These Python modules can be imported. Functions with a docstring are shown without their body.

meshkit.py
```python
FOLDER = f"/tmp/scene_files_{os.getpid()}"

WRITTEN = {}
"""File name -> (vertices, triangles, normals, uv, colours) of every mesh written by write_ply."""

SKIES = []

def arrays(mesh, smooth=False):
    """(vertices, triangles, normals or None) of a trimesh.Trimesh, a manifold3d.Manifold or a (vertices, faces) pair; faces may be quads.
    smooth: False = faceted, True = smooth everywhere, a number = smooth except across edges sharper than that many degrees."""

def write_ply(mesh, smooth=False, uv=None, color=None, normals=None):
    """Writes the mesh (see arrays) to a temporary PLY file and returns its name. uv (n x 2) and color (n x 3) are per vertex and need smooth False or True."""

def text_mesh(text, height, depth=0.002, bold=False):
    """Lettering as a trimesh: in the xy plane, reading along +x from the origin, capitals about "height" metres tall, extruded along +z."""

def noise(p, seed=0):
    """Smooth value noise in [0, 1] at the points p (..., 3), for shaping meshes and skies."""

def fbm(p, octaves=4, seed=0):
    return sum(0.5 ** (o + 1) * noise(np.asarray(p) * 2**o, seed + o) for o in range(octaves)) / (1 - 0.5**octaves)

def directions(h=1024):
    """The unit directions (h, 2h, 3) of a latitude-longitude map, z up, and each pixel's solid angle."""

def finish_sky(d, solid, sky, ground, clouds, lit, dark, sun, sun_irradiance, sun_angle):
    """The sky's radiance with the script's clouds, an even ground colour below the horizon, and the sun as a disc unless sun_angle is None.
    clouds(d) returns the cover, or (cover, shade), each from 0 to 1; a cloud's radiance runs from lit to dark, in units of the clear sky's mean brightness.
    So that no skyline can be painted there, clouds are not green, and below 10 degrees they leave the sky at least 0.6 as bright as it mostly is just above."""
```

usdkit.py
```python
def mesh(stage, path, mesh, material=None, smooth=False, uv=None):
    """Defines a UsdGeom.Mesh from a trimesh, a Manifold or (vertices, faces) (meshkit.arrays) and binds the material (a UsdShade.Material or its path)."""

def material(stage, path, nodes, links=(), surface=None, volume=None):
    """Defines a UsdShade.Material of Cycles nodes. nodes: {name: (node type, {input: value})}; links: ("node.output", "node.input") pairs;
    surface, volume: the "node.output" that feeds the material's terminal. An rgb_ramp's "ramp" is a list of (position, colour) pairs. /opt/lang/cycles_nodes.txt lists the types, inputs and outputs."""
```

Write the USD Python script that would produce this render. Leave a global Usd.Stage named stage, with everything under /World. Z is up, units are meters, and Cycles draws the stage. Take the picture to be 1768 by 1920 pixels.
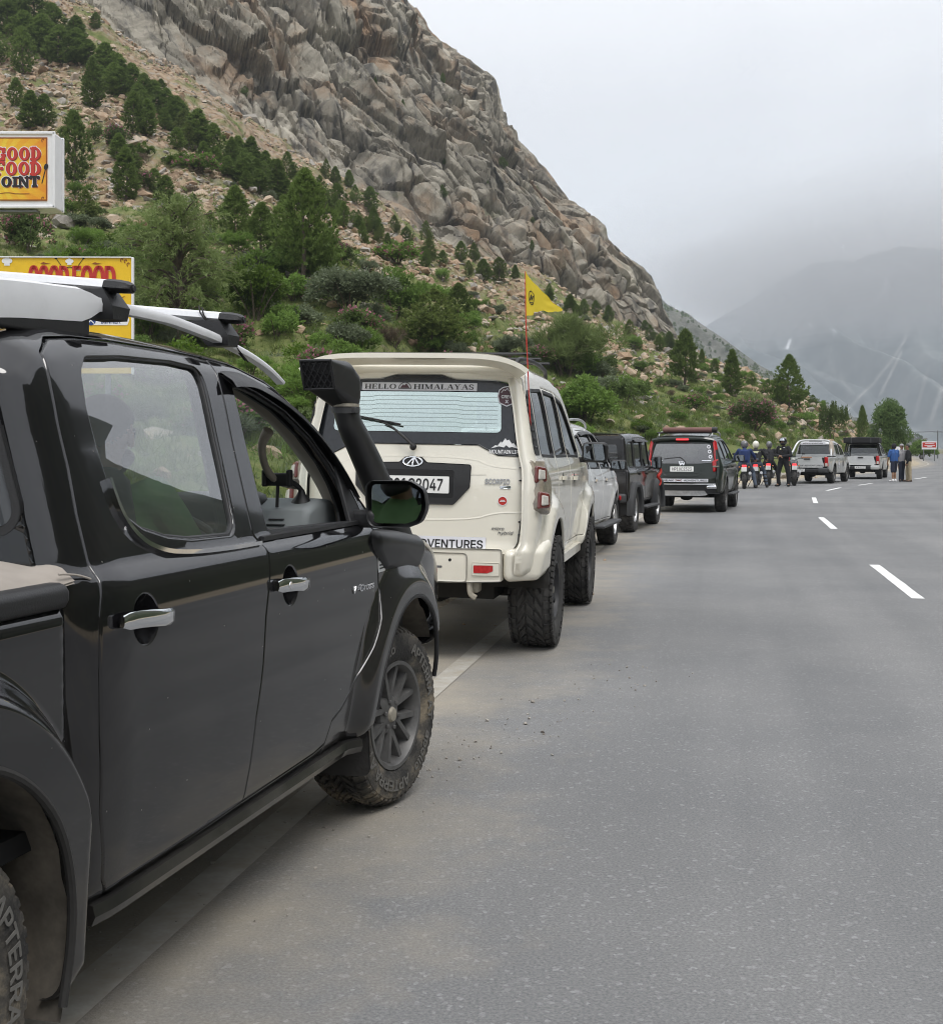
import math, random
import numpy as np
import trimesh, shapely
from shapely import affinity
from shapely.geometry import Polygon, LineString, Point, MultiPolygon, box as sbox
from shapely.ops import unary_union
from scipy.ndimage import gaussian_filter
from scipy.spatial import Delaunay, cKDTree
from scipy.interpolate import PchipInterpolator
import manifold3d as m3
from pxr import Usd, UsdGeom, UsdLux, UsdShade, Gf, Sdf, Vt
import usdkit, meshkit

stage = Usd.Stage.CreateInMemory()
UsdGeom.SetStageUpAxis(stage, "Z")
UsdGeom.SetStageMetersPerUnit(stage, 1.0)
world = UsdGeom.Xform.Define(stage, "/World")
stage.SetDefaultPrim(world.GetPrim())
UsdGeom.Scope.Define(stage, "/World/Looks")
rng = np.random.default_rng(7)

# ------------------------------------------------------------------ camera, sky, sun, exposure
EYE = 1.5            # height of the phone above the road
FPX = 2430.0         # focal length in pixels of the 1768 px wide photograph
cam = UsdGeom.Camera.Define(stage, "/World/camera")
cam.CreateHorizontalApertureAttr(36.0)
cam.CreateVerticalApertureAttr(36.0 * 1920 / 1768)
cam.CreateFocalLengthAttr(36.0 * FPX / 1768)
cam.CreateVerticalApertureOffsetAttr(-120.0 / 1768 * 36)
cam.CreateClippingRangeAttr(Gf.Vec2f(0.05, 30000))
cam.CreateExposureAttr(0.45)
cam.AddTranslateOp().Set(Gf.Vec3d(0, 0, EYE))
cam.AddRotateXOp().Set(90.0)

SUN_EL, SUN_AZ = math.radians(62), math.radians(150)      # azimuth = atan2(x, y)
sd = np.array([math.sin(SUN_AZ) * math.cos(SUN_EL), math.cos(SUN_AZ) * math.cos(SUN_EL), math.sin(SUN_EL)])
sun = UsdLux.DistantLight.Define(stage, "/World/sun")
sun.CreateIntensityAttr(0.40)
sun.CreateAngleAttr(25.0)
sun.CreateNormalizeAttr(True)
sun.CreateColorAttr(Gf.Vec3f(1.0, 0.97, 0.93))
sun.AddRotateXYZOp().Set(Gf.Vec3f(0, 0, 0))
_z = sd / np.linalg.norm(sd)
_x = np.cross([0, 0, 1.0], _z); _x /= np.linalg.norm(_x)
_y = np.cross(_z, _x)
_m = Gf.Matrix4d(*_x, 0, *_y, 0, *_z, 0, 0, 0, 0, 1)
sun.ClearXformOpOrder()
sun.AddTransformOp(opSuffix="aim").Set(_m)

sky = UsdLux.DomeLight.Define(stage, "/World/sky")
SKY_STRENGTH = 0.09
usdkit.material(stage, "/World/Looks/sky", {
    "tc": ("texture_coordinate", {}),
    "sky": ("sky_texture", {"sky_type": "single_scattering", "sun_disc": False, "sun_elevation": SUN_EL, "sun_rotation": SUN_AZ}),
    "sep": ("separate_xyz", {}),
    "el": ("map_range", {"from_min": 0.0, "from_max": 1.0, "to_min": 0.0, "to_max": 1.0, "clamp": True}),
    "map": ("mapping", {"scale": (1.0, 1.0, 2.2)}),
    "n": ("noise_texture", {"scale": 2.3, "detail": 5, "roughness": 0.5, "distortion": 0.3}),
    "var": ("rgb_ramp", {"ramp": [(0.0, (0.80, 0.80, 0.82)), (0.36, (0.87, 0.872, 0.89)), (0.6, (1.0, 1.0, 1.0)), (1.0, (1.05, 1.05, 1.04))]}),
    "grad": ("rgb_ramp", {"ramp": [(0.0, (11.2, 11.3, 11.4)), (0.25, (9.3, 9.25, 9.45)), (0.6, (12.8, 12.9, 13.3)), (1.0, (15.2, 15.3, 15.7))]}),
    "cl": ("mix", {"mix_type": "multiply", "fac": 1.0}),
    "mixs": ("mix", {"mix_type": "mix", "fac": 0.94}),
    "bg": ("background_shader", {"strength": SKY_STRENGTH}),
}, [("tc.generated", "map.vector"), ("map.vector", "n.vector"), ("n.fac", "var.fac"),
    ("tc.generated", "sep.vector"), ("sep.z", "el.value"), ("el.result", "grad.fac"),
    ("var.color", "cl.color1"), ("grad.color", "cl.color2"),
    ("sky.color", "mixs.color1"), ("cl.color", "mixs.color2"), ("mixs.color", "bg.color")], surface="bg.background")
UsdShade.MaterialBindingAPI.Apply(sky.GetPrim()).Bind(UsdShade.Material.Get(stage, "/World/Looks/sky"))
sky.GetPrim().SetCustomDataByKey("kind", "structure")

# ------------------------------------------------------------------ helpers
_used = {}
def numbered(parent, name):
    key = parent + "/" + name
    k = _used.get(key, 0); _used[key] = k + 1
    return key if k == 0 else f"{key}_{k:03d}"

def tag(path, label=None, cat=None, group=None, kind=None):
    p = stage.GetPrimAtPath(path)
    for k, v in (("label", label), ("category", cat), ("group", group), ("kind", kind)):
        if v: p.SetCustomDataByKey(k, v)
    return path

def thing(name, label, cat, pos=(0, 0, 0), rotz=0.0, group=None, kind=None, scale=None):
    path = numbered("/World", name)
    x = UsdGeom.Xform.Define(stage, path)
    x.AddTranslateOp().Set(Gf.Vec3d(*map(float, pos)))
    if rotz: x.AddRotateZOp().Set(float(rotz))
    if scale is not None: x.AddScaleOp().Set(Gf.Vec3f(*map(float, np.broadcast_to(scale, 3))))
    return tag(path, label, cat, group, kind)

def obj(name, mesh, mat, parent="/World", smooth=False, uv=None, label=None):
    path = numbered(parent, name)
    if isinstance(mesh, Shaped):
        m_ = usdkit.mesh(stage, path, (mesh.v, mesh.f), "/World/Looks/" + mat)
        m_.CreateNormalsAttr(Vt.Vec3fArray.FromNumpy(mesh.n.astype(np.float32))); m_.SetNormalsInterpolation("vertex")
        if label: tag(path, label)
        return path
    if uv is None:
        v, f, _ = meshkit.arrays(mesh)
        use = np.unique(f)
        if len(use) < len(v):
            re_ = np.full(len(v), -1); re_[use] = np.arange(len(use)); mesh = (v[use], re_[f])
    usdkit.mesh(stage, path, mesh, "/World/Looks/" + mat, smooth=smooth, uv=uv)
    if label: tag(path, label)
    return path

def copy_of(src, name, label, cat, pos, rotz=0.0, scale=1.0, group=None, tilt=0.0):
    path = numbered("/World", name)
    x = UsdGeom.Xform.Define(stage, path)
    x.GetPrim().GetReferences().AddInternalReference(src)
    x.ClearXformOpOrder()
    x.AddTranslateOp(opSuffix="put").Set(Gf.Vec3d(*map(float, pos)))
    x.AddRotateZOp(opSuffix="turn").Set(float(rotz))
    x.AddScaleOp(opSuffix="size").Set(Gf.Vec3f(*map(float, np.broadcast_to(scale, 3))))
    x.GetPrim().SetInstanceable(True)
    return tag(path, label, cat, group)

def mesh_of(v, f): return (np.asarray(v, float), np.asarray(f, int))

class Shaped:
    """A mesh that brings its own normals."""
    def __init__(s, v, f, n): s.v, s.f, s.n = v, f, n

def cat(*ms):
    """Joins meshes (trimesh or (v, f)) to one (v, f)."""
    if any(isinstance(m, Shaped) for m in ms):
        vs, fs, ns, n0 = [], [], [], 0
        for m in ms:
            v, f, n = (m.v, m.f, m.n) if isinstance(m, Shaped) else meshkit.arrays(m, 40)
            vs.append(v); fs.append(f + n0); ns.append(n); n0 += len(v)
        return Shaped(np.vstack(vs), np.vstack(fs), np.vstack(ns))
    vs, fs, n = [], [], 0
    for m in ms:
        v, f, _ = meshkit.arrays(m)
        vs.append(v); fs.append(f + n); n += len(v)
    return np.vstack(vs), np.vstack(fs)

def moved(m, t=(0, 0, 0), rz=0.0, rx=0.0, ry=0.0, s=1.0):
    if isinstance(m, Shaped): m = (m.v, m.f)
    v, f, _ = meshkit.arrays(m)
    v = v * s
    for ang, (a, b) in ((rx, (1, 2)), (ry, (2, 0)), (rz, (0, 1))):
        if ang:
            c, q = math.cos(ang), math.sin(ang)
            va, vb = v[:, a].copy(), v[:, b].copy()
            v[:, a], v[:, b] = c * va - q * vb, q * va + c * vb
    return v + np.asarray(t, float), f

def rbox(size, r=0.02, c=(0, 0, 0), seg=8):
    """Box with rounded edges."""
    sx, sy, sz = [max(s / 2 - r, 1e-4) for s in size]
    s = m3.Manifold.sphere(r, seg)
    pts = [s.translate((a * sx, b * sy, d * sz)) for a in (-1, 1) for b in (-1, 1) for d in (-1, 1)]
    m = m3.Manifold.batch_hull(pts).translate(tuple(map(float, c)))
    a = m.to_mesh()
    return np.array(a.vert_properties[:, :3], float), np.array(a.tri_verts, int)

def box(size, c=(0, 0, 0)):
    m = trimesh.creation.box(size); m.apply_translation(c)
    return np.array(m.vertices), np.array(m.faces)

def frames(path):
    p = np.asarray(path, float)
    t = np.gradient(p, axis=0); t /= np.maximum(np.linalg.norm(t, axis=1, keepdims=True), 1e-9)
    up = np.array([0, 0, 1.0]) if abs(t[0, 2]) < 0.9 else np.array([1.0, 0, 0])
    n = np.cross(up, t[0]); n /= np.linalg.norm(n)
    N = []
    for k in range(len(p)):
        n = n - t[k] * (n @ t[k]); n /= max(np.linalg.norm(n), 1e-9); N.append(n)
    N = np.array(N)
    return p, t, N, np.cross(t, N)

def tube(path, r, seg=8, caps=True):
    p, t, N, B = frames(path)
    r = np.broadcast_to(r, len(p))
    a = np.linspace(0, 2 * np.pi, seg, endpoint=False)
    v = (p[:, None] + r[:, None, None] * (np.cos(a)[None, :, None] * N[:, None] + np.sin(a)[None, :, None] * B[:, None])).reshape(-1, 3)
    f = []
    for i in range(len(p) - 1):
        for j in range(seg):
            k = (j + 1) % seg
            a0, b0, c0, d0 = i * seg + j, i * seg + k, (i + 1) * seg + k, (i + 1) * seg + j
            f += [(a0, b0, c0), (a0, c0, d0)]
    if caps:
        n = len(v); v = np.vstack([v, p[0], p[-1]])
        for j in range(seg):
            k = (j + 1) % seg
            f += [(n, k, j), (n + 1, (len(p) - 1) * seg + j, (len(p) - 1) * seg + k)]
    return v, np.array(f)

def sweep(path, section, caps=True, up=None):
    """Sweeps a closed 2D section (u, v) along a path; u goes along the side vector, v along the upper one."""
    p = np.asarray(path, float)
    t = np.gradient(p, axis=0); t /= np.linalg.norm(t, axis=1, keepdims=True)
    up = np.array([0, 0, 1.0]) if up is None else np.asarray(up, float)
    S = np.cross(t, up); S /= np.linalg.norm(S, axis=1, keepdims=True)
    U = np.cross(S, t)
    sec = np.asarray(section, float)
    if sec.ndim == 2: sec = np.repeat(sec[None], len(p), 0)
    n = sec.shape[1]
    v = (p[:, None] + sec[:, :, 0:1] * S[:, None] + sec[:, :, 1:2] * U[:, None]).reshape(-1, 3)
    f = []
    for i in range(len(p) - 1):
        for j in range(n):
            k = (j + 1) % n
            a0, b0, c0, d0 = i * n + j, i * n + k, (i + 1) * n + k, (i + 1) * n + j
            f += [(a0, b0, c0), (a0, c0, d0)]
    if caps:
        m = len(v); v = np.vstack([v, sec[0].mean(0) @ np.stack([S[0], U[0]]) + p[0], sec[-1].mean(0) @ np.stack([S[-1], U[-1]]) + p[-1]])
        for j in range(n):
            k = (j + 1) % n
            f += [(m, k, j), (m + 1, (len(p) - 1) * n + j, (len(p) - 1) * n + k)]
    return v, np.array(f)

def grid_faces(nr, nc, wrap=False):
    i, j = np.meshgrid(np.arange(nr - 1), np.arange(nc if wrap else nc - 1), indexing="ij")
    k = (j + 1) % nc
    a, b, c, d = i * nc + j, i * nc + k, (i + 1) * nc + k, (i + 1) * nc + j
    return np.stack([np.stack([a, b, c], -1), np.stack([a, c, d], -1)], 2).reshape(-1, 3)

def extrude(poly, depth, z0=0.0):
    """Extrudes a shapely polygon along +z."""
    gs = getattr(poly, "geoms", [poly])
    return cat(*[moved(trimesh.creation.extrude_polygon(g, depth, engine="earcut"), (0, 0, z0)) for g in gs if g.area > 1e-9])

def flat_poly(poly):
    vs, fs, n = [], [], 0
    for g in getattr(poly, "geoms", [poly]):
        v, f = trimesh.creation.triangulate_polygon(g, engine="earcut")
        vs.append(v); fs.append(f + n); n += len(v)
    v = np.vstack(vs)
    return np.c_[v, np.zeros(len(v))], np.vstack(fs)

def chaikin(pts, n=2, closed=True):
    p = np.asarray(pts, float)
    for _ in range(n):
        q = np.roll(p, -1, 0) if closed else p[1:]
        a = p if closed else p[:-1]
        m = np.stack([a * 0.75 + q * 0.25, a * 0.25 + q * 0.75], 1).reshape(-1, p.shape[1])
        p = m if closed else np.vstack([p[:1], m, p[-1:]])
    return p

def smooth_path(pts, n=24):
    p = np.asarray(pts, float)
    d = np.r_[0, np.cumsum(np.linalg.norm(np.diff(p, axis=0), axis=1))]
    t = np.linspace(0, d[-1], n)
    return np.stack([PchipInterpolator(d, p[:, k])(t) for k in range(p.shape[1])], 1)
# ------------------------------------------------------------------ materials
L = "/World/Looks/"
def mat(name, nodes, links, surface="p.BSDF", volume=None):
    usdkit.material(stage, L + name, nodes, links, surface=surface, volume=volume)

def plain(name, color, rough=0.5, metallic=0.0, var=0.12, scale=6.0, bump=0.0, bscale=60.0, coat=0.0, spec=0.5, **kw):
    """One colour with a little uneven tone and roughness."""
    c = np.array(color, float)
    nodes = {"tc": ("texture_coordinate", {}),
             "n": ("noise_texture", {"scale": scale, "detail": 4, "roughness": 0.6}),
             "r": ("rgb_ramp", {"ramp": [(0.25, c * (1 - var)), (0.75, np.minimum(c * (1 + var), 1))]}),
             "rr": ("map_range", {"from_min": 0.3, "from_max": 0.7, "to_min": max(rough - 0.06, 0.0), "to_max": min(rough + 0.06, 1)}),
             "p": ("principled_bsdf", {"metallic": metallic, "coat_weight": coat, "specular_ior_level": spec, **kw})}
    links = [("tc.object", "n.vector"), ("n.fac", "r.fac"), ("r.color", "p.base_color"), ("n.fac", "rr.value"), ("rr.result", "p.roughness")]
    if bump:
        nodes["bn"] = ("noise_texture", {"scale": bscale, "detail": 3})
        nodes["b"] = ("bump", {"strength": bump, "distance": 0.01})
        links += [("tc.object", "bn.vector"), ("bn.fac", "b.height"), ("b.normal", "p.normal")]
    mat(name, nodes, links)

def dusty(name, color, dust=(0.24, 0.21, 0.17), z0=0.35, z1=1.0, amount=0.6, base=0.06, rough=0.28, coat=1.0, metallic=0.0, scale=3.0, specks=True, coat_rough=0.03, ior=1.5):
    """Car paint with road dust and dried splashes, thicker towards the sills (object z in metres)."""
    nodes = {"tc": ("texture_coordinate", {}), "sep": ("separate_xyz", {}),
             "h": ("map_range", {"from_min": z0, "from_max": z1, "to_min": 1.0, "to_max": 0.0, "clamp": True}),
             "n": ("noise_texture", {"scale": scale, "detail": 7, "roughness": 0.65}),
             "nm": ("map_range", {"from_min": 0.35, "from_max": 0.7, "to_min": 0.25, "to_max": 1.0, "clamp": True}),
             "m1": ("math", {"math_type": "multiply"}), "m2": ("math", {"math_type": "multiply_add", "value2": amount, "value3": base, "use_clamp": True}),
             "st": ("mapping", {"scale": (9.0, 9.0, 1.2)}), "sn": ("noise_texture", {"scale": 3.0, "detail": 4}),
             "sp": ("voronoi_texture", {"scale": 16.0}), "spm": ("map_range", {"from_min": 0.05, "from_max": 0.02, "to_min": 0.0, "to_max": 0.5 if specks else 0.0, "clamp": True}),
             "mx": ("math", {"math_type": "maximum"}),
             "base": ("mix", {"mix_type": "mix", "color1": color, "color2": dust}),
             "ro": ("map_range", {"from_min": 0.05, "from_max": 0.6, "to_min": rough, "to_max": 0.75, "clamp": True}),
             "co": ("map_range", {"from_min": 0.05, "from_max": 0.55, "to_min": coat, "to_max": 0.12 * coat, "clamp": True}),
             "cr": ("map_range", {"from_min": 0.04, "from_max": 0.4, "to_min": coat_rough, "to_max": 0.35, "clamp": True}),
             "p": ("principled_bsdf", {"metallic": metallic, "ior": ior})}
    links = [("tc.object", "sep.vector"), ("sep.z", "h.value"), ("tc.object", "n.vector"), ("n.fac", "nm.value"), ("h.result", "m1.value1"), ("nm.result", "m1.value2"),
             ("m1.value", "m2.value1"), ("tc.object", "sp.vector"), ("sp.distance", "spm.value"), ("m2.value", "mx.value1"), ("spm.result", "mx.value2"),
             ("mx.value", "base.fac"), ("base.color", "p.base_color"), ("mx.value", "ro.value"), ("ro.result", "p.roughness"), ("mx.value", "co.value"), ("co.result", "p.coat_weight"),
             ("mx.value", "cr.value"), ("cr.result", "p.coat_roughness")]
    mat(name, nodes, links)

def pane(name, tint=(0.75, 0.8, 0.8), rough=0.0, ior=1.5, boost=0.0, gloss=(1, 1, 1)):
    f0 = ((ior - 1) / (ior + 1)) ** 2       # the same from both sides of the pane
    nodes = {"t": ("transparent_bsdf", {"color": tint}), "g": ("glossy_bsdf", {"color": gloss, "roughness": rough}), "f": ("layer_weight", {"blend": 0.5}),
             "pw": ("math", {"math_type": "power", "value2": 4.0}), "a": ("math", {"math_type": "multiply_add", "value2": 1 - f0, "value3": f0 + boost, "use_clamp": True}), "m": ("mix_closure", {})}
    mat(name, nodes, [("f.facing", "pw.value1"), ("pw.value", "a.value1"), ("a.value", "m.fac"), ("t.BSDF", "m.closure1"), ("g.BSDF", "m.closure2")], surface="m.closure")

def leafy(name, c1, c2, c3=None, trans=0.35):
    nodes = {"g": ("geometry", {}), "oi": ("object_info", {}),
             "r": ("rgb_ramp", {"ramp": [(0.0, c1), (0.6, c2), (1.0, c3 if c3 is not None else c2)]}),
             "hs": ("hsv", {}), "vm": ("map_range", {"from_min": 0, "from_max": 1, "to_min": 0.78, "to_max": 1.22}),
             "d": ("principled_bsdf", {"roughness": 0.6, "specular_ior_level": 0.3}), "t": ("translucent_bsdf", {}), "m": ("mix_closure", {"fac": trans})}
    mat(name, nodes, [("g.random_per_island", "r.fac"), ("r.color", "hs.color"), ("oi.random", "vm.value"), ("vm.result", "hs.value"),
                      ("hs.color", "d.base_color"), ("hs.color", "t.color"), ("d.BSDF", "m.closure1"), ("t.BSDF", "m.closure2")], surface="m.closure")

# ground
mat("asphalt", {
    "uv": ("uvmap", {"attribute": "st"}), "geo": ("geometry", {}), "sep": ("separate_xyz", {}),
    "fine": ("noise_texture", {"scale": 95.0, "detail": 3, "roughness": 0.7}),
    "agg": ("voronoi_texture", {"scale": 70.0}),
    "aggc": ("separate_color", {}),
    "aggm": ("map_range", {"from_min": 0.90, "from_max": 1.0, "to_min": 0.0, "to_max": 0.075, "clamp": True}),
    "big": ("noise_texture", {"scale": 0.35, "detail": 5, "roughness": 0.6}),
    "strm": ("mapping", {"scale": (1.6, 0.06, 1.0)}), "str": ("noise_texture", {"scale": 1.0, "detail": 4}),
    "c0": ("rgb_ramp", {"ramp": [(0.25, (0.105, 0.107, 0.11)), (0.5, (0.17, 0.172, 0.174)), (0.75, (0.25, 0.25, 0.248))]}),
    "c1": ("rgb_ramp", {"ramp": [(0.3, (0.82, 0.83, 0.84)), (0.7, (1.14, 1.13, 1.11))]}),
    "c2": ("rgb_ramp", {"ramp": [(0.35, (0.92, 0.92, 0.92)), (0.68, (1.1, 1.09, 1.08))]}),
    "m1": ("mix", {"mix_type": "multiply", "fac": 1.0}), "m2": ("mix", {"mix_type": "multiply", "fac": 1.0}), "m3": ("mix", {"mix_type": "add", "fac": 1.0}),
    "dn": ("noise_texture", {"scale": 1.1, "detail": 8, "roughness": 0.7}), "dn2": ("math", {"math_type": "multiply_add", "value2": 3.4, "value3": -1.7}),
    "lat": ("math", {"math_type": "add"}),
    "dust": ("map_range", {"from_min": 1.05, "from_max": -0.7, "to_min": 0.0, "to_max": 0.80, "clamp": True}),
    "md": ("mix", {"mix_type": "mix", "color2": (0.36, 0.315, 0.24)}),
    "bump": ("bump", {"strength": 0.55, "distance": 0.006}),
    "p": ("principled_bsdf", {"roughness": 0.85, "specular_ior_level": 0.35})},
    [("geo.position", "fine.vector"), ("geo.position", "agg.vector"), ("geo.position", "big.vector"), ("uv.UV", "strm.vector"), ("strm.vector", "str.vector"),
     ("fine.fac", "c0.fac"), ("big.fac", "c1.fac"), ("str.fac", "c2.fac"), ("c0.color", "m1.color1"), ("c1.color", "m1.color2"), ("m1.color", "m2.color1"), ("c2.color", "m2.color2"),
     ("agg.color", "aggc.color"), ("aggc.r", "aggm.value"), ("m2.color", "m3.color1"), ("aggm.result", "m3.color2"),
     ("uv.UV", "sep.vector"), ("geo.position", "dn.vector"), ("dn.fac", "dn2.value1"), ("sep.x", "lat.value1"), ("dn2.value", "lat.value2"), ("lat.value", "dust.value"),
     ("dust.result", "md.fac"), ("m3.color", "md.color1"), ("md.color", "p.base_color"), ("fine.fac", "bump.height"), ("bump.normal", "p.normal")])

def earth(name, stops, scale, bump=0.6, bscale=9.0, dist=0.08, detail=9):
    mat(name, {"g": ("geometry", {}), "n": ("noise_texture", {"scale": scale, "detail": detail, "roughness": 0.65, "distortion": 0.4}),
               "v": ("voronoi_texture", {"scale": bscale * 1.7}), "vc": ("separate_color", {}), "vr": ("map_range", {"to_min": 0.75, "to_max": 1.3}),
               "r": ("rgb_ramp", {"ramp": stops}), "mm": ("mix", {"mix_type": "multiply", "fac": 1.0}), "bn": ("noise_texture", {"scale": bscale, "detail": 8, "roughness": 0.7}),
               "b": ("bump", {"strength": bump, "distance": dist}), "p": ("principled_bsdf", {"roughness": 0.95, "specular_ior_level": 0.2})},
        [("g.position", "n.vector"), ("n.fac", "r.fac"), ("g.position", "v.vector"), ("v.color", "vc.color"), ("vc.r", "vr.value"), ("r.color", "mm.color1"), ("vr.result", "mm.color2"), ("mm.color", "p.base_color"),
         ("g.position", "bn.vector"), ("bn.fac", "b.height"), ("b.normal", "p.normal")])
earth("dust_ground", [(0.3, (0.26, 0.22, 0.16)), (0.5, (0.37, 0.31, 0.225)), (0.7, (0.46, 0.40, 0.30))], 0.9, 0.5, 14.0, 0.03)
earth("valley", [(0.3, (0.10, 0.12, 0.06)), (0.6, (0.2, 0.18, 0.12)), (0.8, (0.3, 0.26, 0.19))], 0.02, 0.4, 1.0, 0.3)

# talus: grass and scree told apart by the primvar "cover"
mat("hillside", {"g": ("geometry", {}), "at": ("attribute", {"attribute": "cover"}),
    "n": ("noise_texture", {"scale": 0.16, "detail": 8, "roughness": 0.62, "distortion": 0.5}),
    "n2": ("noise_texture", {"scale": 1.6, "detail": 7, "roughness": 0.65}),
    "add": ("math", {"math_type": "multiply_add", "value2": 1.3, "value3": -0.65}), "sum": ("math", {"math_type": "add"}),
    "fac": ("map_range", {"from_min": 0.36, "from_max": 0.56, "to_min": 0.0, "to_max": 1.0, "clamp": True}),
    "sc": ("voronoi_texture", {"scale": 2.2}), "scc": ("separate_color", {}),
    "rock": ("rgb_ramp", {"ramp": [(0.0, (0.15, 0.105, 0.07)), (0.35, (0.26, 0.185, 0.12)), (0.7, (0.34, 0.26, 0.18)), (1.0, (0.27, 0.24, 0.2))]}),
    "gr": ("rgb_ramp", {"ramp": [(0.25, (0.065, 0.09, 0.026)), (0.5, (0.13, 0.155, 0.05)), (0.72, (0.2, 0.19, 0.085)), (0.85, (0.24, 0.195, 0.115))]}),
    "mx": ("mix", {"mix_type": "mix"}), "b": ("bump", {"strength": 0.7, "distance": 0.25}), "p": ("principled_bsdf", {"roughness": 0.95, "specular_ior_level": 0.15})},
    [("g.position", "n.vector"), ("g.position", "n2.vector"), ("g.position", "sc.vector"), ("n.fac", "add.value1"), ("add.value", "sum.value1"), ("at.fac", "sum.value2"), ("sum.value", "fac.value"),
     ("sc.color", "scc.color"), ("scc.r", "rock.fac"), ("n2.fac", "gr.fac"), ("fac.result", "mx.fac"), ("rock.color", "mx.color1"), ("gr.color", "mx.color2"), ("mx.color", "p.base_color"),
     ("n2.fac", "b.height"), ("b.normal", "p.normal")])

mat("cliff_rock", {"g": ("geometry", {}), "at": ("attribute", {"attribute": "facet"}),
    "rot": ("mapping", {"rotation": (0.0, 0.87, 0.0)}), "st": ("mapping", {"scale": (0.07, 0.25, 0.75)}),
    "n": ("noise_texture", {"scale": 1.0, "detail": 8, "roughness": 0.68, "distortion": 0.6}),
    "dk": ("mapping", {"scale": (0.35, 0.3, 0.03)}), "dn": ("noise_texture", {"scale": 1.0, "detail": 5, "roughness": 0.6}),
    "dr": ("rgb_ramp", {"ramp": [(0.36, (0.42, 0.43, 0.46)), (0.47, (1, 1, 1)), (1.0, (1, 1, 1))]}),
    "or": ("noise_texture", {"scale": 0.045, "detail": 7, "roughness": 0.7}), "orr": ("map_range", {"from_min": 0.50, "from_max": 0.66, "to_min": 0.0, "to_max": 0.85, "clamp": True}),
    "r": ("rgb_ramp", {"ramp": [(0.2, (0.09, 0.08, 0.066)), (0.38, (0.215, 0.196, 0.16)), (0.56, (0.33, 0.303, 0.25)), (0.8, (0.39, 0.362, 0.305))]}),
    "fv": ("map_range", {"to_min": 0.45, "to_max": 1.35}), "mf": ("mix", {"mix_type": "multiply", "fac": 1.0}), "mo": ("mix", {"mix_type": "mix", "color2": (0.27, 0.175, 0.105)}), "md": ("mix", {"mix_type": "multiply", "fac": 1.0}),
    "gn": ("noise_texture", {"scale": 0.11, "detail": 7, "roughness": 0.7}), "gm": ("map_range", {"from_min": 0.6, "from_max": 0.7, "to_min": 0.0, "to_max": 0.55, "clamp": True}), "mg": ("mix", {"mix_type": "mix", "color2": (0.10, 0.11, 0.05)}),
    "bn": ("noise_texture", {"scale": 1.4, "detail": 8, "roughness": 0.72}), "b": ("bump", {"strength": 0.5, "distance": 0.35}), "p": ("principled_bsdf", {"roughness": 0.95, "specular_ior_level": 0.05})},
    [("g.position", "rot.vector"), ("rot.vector", "st.vector"), ("st.vector", "n.vector"), ("n.fac", "r.fac"), ("at.fac", "fv.value"), ("r.color", "mf.color1"), ("fv.result", "mf.color2"),
     ("g.position", "or.vector"), ("or.fac", "orr.value"), ("orr.result", "mo.fac"), ("mf.color", "mo.color1"), ("g.position", "dk.vector"), ("dk.vector", "dn.vector"), ("dn.fac", "dr.fac"), ("mo.color", "md.color1"), ("dr.color", "md.color2"),
     ("g.position", "gn.vector"), ("gn.fac", "gm.value"), ("gm.result", "mg.fac"), ("md.color", "mg.color1"), ("mg.color", "p.base_color"), ("g.position", "bn.vector"), ("bn.fac", "b.height"), ("b.normal", "p.normal")])

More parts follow.
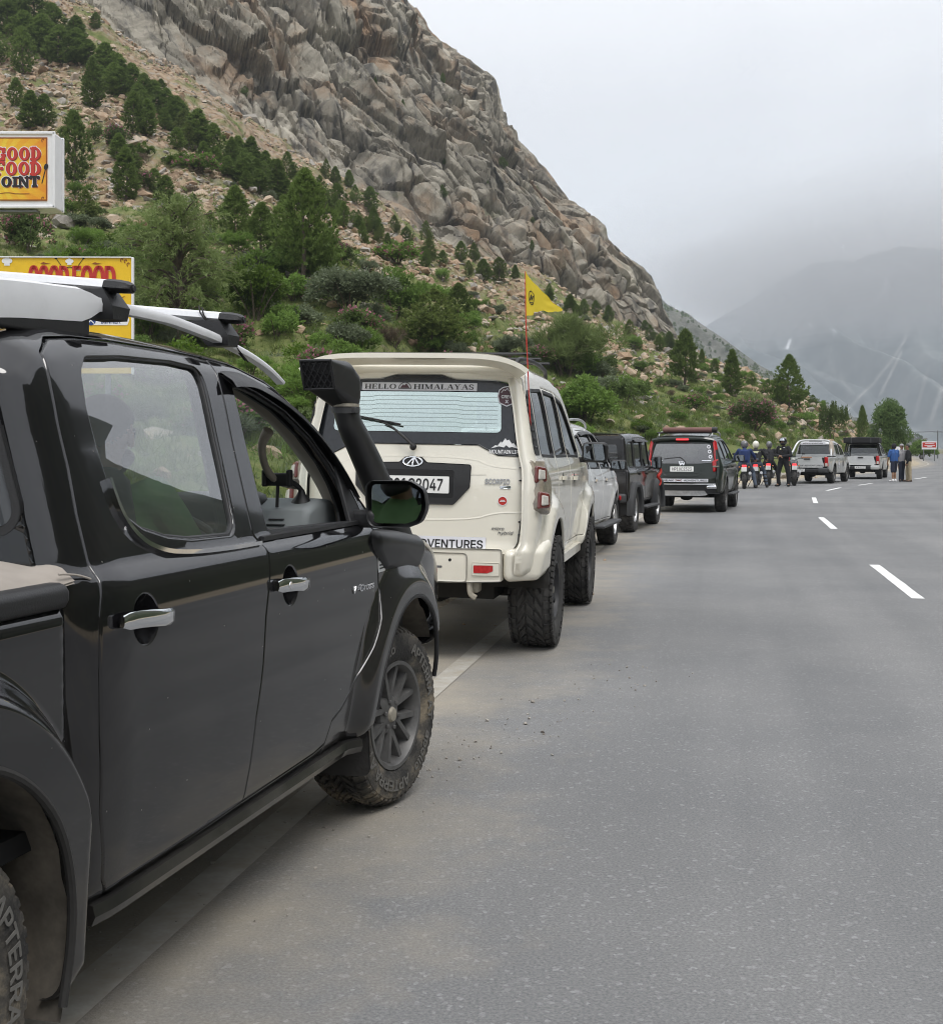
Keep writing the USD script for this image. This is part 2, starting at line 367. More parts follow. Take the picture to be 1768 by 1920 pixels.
mat("mountain_rock", {"g": ("geometry", {}), "at": ("attribute", {"attribute": "pale"}), "sn": ("attribute", {"attribute": "snow"}),
    "n": ("noise_texture", {"scale": 0.007, "detail": 11, "roughness": 0.72}), "r": ("rgb_ramp", {"ramp": [(0.3, (0.03, 0.045, 0.05)), (0.5, (0.10, 0.115, 0.115)), (0.68, (0.2, 0.205, 0.195))]}),
    "mp": ("mix", {"mix_type": "mix", "color2": (0.42, 0.40, 0.37)}), "ms": ("mix", {"mix_type": "mix", "color2": (0.85, 0.87, 0.9)}),
    "p": ("principled_bsdf", {"roughness": 0.95, "specular_ior_level": 0.1})},
    [("g.position", "n.vector"), ("n.fac", "r.fac"), ("r.color", "mp.color1"), ("at.fac", "mp.fac"), ("mp.color", "ms.color1"), ("sn.fac", "ms.fac"), ("ms.color", "p.base_color")])
earth("ridge_rock", [(0.3, (0.06, 0.07, 0.05)), (0.5, (0.11, 0.112, 0.09)), (0.7, (0.17, 0.165, 0.145))], 0.03, 0.5, 0.5, 1.0)
earth("opposite_rock", [(0.3, (0.018, 0.026, 0.012)), (0.5, (0.035, 0.042, 0.022)), (0.7, (0.07, 0.065, 0.042))], 0.02, 0.5, 0.5, 1.0)
mat("haze", {"v": ("principled_volume", {"color": (0.84, 0.925, 1.0), "density": 0.00024, "anisotropy": 0.2})}, [], surface=None, volume="v.volume")
mat("cloud", {"v": ("principled_volume", {"color": (1.0, 1.0, 1.0), "density": 0.00062, "anisotropy": 0.75})}, [], surface=None, volume="v.volume")
mat("road_paint", {"g": ("geometry", {}), "n": ("noise_texture", {"scale": 9.0, "detail": 8, "roughness": 0.75}), "r": ("rgb_ramp", {"ramp": [(0.3, (0.3, 0.3, 0.29)), (0.45, (0.74, 0.74, 0.72)), (0.8, (0.82, 0.82, 0.8))]}),
    "p": ("principled_bsdf", {"roughness": 0.7})}, [("g.position", "n.vector"), ("n.fac", "r.fac"), ("r.color", "p.base_color")])
mat("worn_paint", {"g": ("geometry", {}), "n": ("noise_texture", {"scale": 5.0, "detail": 8, "roughness": 0.75}), "r": ("rgb_ramp", {"ramp": [(0.35, (0.3, 0.27, 0.215)), (0.55, (0.36, 0.34, 0.30)), (0.75, (0.47, 0.455, 0.42))]}),
    "p": ("principled_bsdf", {"roughness": 0.8})}, [("g.position", "n.vector"), ("n.fac", "r.fac"), ("r.color", "p.base_color")])
def rocky(name, stops):
    mat(name, {"g": ("geometry", {}), "oi": ("object_info", {}), "n": ("noise_texture", {"scale": 3.0, "detail": 8, "roughness": 0.7}), "r": ("rgb_ramp", {"ramp": stops}),
               "o": ("math", {"math_type": "multiply_add", "value2": 0.5, "value3": -0.25}), "s": ("math", {"math_type": "add"}),
               "bn": ("noise_texture", {"scale": 12.0, "detail": 6}), "b": ("bump", {"strength": 0.5, "distance": 0.05}), "p": ("principled_bsdf", {"roughness": 0.92, "specular_ior_level": 0.2})},
        [("g.position", "n.vector"), ("oi.random", "o.value1"), ("n.fac", "s.value1"), ("o.value", "s.value2"), ("s.value", "r.fac"), ("r.color", "p.base_color"), ("g.position", "bn.vector"), ("bn.fac", "b.height"), ("b.normal", "p.normal")])
rocky("scree_rock", [(0.15, (0.22, 0.145, 0.095)), (0.4, (0.36, 0.255, 0.17)), (0.6, (0.43, 0.34, 0.25)), (0.9, (0.36, 0.33, 0.29))])
rocky("grey_rock", [(0.2, (0.19, 0.17, 0.15)), (0.5, (0.32, 0.295, 0.26)), (0.8, (0.40, 0.375, 0.335))])
# ------------------------------------------------------------------ the land
def W(px, py, D):
    """Photograph position at a distance (metres along the view axis) as a point of the place; used to survey the terrain."""
    return np.array([(px - 884) / FPX * D, D, EYE + (840 - py) / FPX * D])

# left edge of the carriageway, then the road as a strip of stations
EDGE = np.array([(-8.1, -34.0), (-1.13, 3.48), (0.024, 9.72), (1.1, 15.5), (3.3, 26.8), (6.0, 37.9), (9.4, 48.5), (13.0, 56.5), (18.4, 67.5), (23.4, 77.5), (31.8, 94.5), (41.5, 118), (52.8, 152), (73, 214), (94.5, 280), (118, 352)])
_d = np.r_[0, np.cumsum(np.linalg.norm(np.diff(EDGE, axis=0), axis=1))]
_st = np.linspace(0, _d[-1], 500)
edge = np.stack([PchipInterpolator(_d, EDGE[:, k])(_st) for k in (0, 1)], 1)
for _ in range(6): edge[1:-1] = (edge[:-2] + 2 * edge[1:-1] + edge[2:]) / 4
_st = np.r_[0, np.cumsum(np.linalg.norm(np.diff(edge, axis=0), axis=1))]
_t = np.gradient(edge, axis=0); _t /= np.linalg.norm(_t, axis=1, keepdims=True)
right = np.stack([_t[:, 1], -_t[:, 0]], 1)
edge_tree = cKDTree(edge)
def lateral(x, y):
    """Signed distance from the left road edge, positive towards the road, and the station along it."""
    q = np.stack([np.ravel(x), np.ravel(y)], 1)
    _, k = edge_tree.query(q)
    return ((q - edge[k]) * right[k]).sum(1).reshape(np.shape(x)), _st[k].reshape(np.shape(x))

def strip(lats, z, s0=None, s1=None, step=1):
    """A sheet along the road between lateral offsets."""
    use = np.arange(len(edge)) if s0 is None else np.nonzero((_st >= s0) & (_st <= s1))[0]
    lats = np.asarray(lats, float)
    p = edge[use][:, None] + right[use][:, None] * lats[None, :, None]
    v = np.dstack([p, np.full(p.shape[:2], z)]).reshape(-1, 3)
    uv = np.dstack([np.broadcast_to(lats, p.shape[:2]), np.broadcast_to(_st[use][:, None], p.shape[:2])]).reshape(-1, 2)
    f = grid_faces(len(use), len(lats))[:, ::-1]
    return (v, f), uv

g = np.array([-5200, -2000, -600, -150, -60, -25, 0, 25, 60, 120, 250, 500, 1000, 2500, 5200.])
gx, gy = np.meshgrid(g, g)
tag(obj("ground", (np.c_[gx.ravel(), gy.ravel(), np.full(gx.size, -0.03)], grid_faces(15, 15)), "valley"), kind="structure")
(m_, uv_) = strip([-9, -5, -2, -0.3], -0.006)
tag(obj("gravel_shoulder", m_, "dust_ground"), kind="structure")
(m_, uv_) = strip(np.r_[-0.75, -0.3, np.linspace(0, 9.2, 14)], 0.0)
tag(obj("road", m_, "asphalt", uv=uv_), kind="structure")
(m_, uv_) = strip([-0.02, 0.12], 0.004, 0, 230)
tag(obj("road_edge_line", m_, "worn_paint"), kind="structure")
(m_, uv_) = strip([9.2, 11, 14, 20], -0.006)
tag(obj("right_verge", m_, "dust_ground"), kind="structure")
# centre dashes at the surveyed places
for (x0, y0, x1, y1) in [(4.44, 12.88, 5.16, 16.6), (6.72, 24.0, 7.55, 28.0), (9.35, 35.2, 10.35, 39.2), (12.5, 45.6, 13.95, 49.0), (15.6, 52.2, 17.0, 55.0), (21.4, 62.6, 23.3, 66.4), (27.0, 73.2, 28.8, 77.0), (32.6, 85, 34.3, 88.6)]:
    a, b = np.array([x0, y0]), np.array([x1, y1]); t_ = (b - a) / np.linalg.norm(b - a); n_ = np.array([t_[1], -t_[0]]) * 0.062
    k = np.linspace(0, 1, 9); wob = rng.normal(0, 0.004, (9, 2))
    c_ = a + (b - a) * k[:, None]
    v = np.stack([c_ - n_ + wob[:, :1] * 1, c_ + n_ + wob[:, 1:]], 1).reshape(-1, 2)
    tag(obj("centre_line_dash", (np.c_[v, np.full(18, 0.004)], grid_faces(9, 2)[:, ::-1]), "road_paint"), kind="structure")

# ---- the scree slope on the left: knots (photo column: distance, photo row) surveyed along view rays
SLOPE = {  # px: [(D, py) toe, low, mid, high, foot of the cliff]
    -900: [(7.2, 865), (26, 610), (60, 330), (105, -20), (130, -180)],
    0: [(11, 850), (40, 610), (90, 352), (150, 90), (178, -20)],
    300: [(13.8, 850), (46, 618), (100, 335), (150, 190), (185, 120)],
    600: [(19.4, 848), (61, 535), (110, 420), (160, 362), (196, 328)],
    850: [(29, 847), (60, 690), (120, 548), (165, 490), (204, 462)],
    1000: [(42, 846), (80, 690), (140, 590), (180, 545), (212, 512)],
    1150: [(49, 846), (90, 712), (150, 645), (195, 615), (228, 600)],
    1275: [(57, 846), (100, 738), (160, 682), (205, 655), (248, 640)],
    1400: [(68, 845), (100, 768), (145, 706), (200, 712), (280, 740)],
    1500: [(85, 844), (112, 792), (150, 752), (200, 765), (300, 800)],
    1600: [(115, 844), (135, 818), (160, 797), (210, 800), (320, 815)],
    1700: [(190, 842), (215, 838), (240, 834), (280, 833), (360, 835)],
}
_px = np.array(sorted(SLOPE), float)
_kn = np.array([[(D, EYE + (840 - py) / FPX * D) for D, py in SLOPE[k]] for k in sorted(SLOPE)])
_kn[:, 0, 1] = -0.02
_kf = PchipInterpolator(_px, _kn.reshape(len(_px), -1))
_cols = np.arange(-900, 1701, 4.0)
_ktab = _kf(_cols).reshape(len(_cols), 5, 2)
def slope_z(x, y):
    """Height of the slope without bumps."""
    px = np.clip(884 + FPX * x / np.maximum(y, 0.1), -900, 1700)
    t = (px + 900) / 4; i = np.clip(t.astype(int), 0, len(_cols) - 2); u = (t - i)[..., None, None]
    k = _ktab[i] * (1 - u) + _ktab[i + 1] * u
    D, Z = k[..., 0], k[..., 1]
    z = np.full(np.shape(x), -0.02)
    m = np.gradient(Z, axis=-1)
    for j in range(4):   # smooth cubic pieces between the knots
        h = np.maximum(D[..., j + 1] - D[..., j], 1e-6)
        s = np.clip((y - D[..., j]) / h, 0, 1)
        s0 = (Z[..., j + 1] - Z[..., j]) / h
        sp = s0 if j == 0 else 0.5 * (s0 + (Z[..., j] - Z[..., j - 1]) / np.maximum(D[..., j] - D[..., j - 1], 1e-6))
        sn = s0 if j == 3 else 0.5 * (s0 + (Z[..., j + 2] - Z[..., j + 1]) / np.maximum(D[..., j + 2] - D[..., j + 1], 1e-6))
        c = (2 * s**3 - 3 * s**2 + 1) * Z[..., j] + (s**3 - 2 * s**2 + s) * h * sp + (-2 * s**3 + 3 * s**2) * Z[..., j + 1] + (s**3 - s**2) * h * sn
        z = np.where(y > D[..., j], c, z)
    over = np.maximum(y - D[..., 4], 0)
    return z + over * 0.12 * (px < 1290) , D
def ground_z(x, y):
    x, y = np.asarray(x, float), np.asarray(y, float)
    z, D = slope_z(x, y)
    p = np.stack([x, y, 0 * x], -1)
    rise = np.clip((y - D[..., 0]) / 9.0, 0, 1)
    bumps = (meshkit.fbm(p * 0.055, 3, 3) - 0.5) * 5.0 + (meshkit.fbm(p * 0.22 + 9, 3, 5) - 0.5) * 2.2 + (meshkit.fbm(p * 0.9 + 3, 3, 8) - 0.5) * 0.9
    bumps = bumps * np.interp(884 + FPX * x / np.maximum(y, .1), [1080, 1330], [1.0, .28])
    return z + bumps * rise * np.clip(0.35 + y / 130, 0, 1.2)

px = np.r_[np.arange(-900, -100, 16.0), np.arange(-100, 1700, 3.1), 1700]
rr = np.linspace(0, 1, 270) ** 1.35
_i = np.clip(((px + 900) / 4).astype(int), 0, len(_cols) - 1)
D0, D1 = _ktab[_i, 0, 0], _ktab[_i, 4, 0] + 40
Dm = D0[None] * 0.94 + rr[:, None] * (D1 - D0 * 0.94)[None]
X = (px[None] - 884) / FPX * Dm
Z = ground_z(X, Dm)
Z[0] = -0.25
ground_pts = np.stack([X, Dm, Z], -1)
# cover: how green the ground is (primvar of the hillside material)
PY = 840 - (Z - EYE) / Dm * FPX
cov = np.clip((PY - 330 - 0.16 * (px[None] - 300)) / 420, 0, 1) * 0.42 + 0.40
hill = obj("hillside", (ground_pts.reshape(-1, 3), grid_faces(len(rr), len(px))[:, ::-1][:, [0, 2, 1]]), "hillside", smooth=True)
UsdGeom.PrimvarsAPI(stage.GetPrimAtPath(hill)).CreatePrimvar("cover", Sdf.ValueTypeNames.FloatArray, "vertex").Set(Vt.FloatArray.FromNumpy(cov.ravel().astype(np.float32)))
tag(hill, kind="structure")

# ---- the crag: a spur that comes down towards the road
_fp = np.array([-500, 0, 150, 300, 600, 850, 1000, 1150, 1230, 1275.])
_fy = np.array([-420, -60, 30, 118, 328, 462, 512, 598, 632, 648.])
_fd = np.array([160, 172, 178, 181, 192, 199, 207, 223, 236, 244.])
_rp = np.array([-500, 0, 300, 500, 700, 770, 800, 870, 930, 948, 975, 1010, 1060, 1095, 1140, 1158, 1200, 1236, 1242, 1262, 1275.])
_ry = np.array([-2000, -1080, -640, -370, -90, 0, 38, 98, 148, 205, 258, 298, 348, 378, 414, 455, 498, 545, 575, 610, 638.])
_rd = np.array([470, 440, 400, 375, 350, 340, 336, 328, 320, 314, 308, 302, 294, 289, 284, 280, 274, 268, 264, 256, 248.])
NU, NV = 960, 530
uu = np.r_[np.linspace(-250, 1275, NU), np.full(40, 1275)]
back = np.r_[np.zeros(NU), np.linspace(0, 1, 40)]
r_ = np.random.default_rng(2)
JU = np.arange(NU + 40)[None] + r_.uniform(-.36, .36, (NV, NU + 40)); JU[:, 0] = 0; JU[:, -1] = NU + 39
JV = np.arange(NV)[:, None] + r_.uniform(-.36, .36, (NV, NU + 40)); JV[0] = 0; JV[-1] = NV - 1
ix = np.arange(NU + 40)
fd = np.interp(uu, _fp, _fd) + back * 190; rd = np.interp(uu, _rp, _rd) + back * 190
fz = EYE + (840 - PchipInterpolator(_fp, _fy)(uu)) / FPX * np.interp(uu, _fp, _fd) - 3.0
rz = EYE + (840 - np.interp(uu, _rp, _ry)) / FPX * np.interp(uu, _rp, _rd) + back * 6
pxu = uu - back * 60
FD, RD, FZ, RZ, PXU = (np.interp(JU, ix, q) for q in (fd, rd, fz, rz, pxu))
VV = np.clip(JV / (NV - 1), 0, 1)
prof = VV + 0.10 * np.sin(VV * np.pi)              # a steep face that leans back towards the top
lean_ = 0.72 * VV + 0.28 * VV**2.2
Dc = FD + (RD - FD) * lean_
Zc = FZ + (RZ - FZ) * prof
Xc = (PXU - 884) / FPX * FD + (PXU - 884) / FPX * (RD - FD) * lean_
P = np.stack([Xc, Dc, Zc], -1)
nu_, nv_ = np.gradient(gaussian_filter(P, (2, 2, 0)), axis=1), np.gradient(gaussian_filter(P, (2, 2, 0)), axis=0)
Nn = np.cross(nu_, nv_); Nn /= np.maximum(np.linalg.norm(Nn, axis=-1, keepdims=True), 1e-9)
Nn[np.isnan(Nn)] = 0
bl = np.array([0.05, -0.8, 0.55]); Nn = 0.4 * Nn + 0.6 * bl / np.linalg.norm(bl)
th = math.radians(50)
A_ = np.stack([P[..., 0] * math.cos(th) - P[..., 2] * math.sin(th), P[..., 0] * math.sin(th) + P[..., 2] * math.cos(th), P[..., 1] * 0.6], -1)
disp = np.zeros(P.shape[:2]); facet = np.zeros(P.shape[:2])
warp = (meshkit.fbm(P * 0.03, 3, 11)[..., None] - 0.5) * np.array([10, 14, 8.0])
for size, asp, amp, wgt, seed in ((17, (2.2, 1.0, 1.2), 3.4, 0.15, 1), (7.5, (2.3, .95, 1.1), 2.3, 0.3, 2), (3.6, (2.2, 0.85, 1.0), 1.7, 0.5, 3), (1.7, (2.0, 0.8, 1), 0.75, 0.45, 4)):
    q = ((A_ + warp) / (np.array(asp) * size)).reshape(-1, 3)
    lo, hi = q.min(0) - 1, q.max(0) + 1
    r_ = np.random.default_rng(seed)
    n = int(min(np.prod(hi - lo) * 1.0, 260000))
    seeds = lo + r_.random((n, 3)) * (hi - lo)
    dk, k = cKDTree(seeds).query(q, k=2)
    crack = np.clip(1 - (dk[:, 1] - dk[:, 0]) / .09, 0, 1) * (r_.random(n)[k[:, 0]] < .6); k = k[:, 0]
    off = (r_.random(n) - 0.5) * .7; dq = q - seeds[k]
    e = off[k] + np.minimum.reduce([(dq * (r_.normal(0, .95, (n, 3)) + [0, .3, 0])[k]).sum(1) + sh_ for sh_ in (0.0, .12, .2)])   # each block has a few flat faces
    disp += amp * np.clip(e, -1.0, 0.9).reshape(disp.shape) - (crack * (0, 1.0, 1.5, 1.3, .5)[seed]).reshape(disp.shape)
    facet += wgt * r_.random(n)[k].reshape(disp.shape)
disp += (meshkit.fbm(P * 0.35, 4, 21) - 0.5) * 0.8 + (meshkit.fbm(P * 0.018, 3, 31) - 0.5) * 14
disp = gaussian_filter(disp, .42)
edge_fade = np.clip(VV * 9, 0, 1) * (0.35 + 0.65 * np.clip((1 - VV) * 8, 0, 1)) * np.clip((RZ - FZ) / 30, 0.15, 1)
P = P + Nn * (disp * edge_fade)[..., None]
# the back of the spur, so that it is a body and not a sheet
rows = [P]
for k_, (dy, dz) in enumerate(((10, -2), (60, -30), (160, -150))):
    b_ = P[-1].copy(); b_[:, 1] += dy; b_[:, 2] = np.maximum(b_[:, 2] + dz, -5); rows.append(b_[None])
P = np.concatenate(rows, 0)
facet = np.vstack([facet] + [facet[-1:]] * 3)
gf = grid_faces(P.shape[0], P.shape[1]).reshape(-1, 2, 3)
flip_ = np.random.default_rng(3).random(len(gf)) < .5
a_, b_, c_, d_ = gf[:, 0, 0].copy(), gf[:, 0, 1].copy(), gf[:, 0, 2].copy(), gf[:, 1, 2].copy()
gf[flip_, 0] = np.stack([a_, b_, d_], 1)[flip_]; gf[flip_, 1] = np.stack([b_, c_, d_], 1)[flip_]
cl = obj("cliff", (P.reshape(-1, 3), gf.reshape(-1, 3)), "cliff_rock")
UsdGeom.PrimvarsAPI(stage.GetPrimAtPath(cl)).CreatePrimvar("facet", Sdf.ValueTypeNames.FloatArray, "vertex").Set(Vt.FloatArray.FromNumpy(np.clip(facet / 1.3, 0, 1).ravel().astype(np.float32)))
tag(cl, kind="structure")
cliff_pts = P

# ---- the hill behind the crag and the far range
def range_mesh(pxs, ridge_px, ridge_py, Dr, Df, zf, nv, amp, seed, gully=0.0, freq=1.0):
    ry = PchipInterpolator(ridge_px, ridge_py)(pxs)
    v_ = np.linspace(0, 1, nv)
    D = Df + (Dr - Df) * v_
    zr = EYE + (840 - ry) / FPX * Dr
    Xm = (pxs[None] - 884) / FPX * D[:, None]
    Zm = zf + (zr - zf)[None] * (v_ ** 1.15)[:, None]
    p = np.stack([Xm, np.broadcast_to(D[:, None], Xm.shape), Zm], -1)
    nz = (meshkit.fbm(p * freq / amp / 6, 6, seed) - 0.5)
    if gully:
        w_ = meshkit.fbm(p * freq / amp / 9, 3, seed + 5) * 5
        c = Xm / gully + w_ + Zm / gully * 0.35
        rid = np.abs(((c % 1) + 1) % 1 - 0.5) * 2
        nz = nz + 0.55 * (rid - 0.5) + 0.25 * (np.abs(((c * 2.7) % 1 + 1) % 1 - 0.5) * 2 - 0.5)
    fade = np.clip(v_ * 6, 0, 1)[:, None] * (0.25 + 0.75 * np.clip((1 - v_) * 6, 0, 1))[:, None]
    p[..., 2] += nz * amp * fade; p[..., 1] -= nz * amp * 1.2 * fade
    b = p[-1:].copy(); b[..., 1] += Dr * 0.12; b[..., 2] = 0
    return np.concatenate([p, b], 0)
p_ = range_mesh(np.linspace(1040, 1730, 260), [1040, 1150, 1237, 1300, 1330, 1400, 1480, 1560, 1620, 1730], [440, 505, 560, 600, 620, 665, 716, 770, 803, 838], 1100, 560, -2, 100, 16, 41, gully=60)
ridge_pts = p_
tag(obj("hill_behind", (p_.reshape(-1, 3), grid_faces(*p_.shape[:2])), "ridge_rock", smooth=True), kind="structure")
pxs = np.linspace(1150, 2700, 520)
p_ = range_mesh(pxs, [1150, 1260, 1325, 1400, 1500, 1600, 1800, 2100, 2400, 2700], [735, 668, 612, 562, 508, 482, 455, 440, 450, 470], 4300, 2500, -5, 170, 150, 51, gully=330)
far_px = 884 + FPX * p_[..., 0] / p_[..., 1]; far_py = 840 - (p_[..., 2] - EYE) / p_[..., 1] * FPX
def near_line(poly, wid):
    d = shapely.distance(LineString(poly), shapely.points(far_px.ravel(), far_py.ravel())).reshape(far_px.shape)
    return np.clip(1.3 - d / wid, 0, 1)
pale = np.maximum.reduce([near_line([(1702, 612), (1695, 640), (1672, 675), (1640, 715), (1610, 745), (1588, 770)], 2.6) * .6, near_line([(1690, 660), (1675, 690), (1650, 740)], 3) * 0.6,
                          near_line([(1765, 730), (1745, 790)], 5) * 0.5, near_line([(1660, 560), (1700, 612)], 3) * 0.5, near_line([(1740, 690), (1715, 780)], 4) * 0.35, near_line([(1560, 690), (1600, 740)], 3) * 0.3])
snow = np.maximum.reduce([near_line([(1481, 638), (1476, 652)], 3), near_line([(1516, 605), (1520, 612)], 2), near_line([(1655, 552), (1662, 530)], 5), near_line([(1668, 520), (1660, 508)], 8) * 0.8, near_line([(1562, 618), (1565, 622)], 2)])
fm = obj("far_mountain", (p_.reshape(-1, 3), grid_faces(*p_.shape[:2])), "mountain_rock", smooth=True)
for nm, a_ in (("pale", pale), ("snow", snow)):
    UsdGeom.PrimvarsAPI(stage.GetPrimAtPath(fm)).CreatePrimvar(nm, Sdf.ValueTypeNames.FloatArray, "vertex").Set(Vt.FloatArray.FromNumpy(a_.ravel().astype(np.float32)))
tag(fm, kind="structure")
# across the river, out of frame on the right and behind: what the paint and glass mirror
ys = np.linspace(-900, 900, 150); vs_ = np.linspace(0, 1, 60)
hh = np.interp(ys, [-400, 0, 300, 600], [150, 190, 320, 400]) + 110 * meshkit.fbm(np.stack([ys * 0.004, 0 * ys, 0 * ys], -1), 4, 61)
base_x = np.interp(ys, edge[:, 1], edge[:, 0]) + 13.5 + np.maximum(ys - 350, 0) * .5 + np.maximum(-34 - ys, 0) * -.185
vx = np.where(vs_ < .25, vs_ / .25 * 60, 60 + (vs_ - .25) / .75 * 300); vz = np.where(vs_ < .25, (vs_ / .25) ** .8 * .07, .07 + .93 * ((vs_ - .25) / .75) ** 1.05)
p_ = np.stack([base_x[None] + vx[:, None] + 0 * ys[None], ys[None] + 0 * vs_[:, None], -.3 + hh[None] * vz[:, None]], -1)
p_[..., 2] += (meshkit.fbm(p_ * 0.35, 3, 63) - 0.3) * 1.6 * np.clip(vs_ * 20, 0, 1)[:, None]
p_[..., 2] += (meshkit.fbm(p_ * 0.02, 5, 62) - 0.5) * 40 * np.clip(vs_ * 5, 0, 1)[:, None]
tag(obj("opposite_hill", (p_.reshape(-1, 3), grid_faces(60, 150)[:, ::-1]), "opposite_rock", smooth=True), kind="structure")

# the air and the low cloud on the far range
rc = np.random.default_rng(15)
for k, (px_, py_, rx, rz_) in enumerate([(1560, 592, 330, 17), (1760, 588, 420, 20), (1500, 566, 300, 22), (1690, 556, 560, 26), (1900, 560, 460, 26), (1560, 532, 420, 28), (1780, 522, 700, 32), (1480, 505, 260, 26), (1660, 494, 700, 36), (1880, 480, 760, 40), (1560, 470, 520, 34)]):
    s_ = trimesh.creation.icosphere(4, 1.0); v = np.array(s_.vertices)
    v = v * (0.72 + .62 * meshkit.fbm(v * 1.9 + k * 7.3, 4, 80 + k)[:, None])
    c_ = W(px_, py_, 2750)
    tag(obj("low_cloud", (v * [rx, 1150, rz_] + c_, np.array(s_.faces)), "cloud", smooth=True), kind="stuff")
hz = box((10600, 10600, 960), (0, 0, 478.5))
tag(obj("haze", hz, "haze"), kind="stuff")
# ------------------------------------------------------------------ car making: panels cut in 2D and bent onto a body surface
def resample(ring, h):
    c = np.asarray(ring.coords if hasattr(ring, "coords") else ring, float)
    out = []
    for a, b in zip(c[:-1], c[1:]):
        n = max(1, int(np.ceil(np.linalg.norm(b - a) / h)))
        out.append(a + (b - a) * (np.arange(n) / n)[:, None])
    return np.vstack(out)

def rings_of(poly):
    for g in getattr(poly, "geoms", [poly]):
        if g.area > 1e-7:
            yield g.exterior
            yield from g.interiors

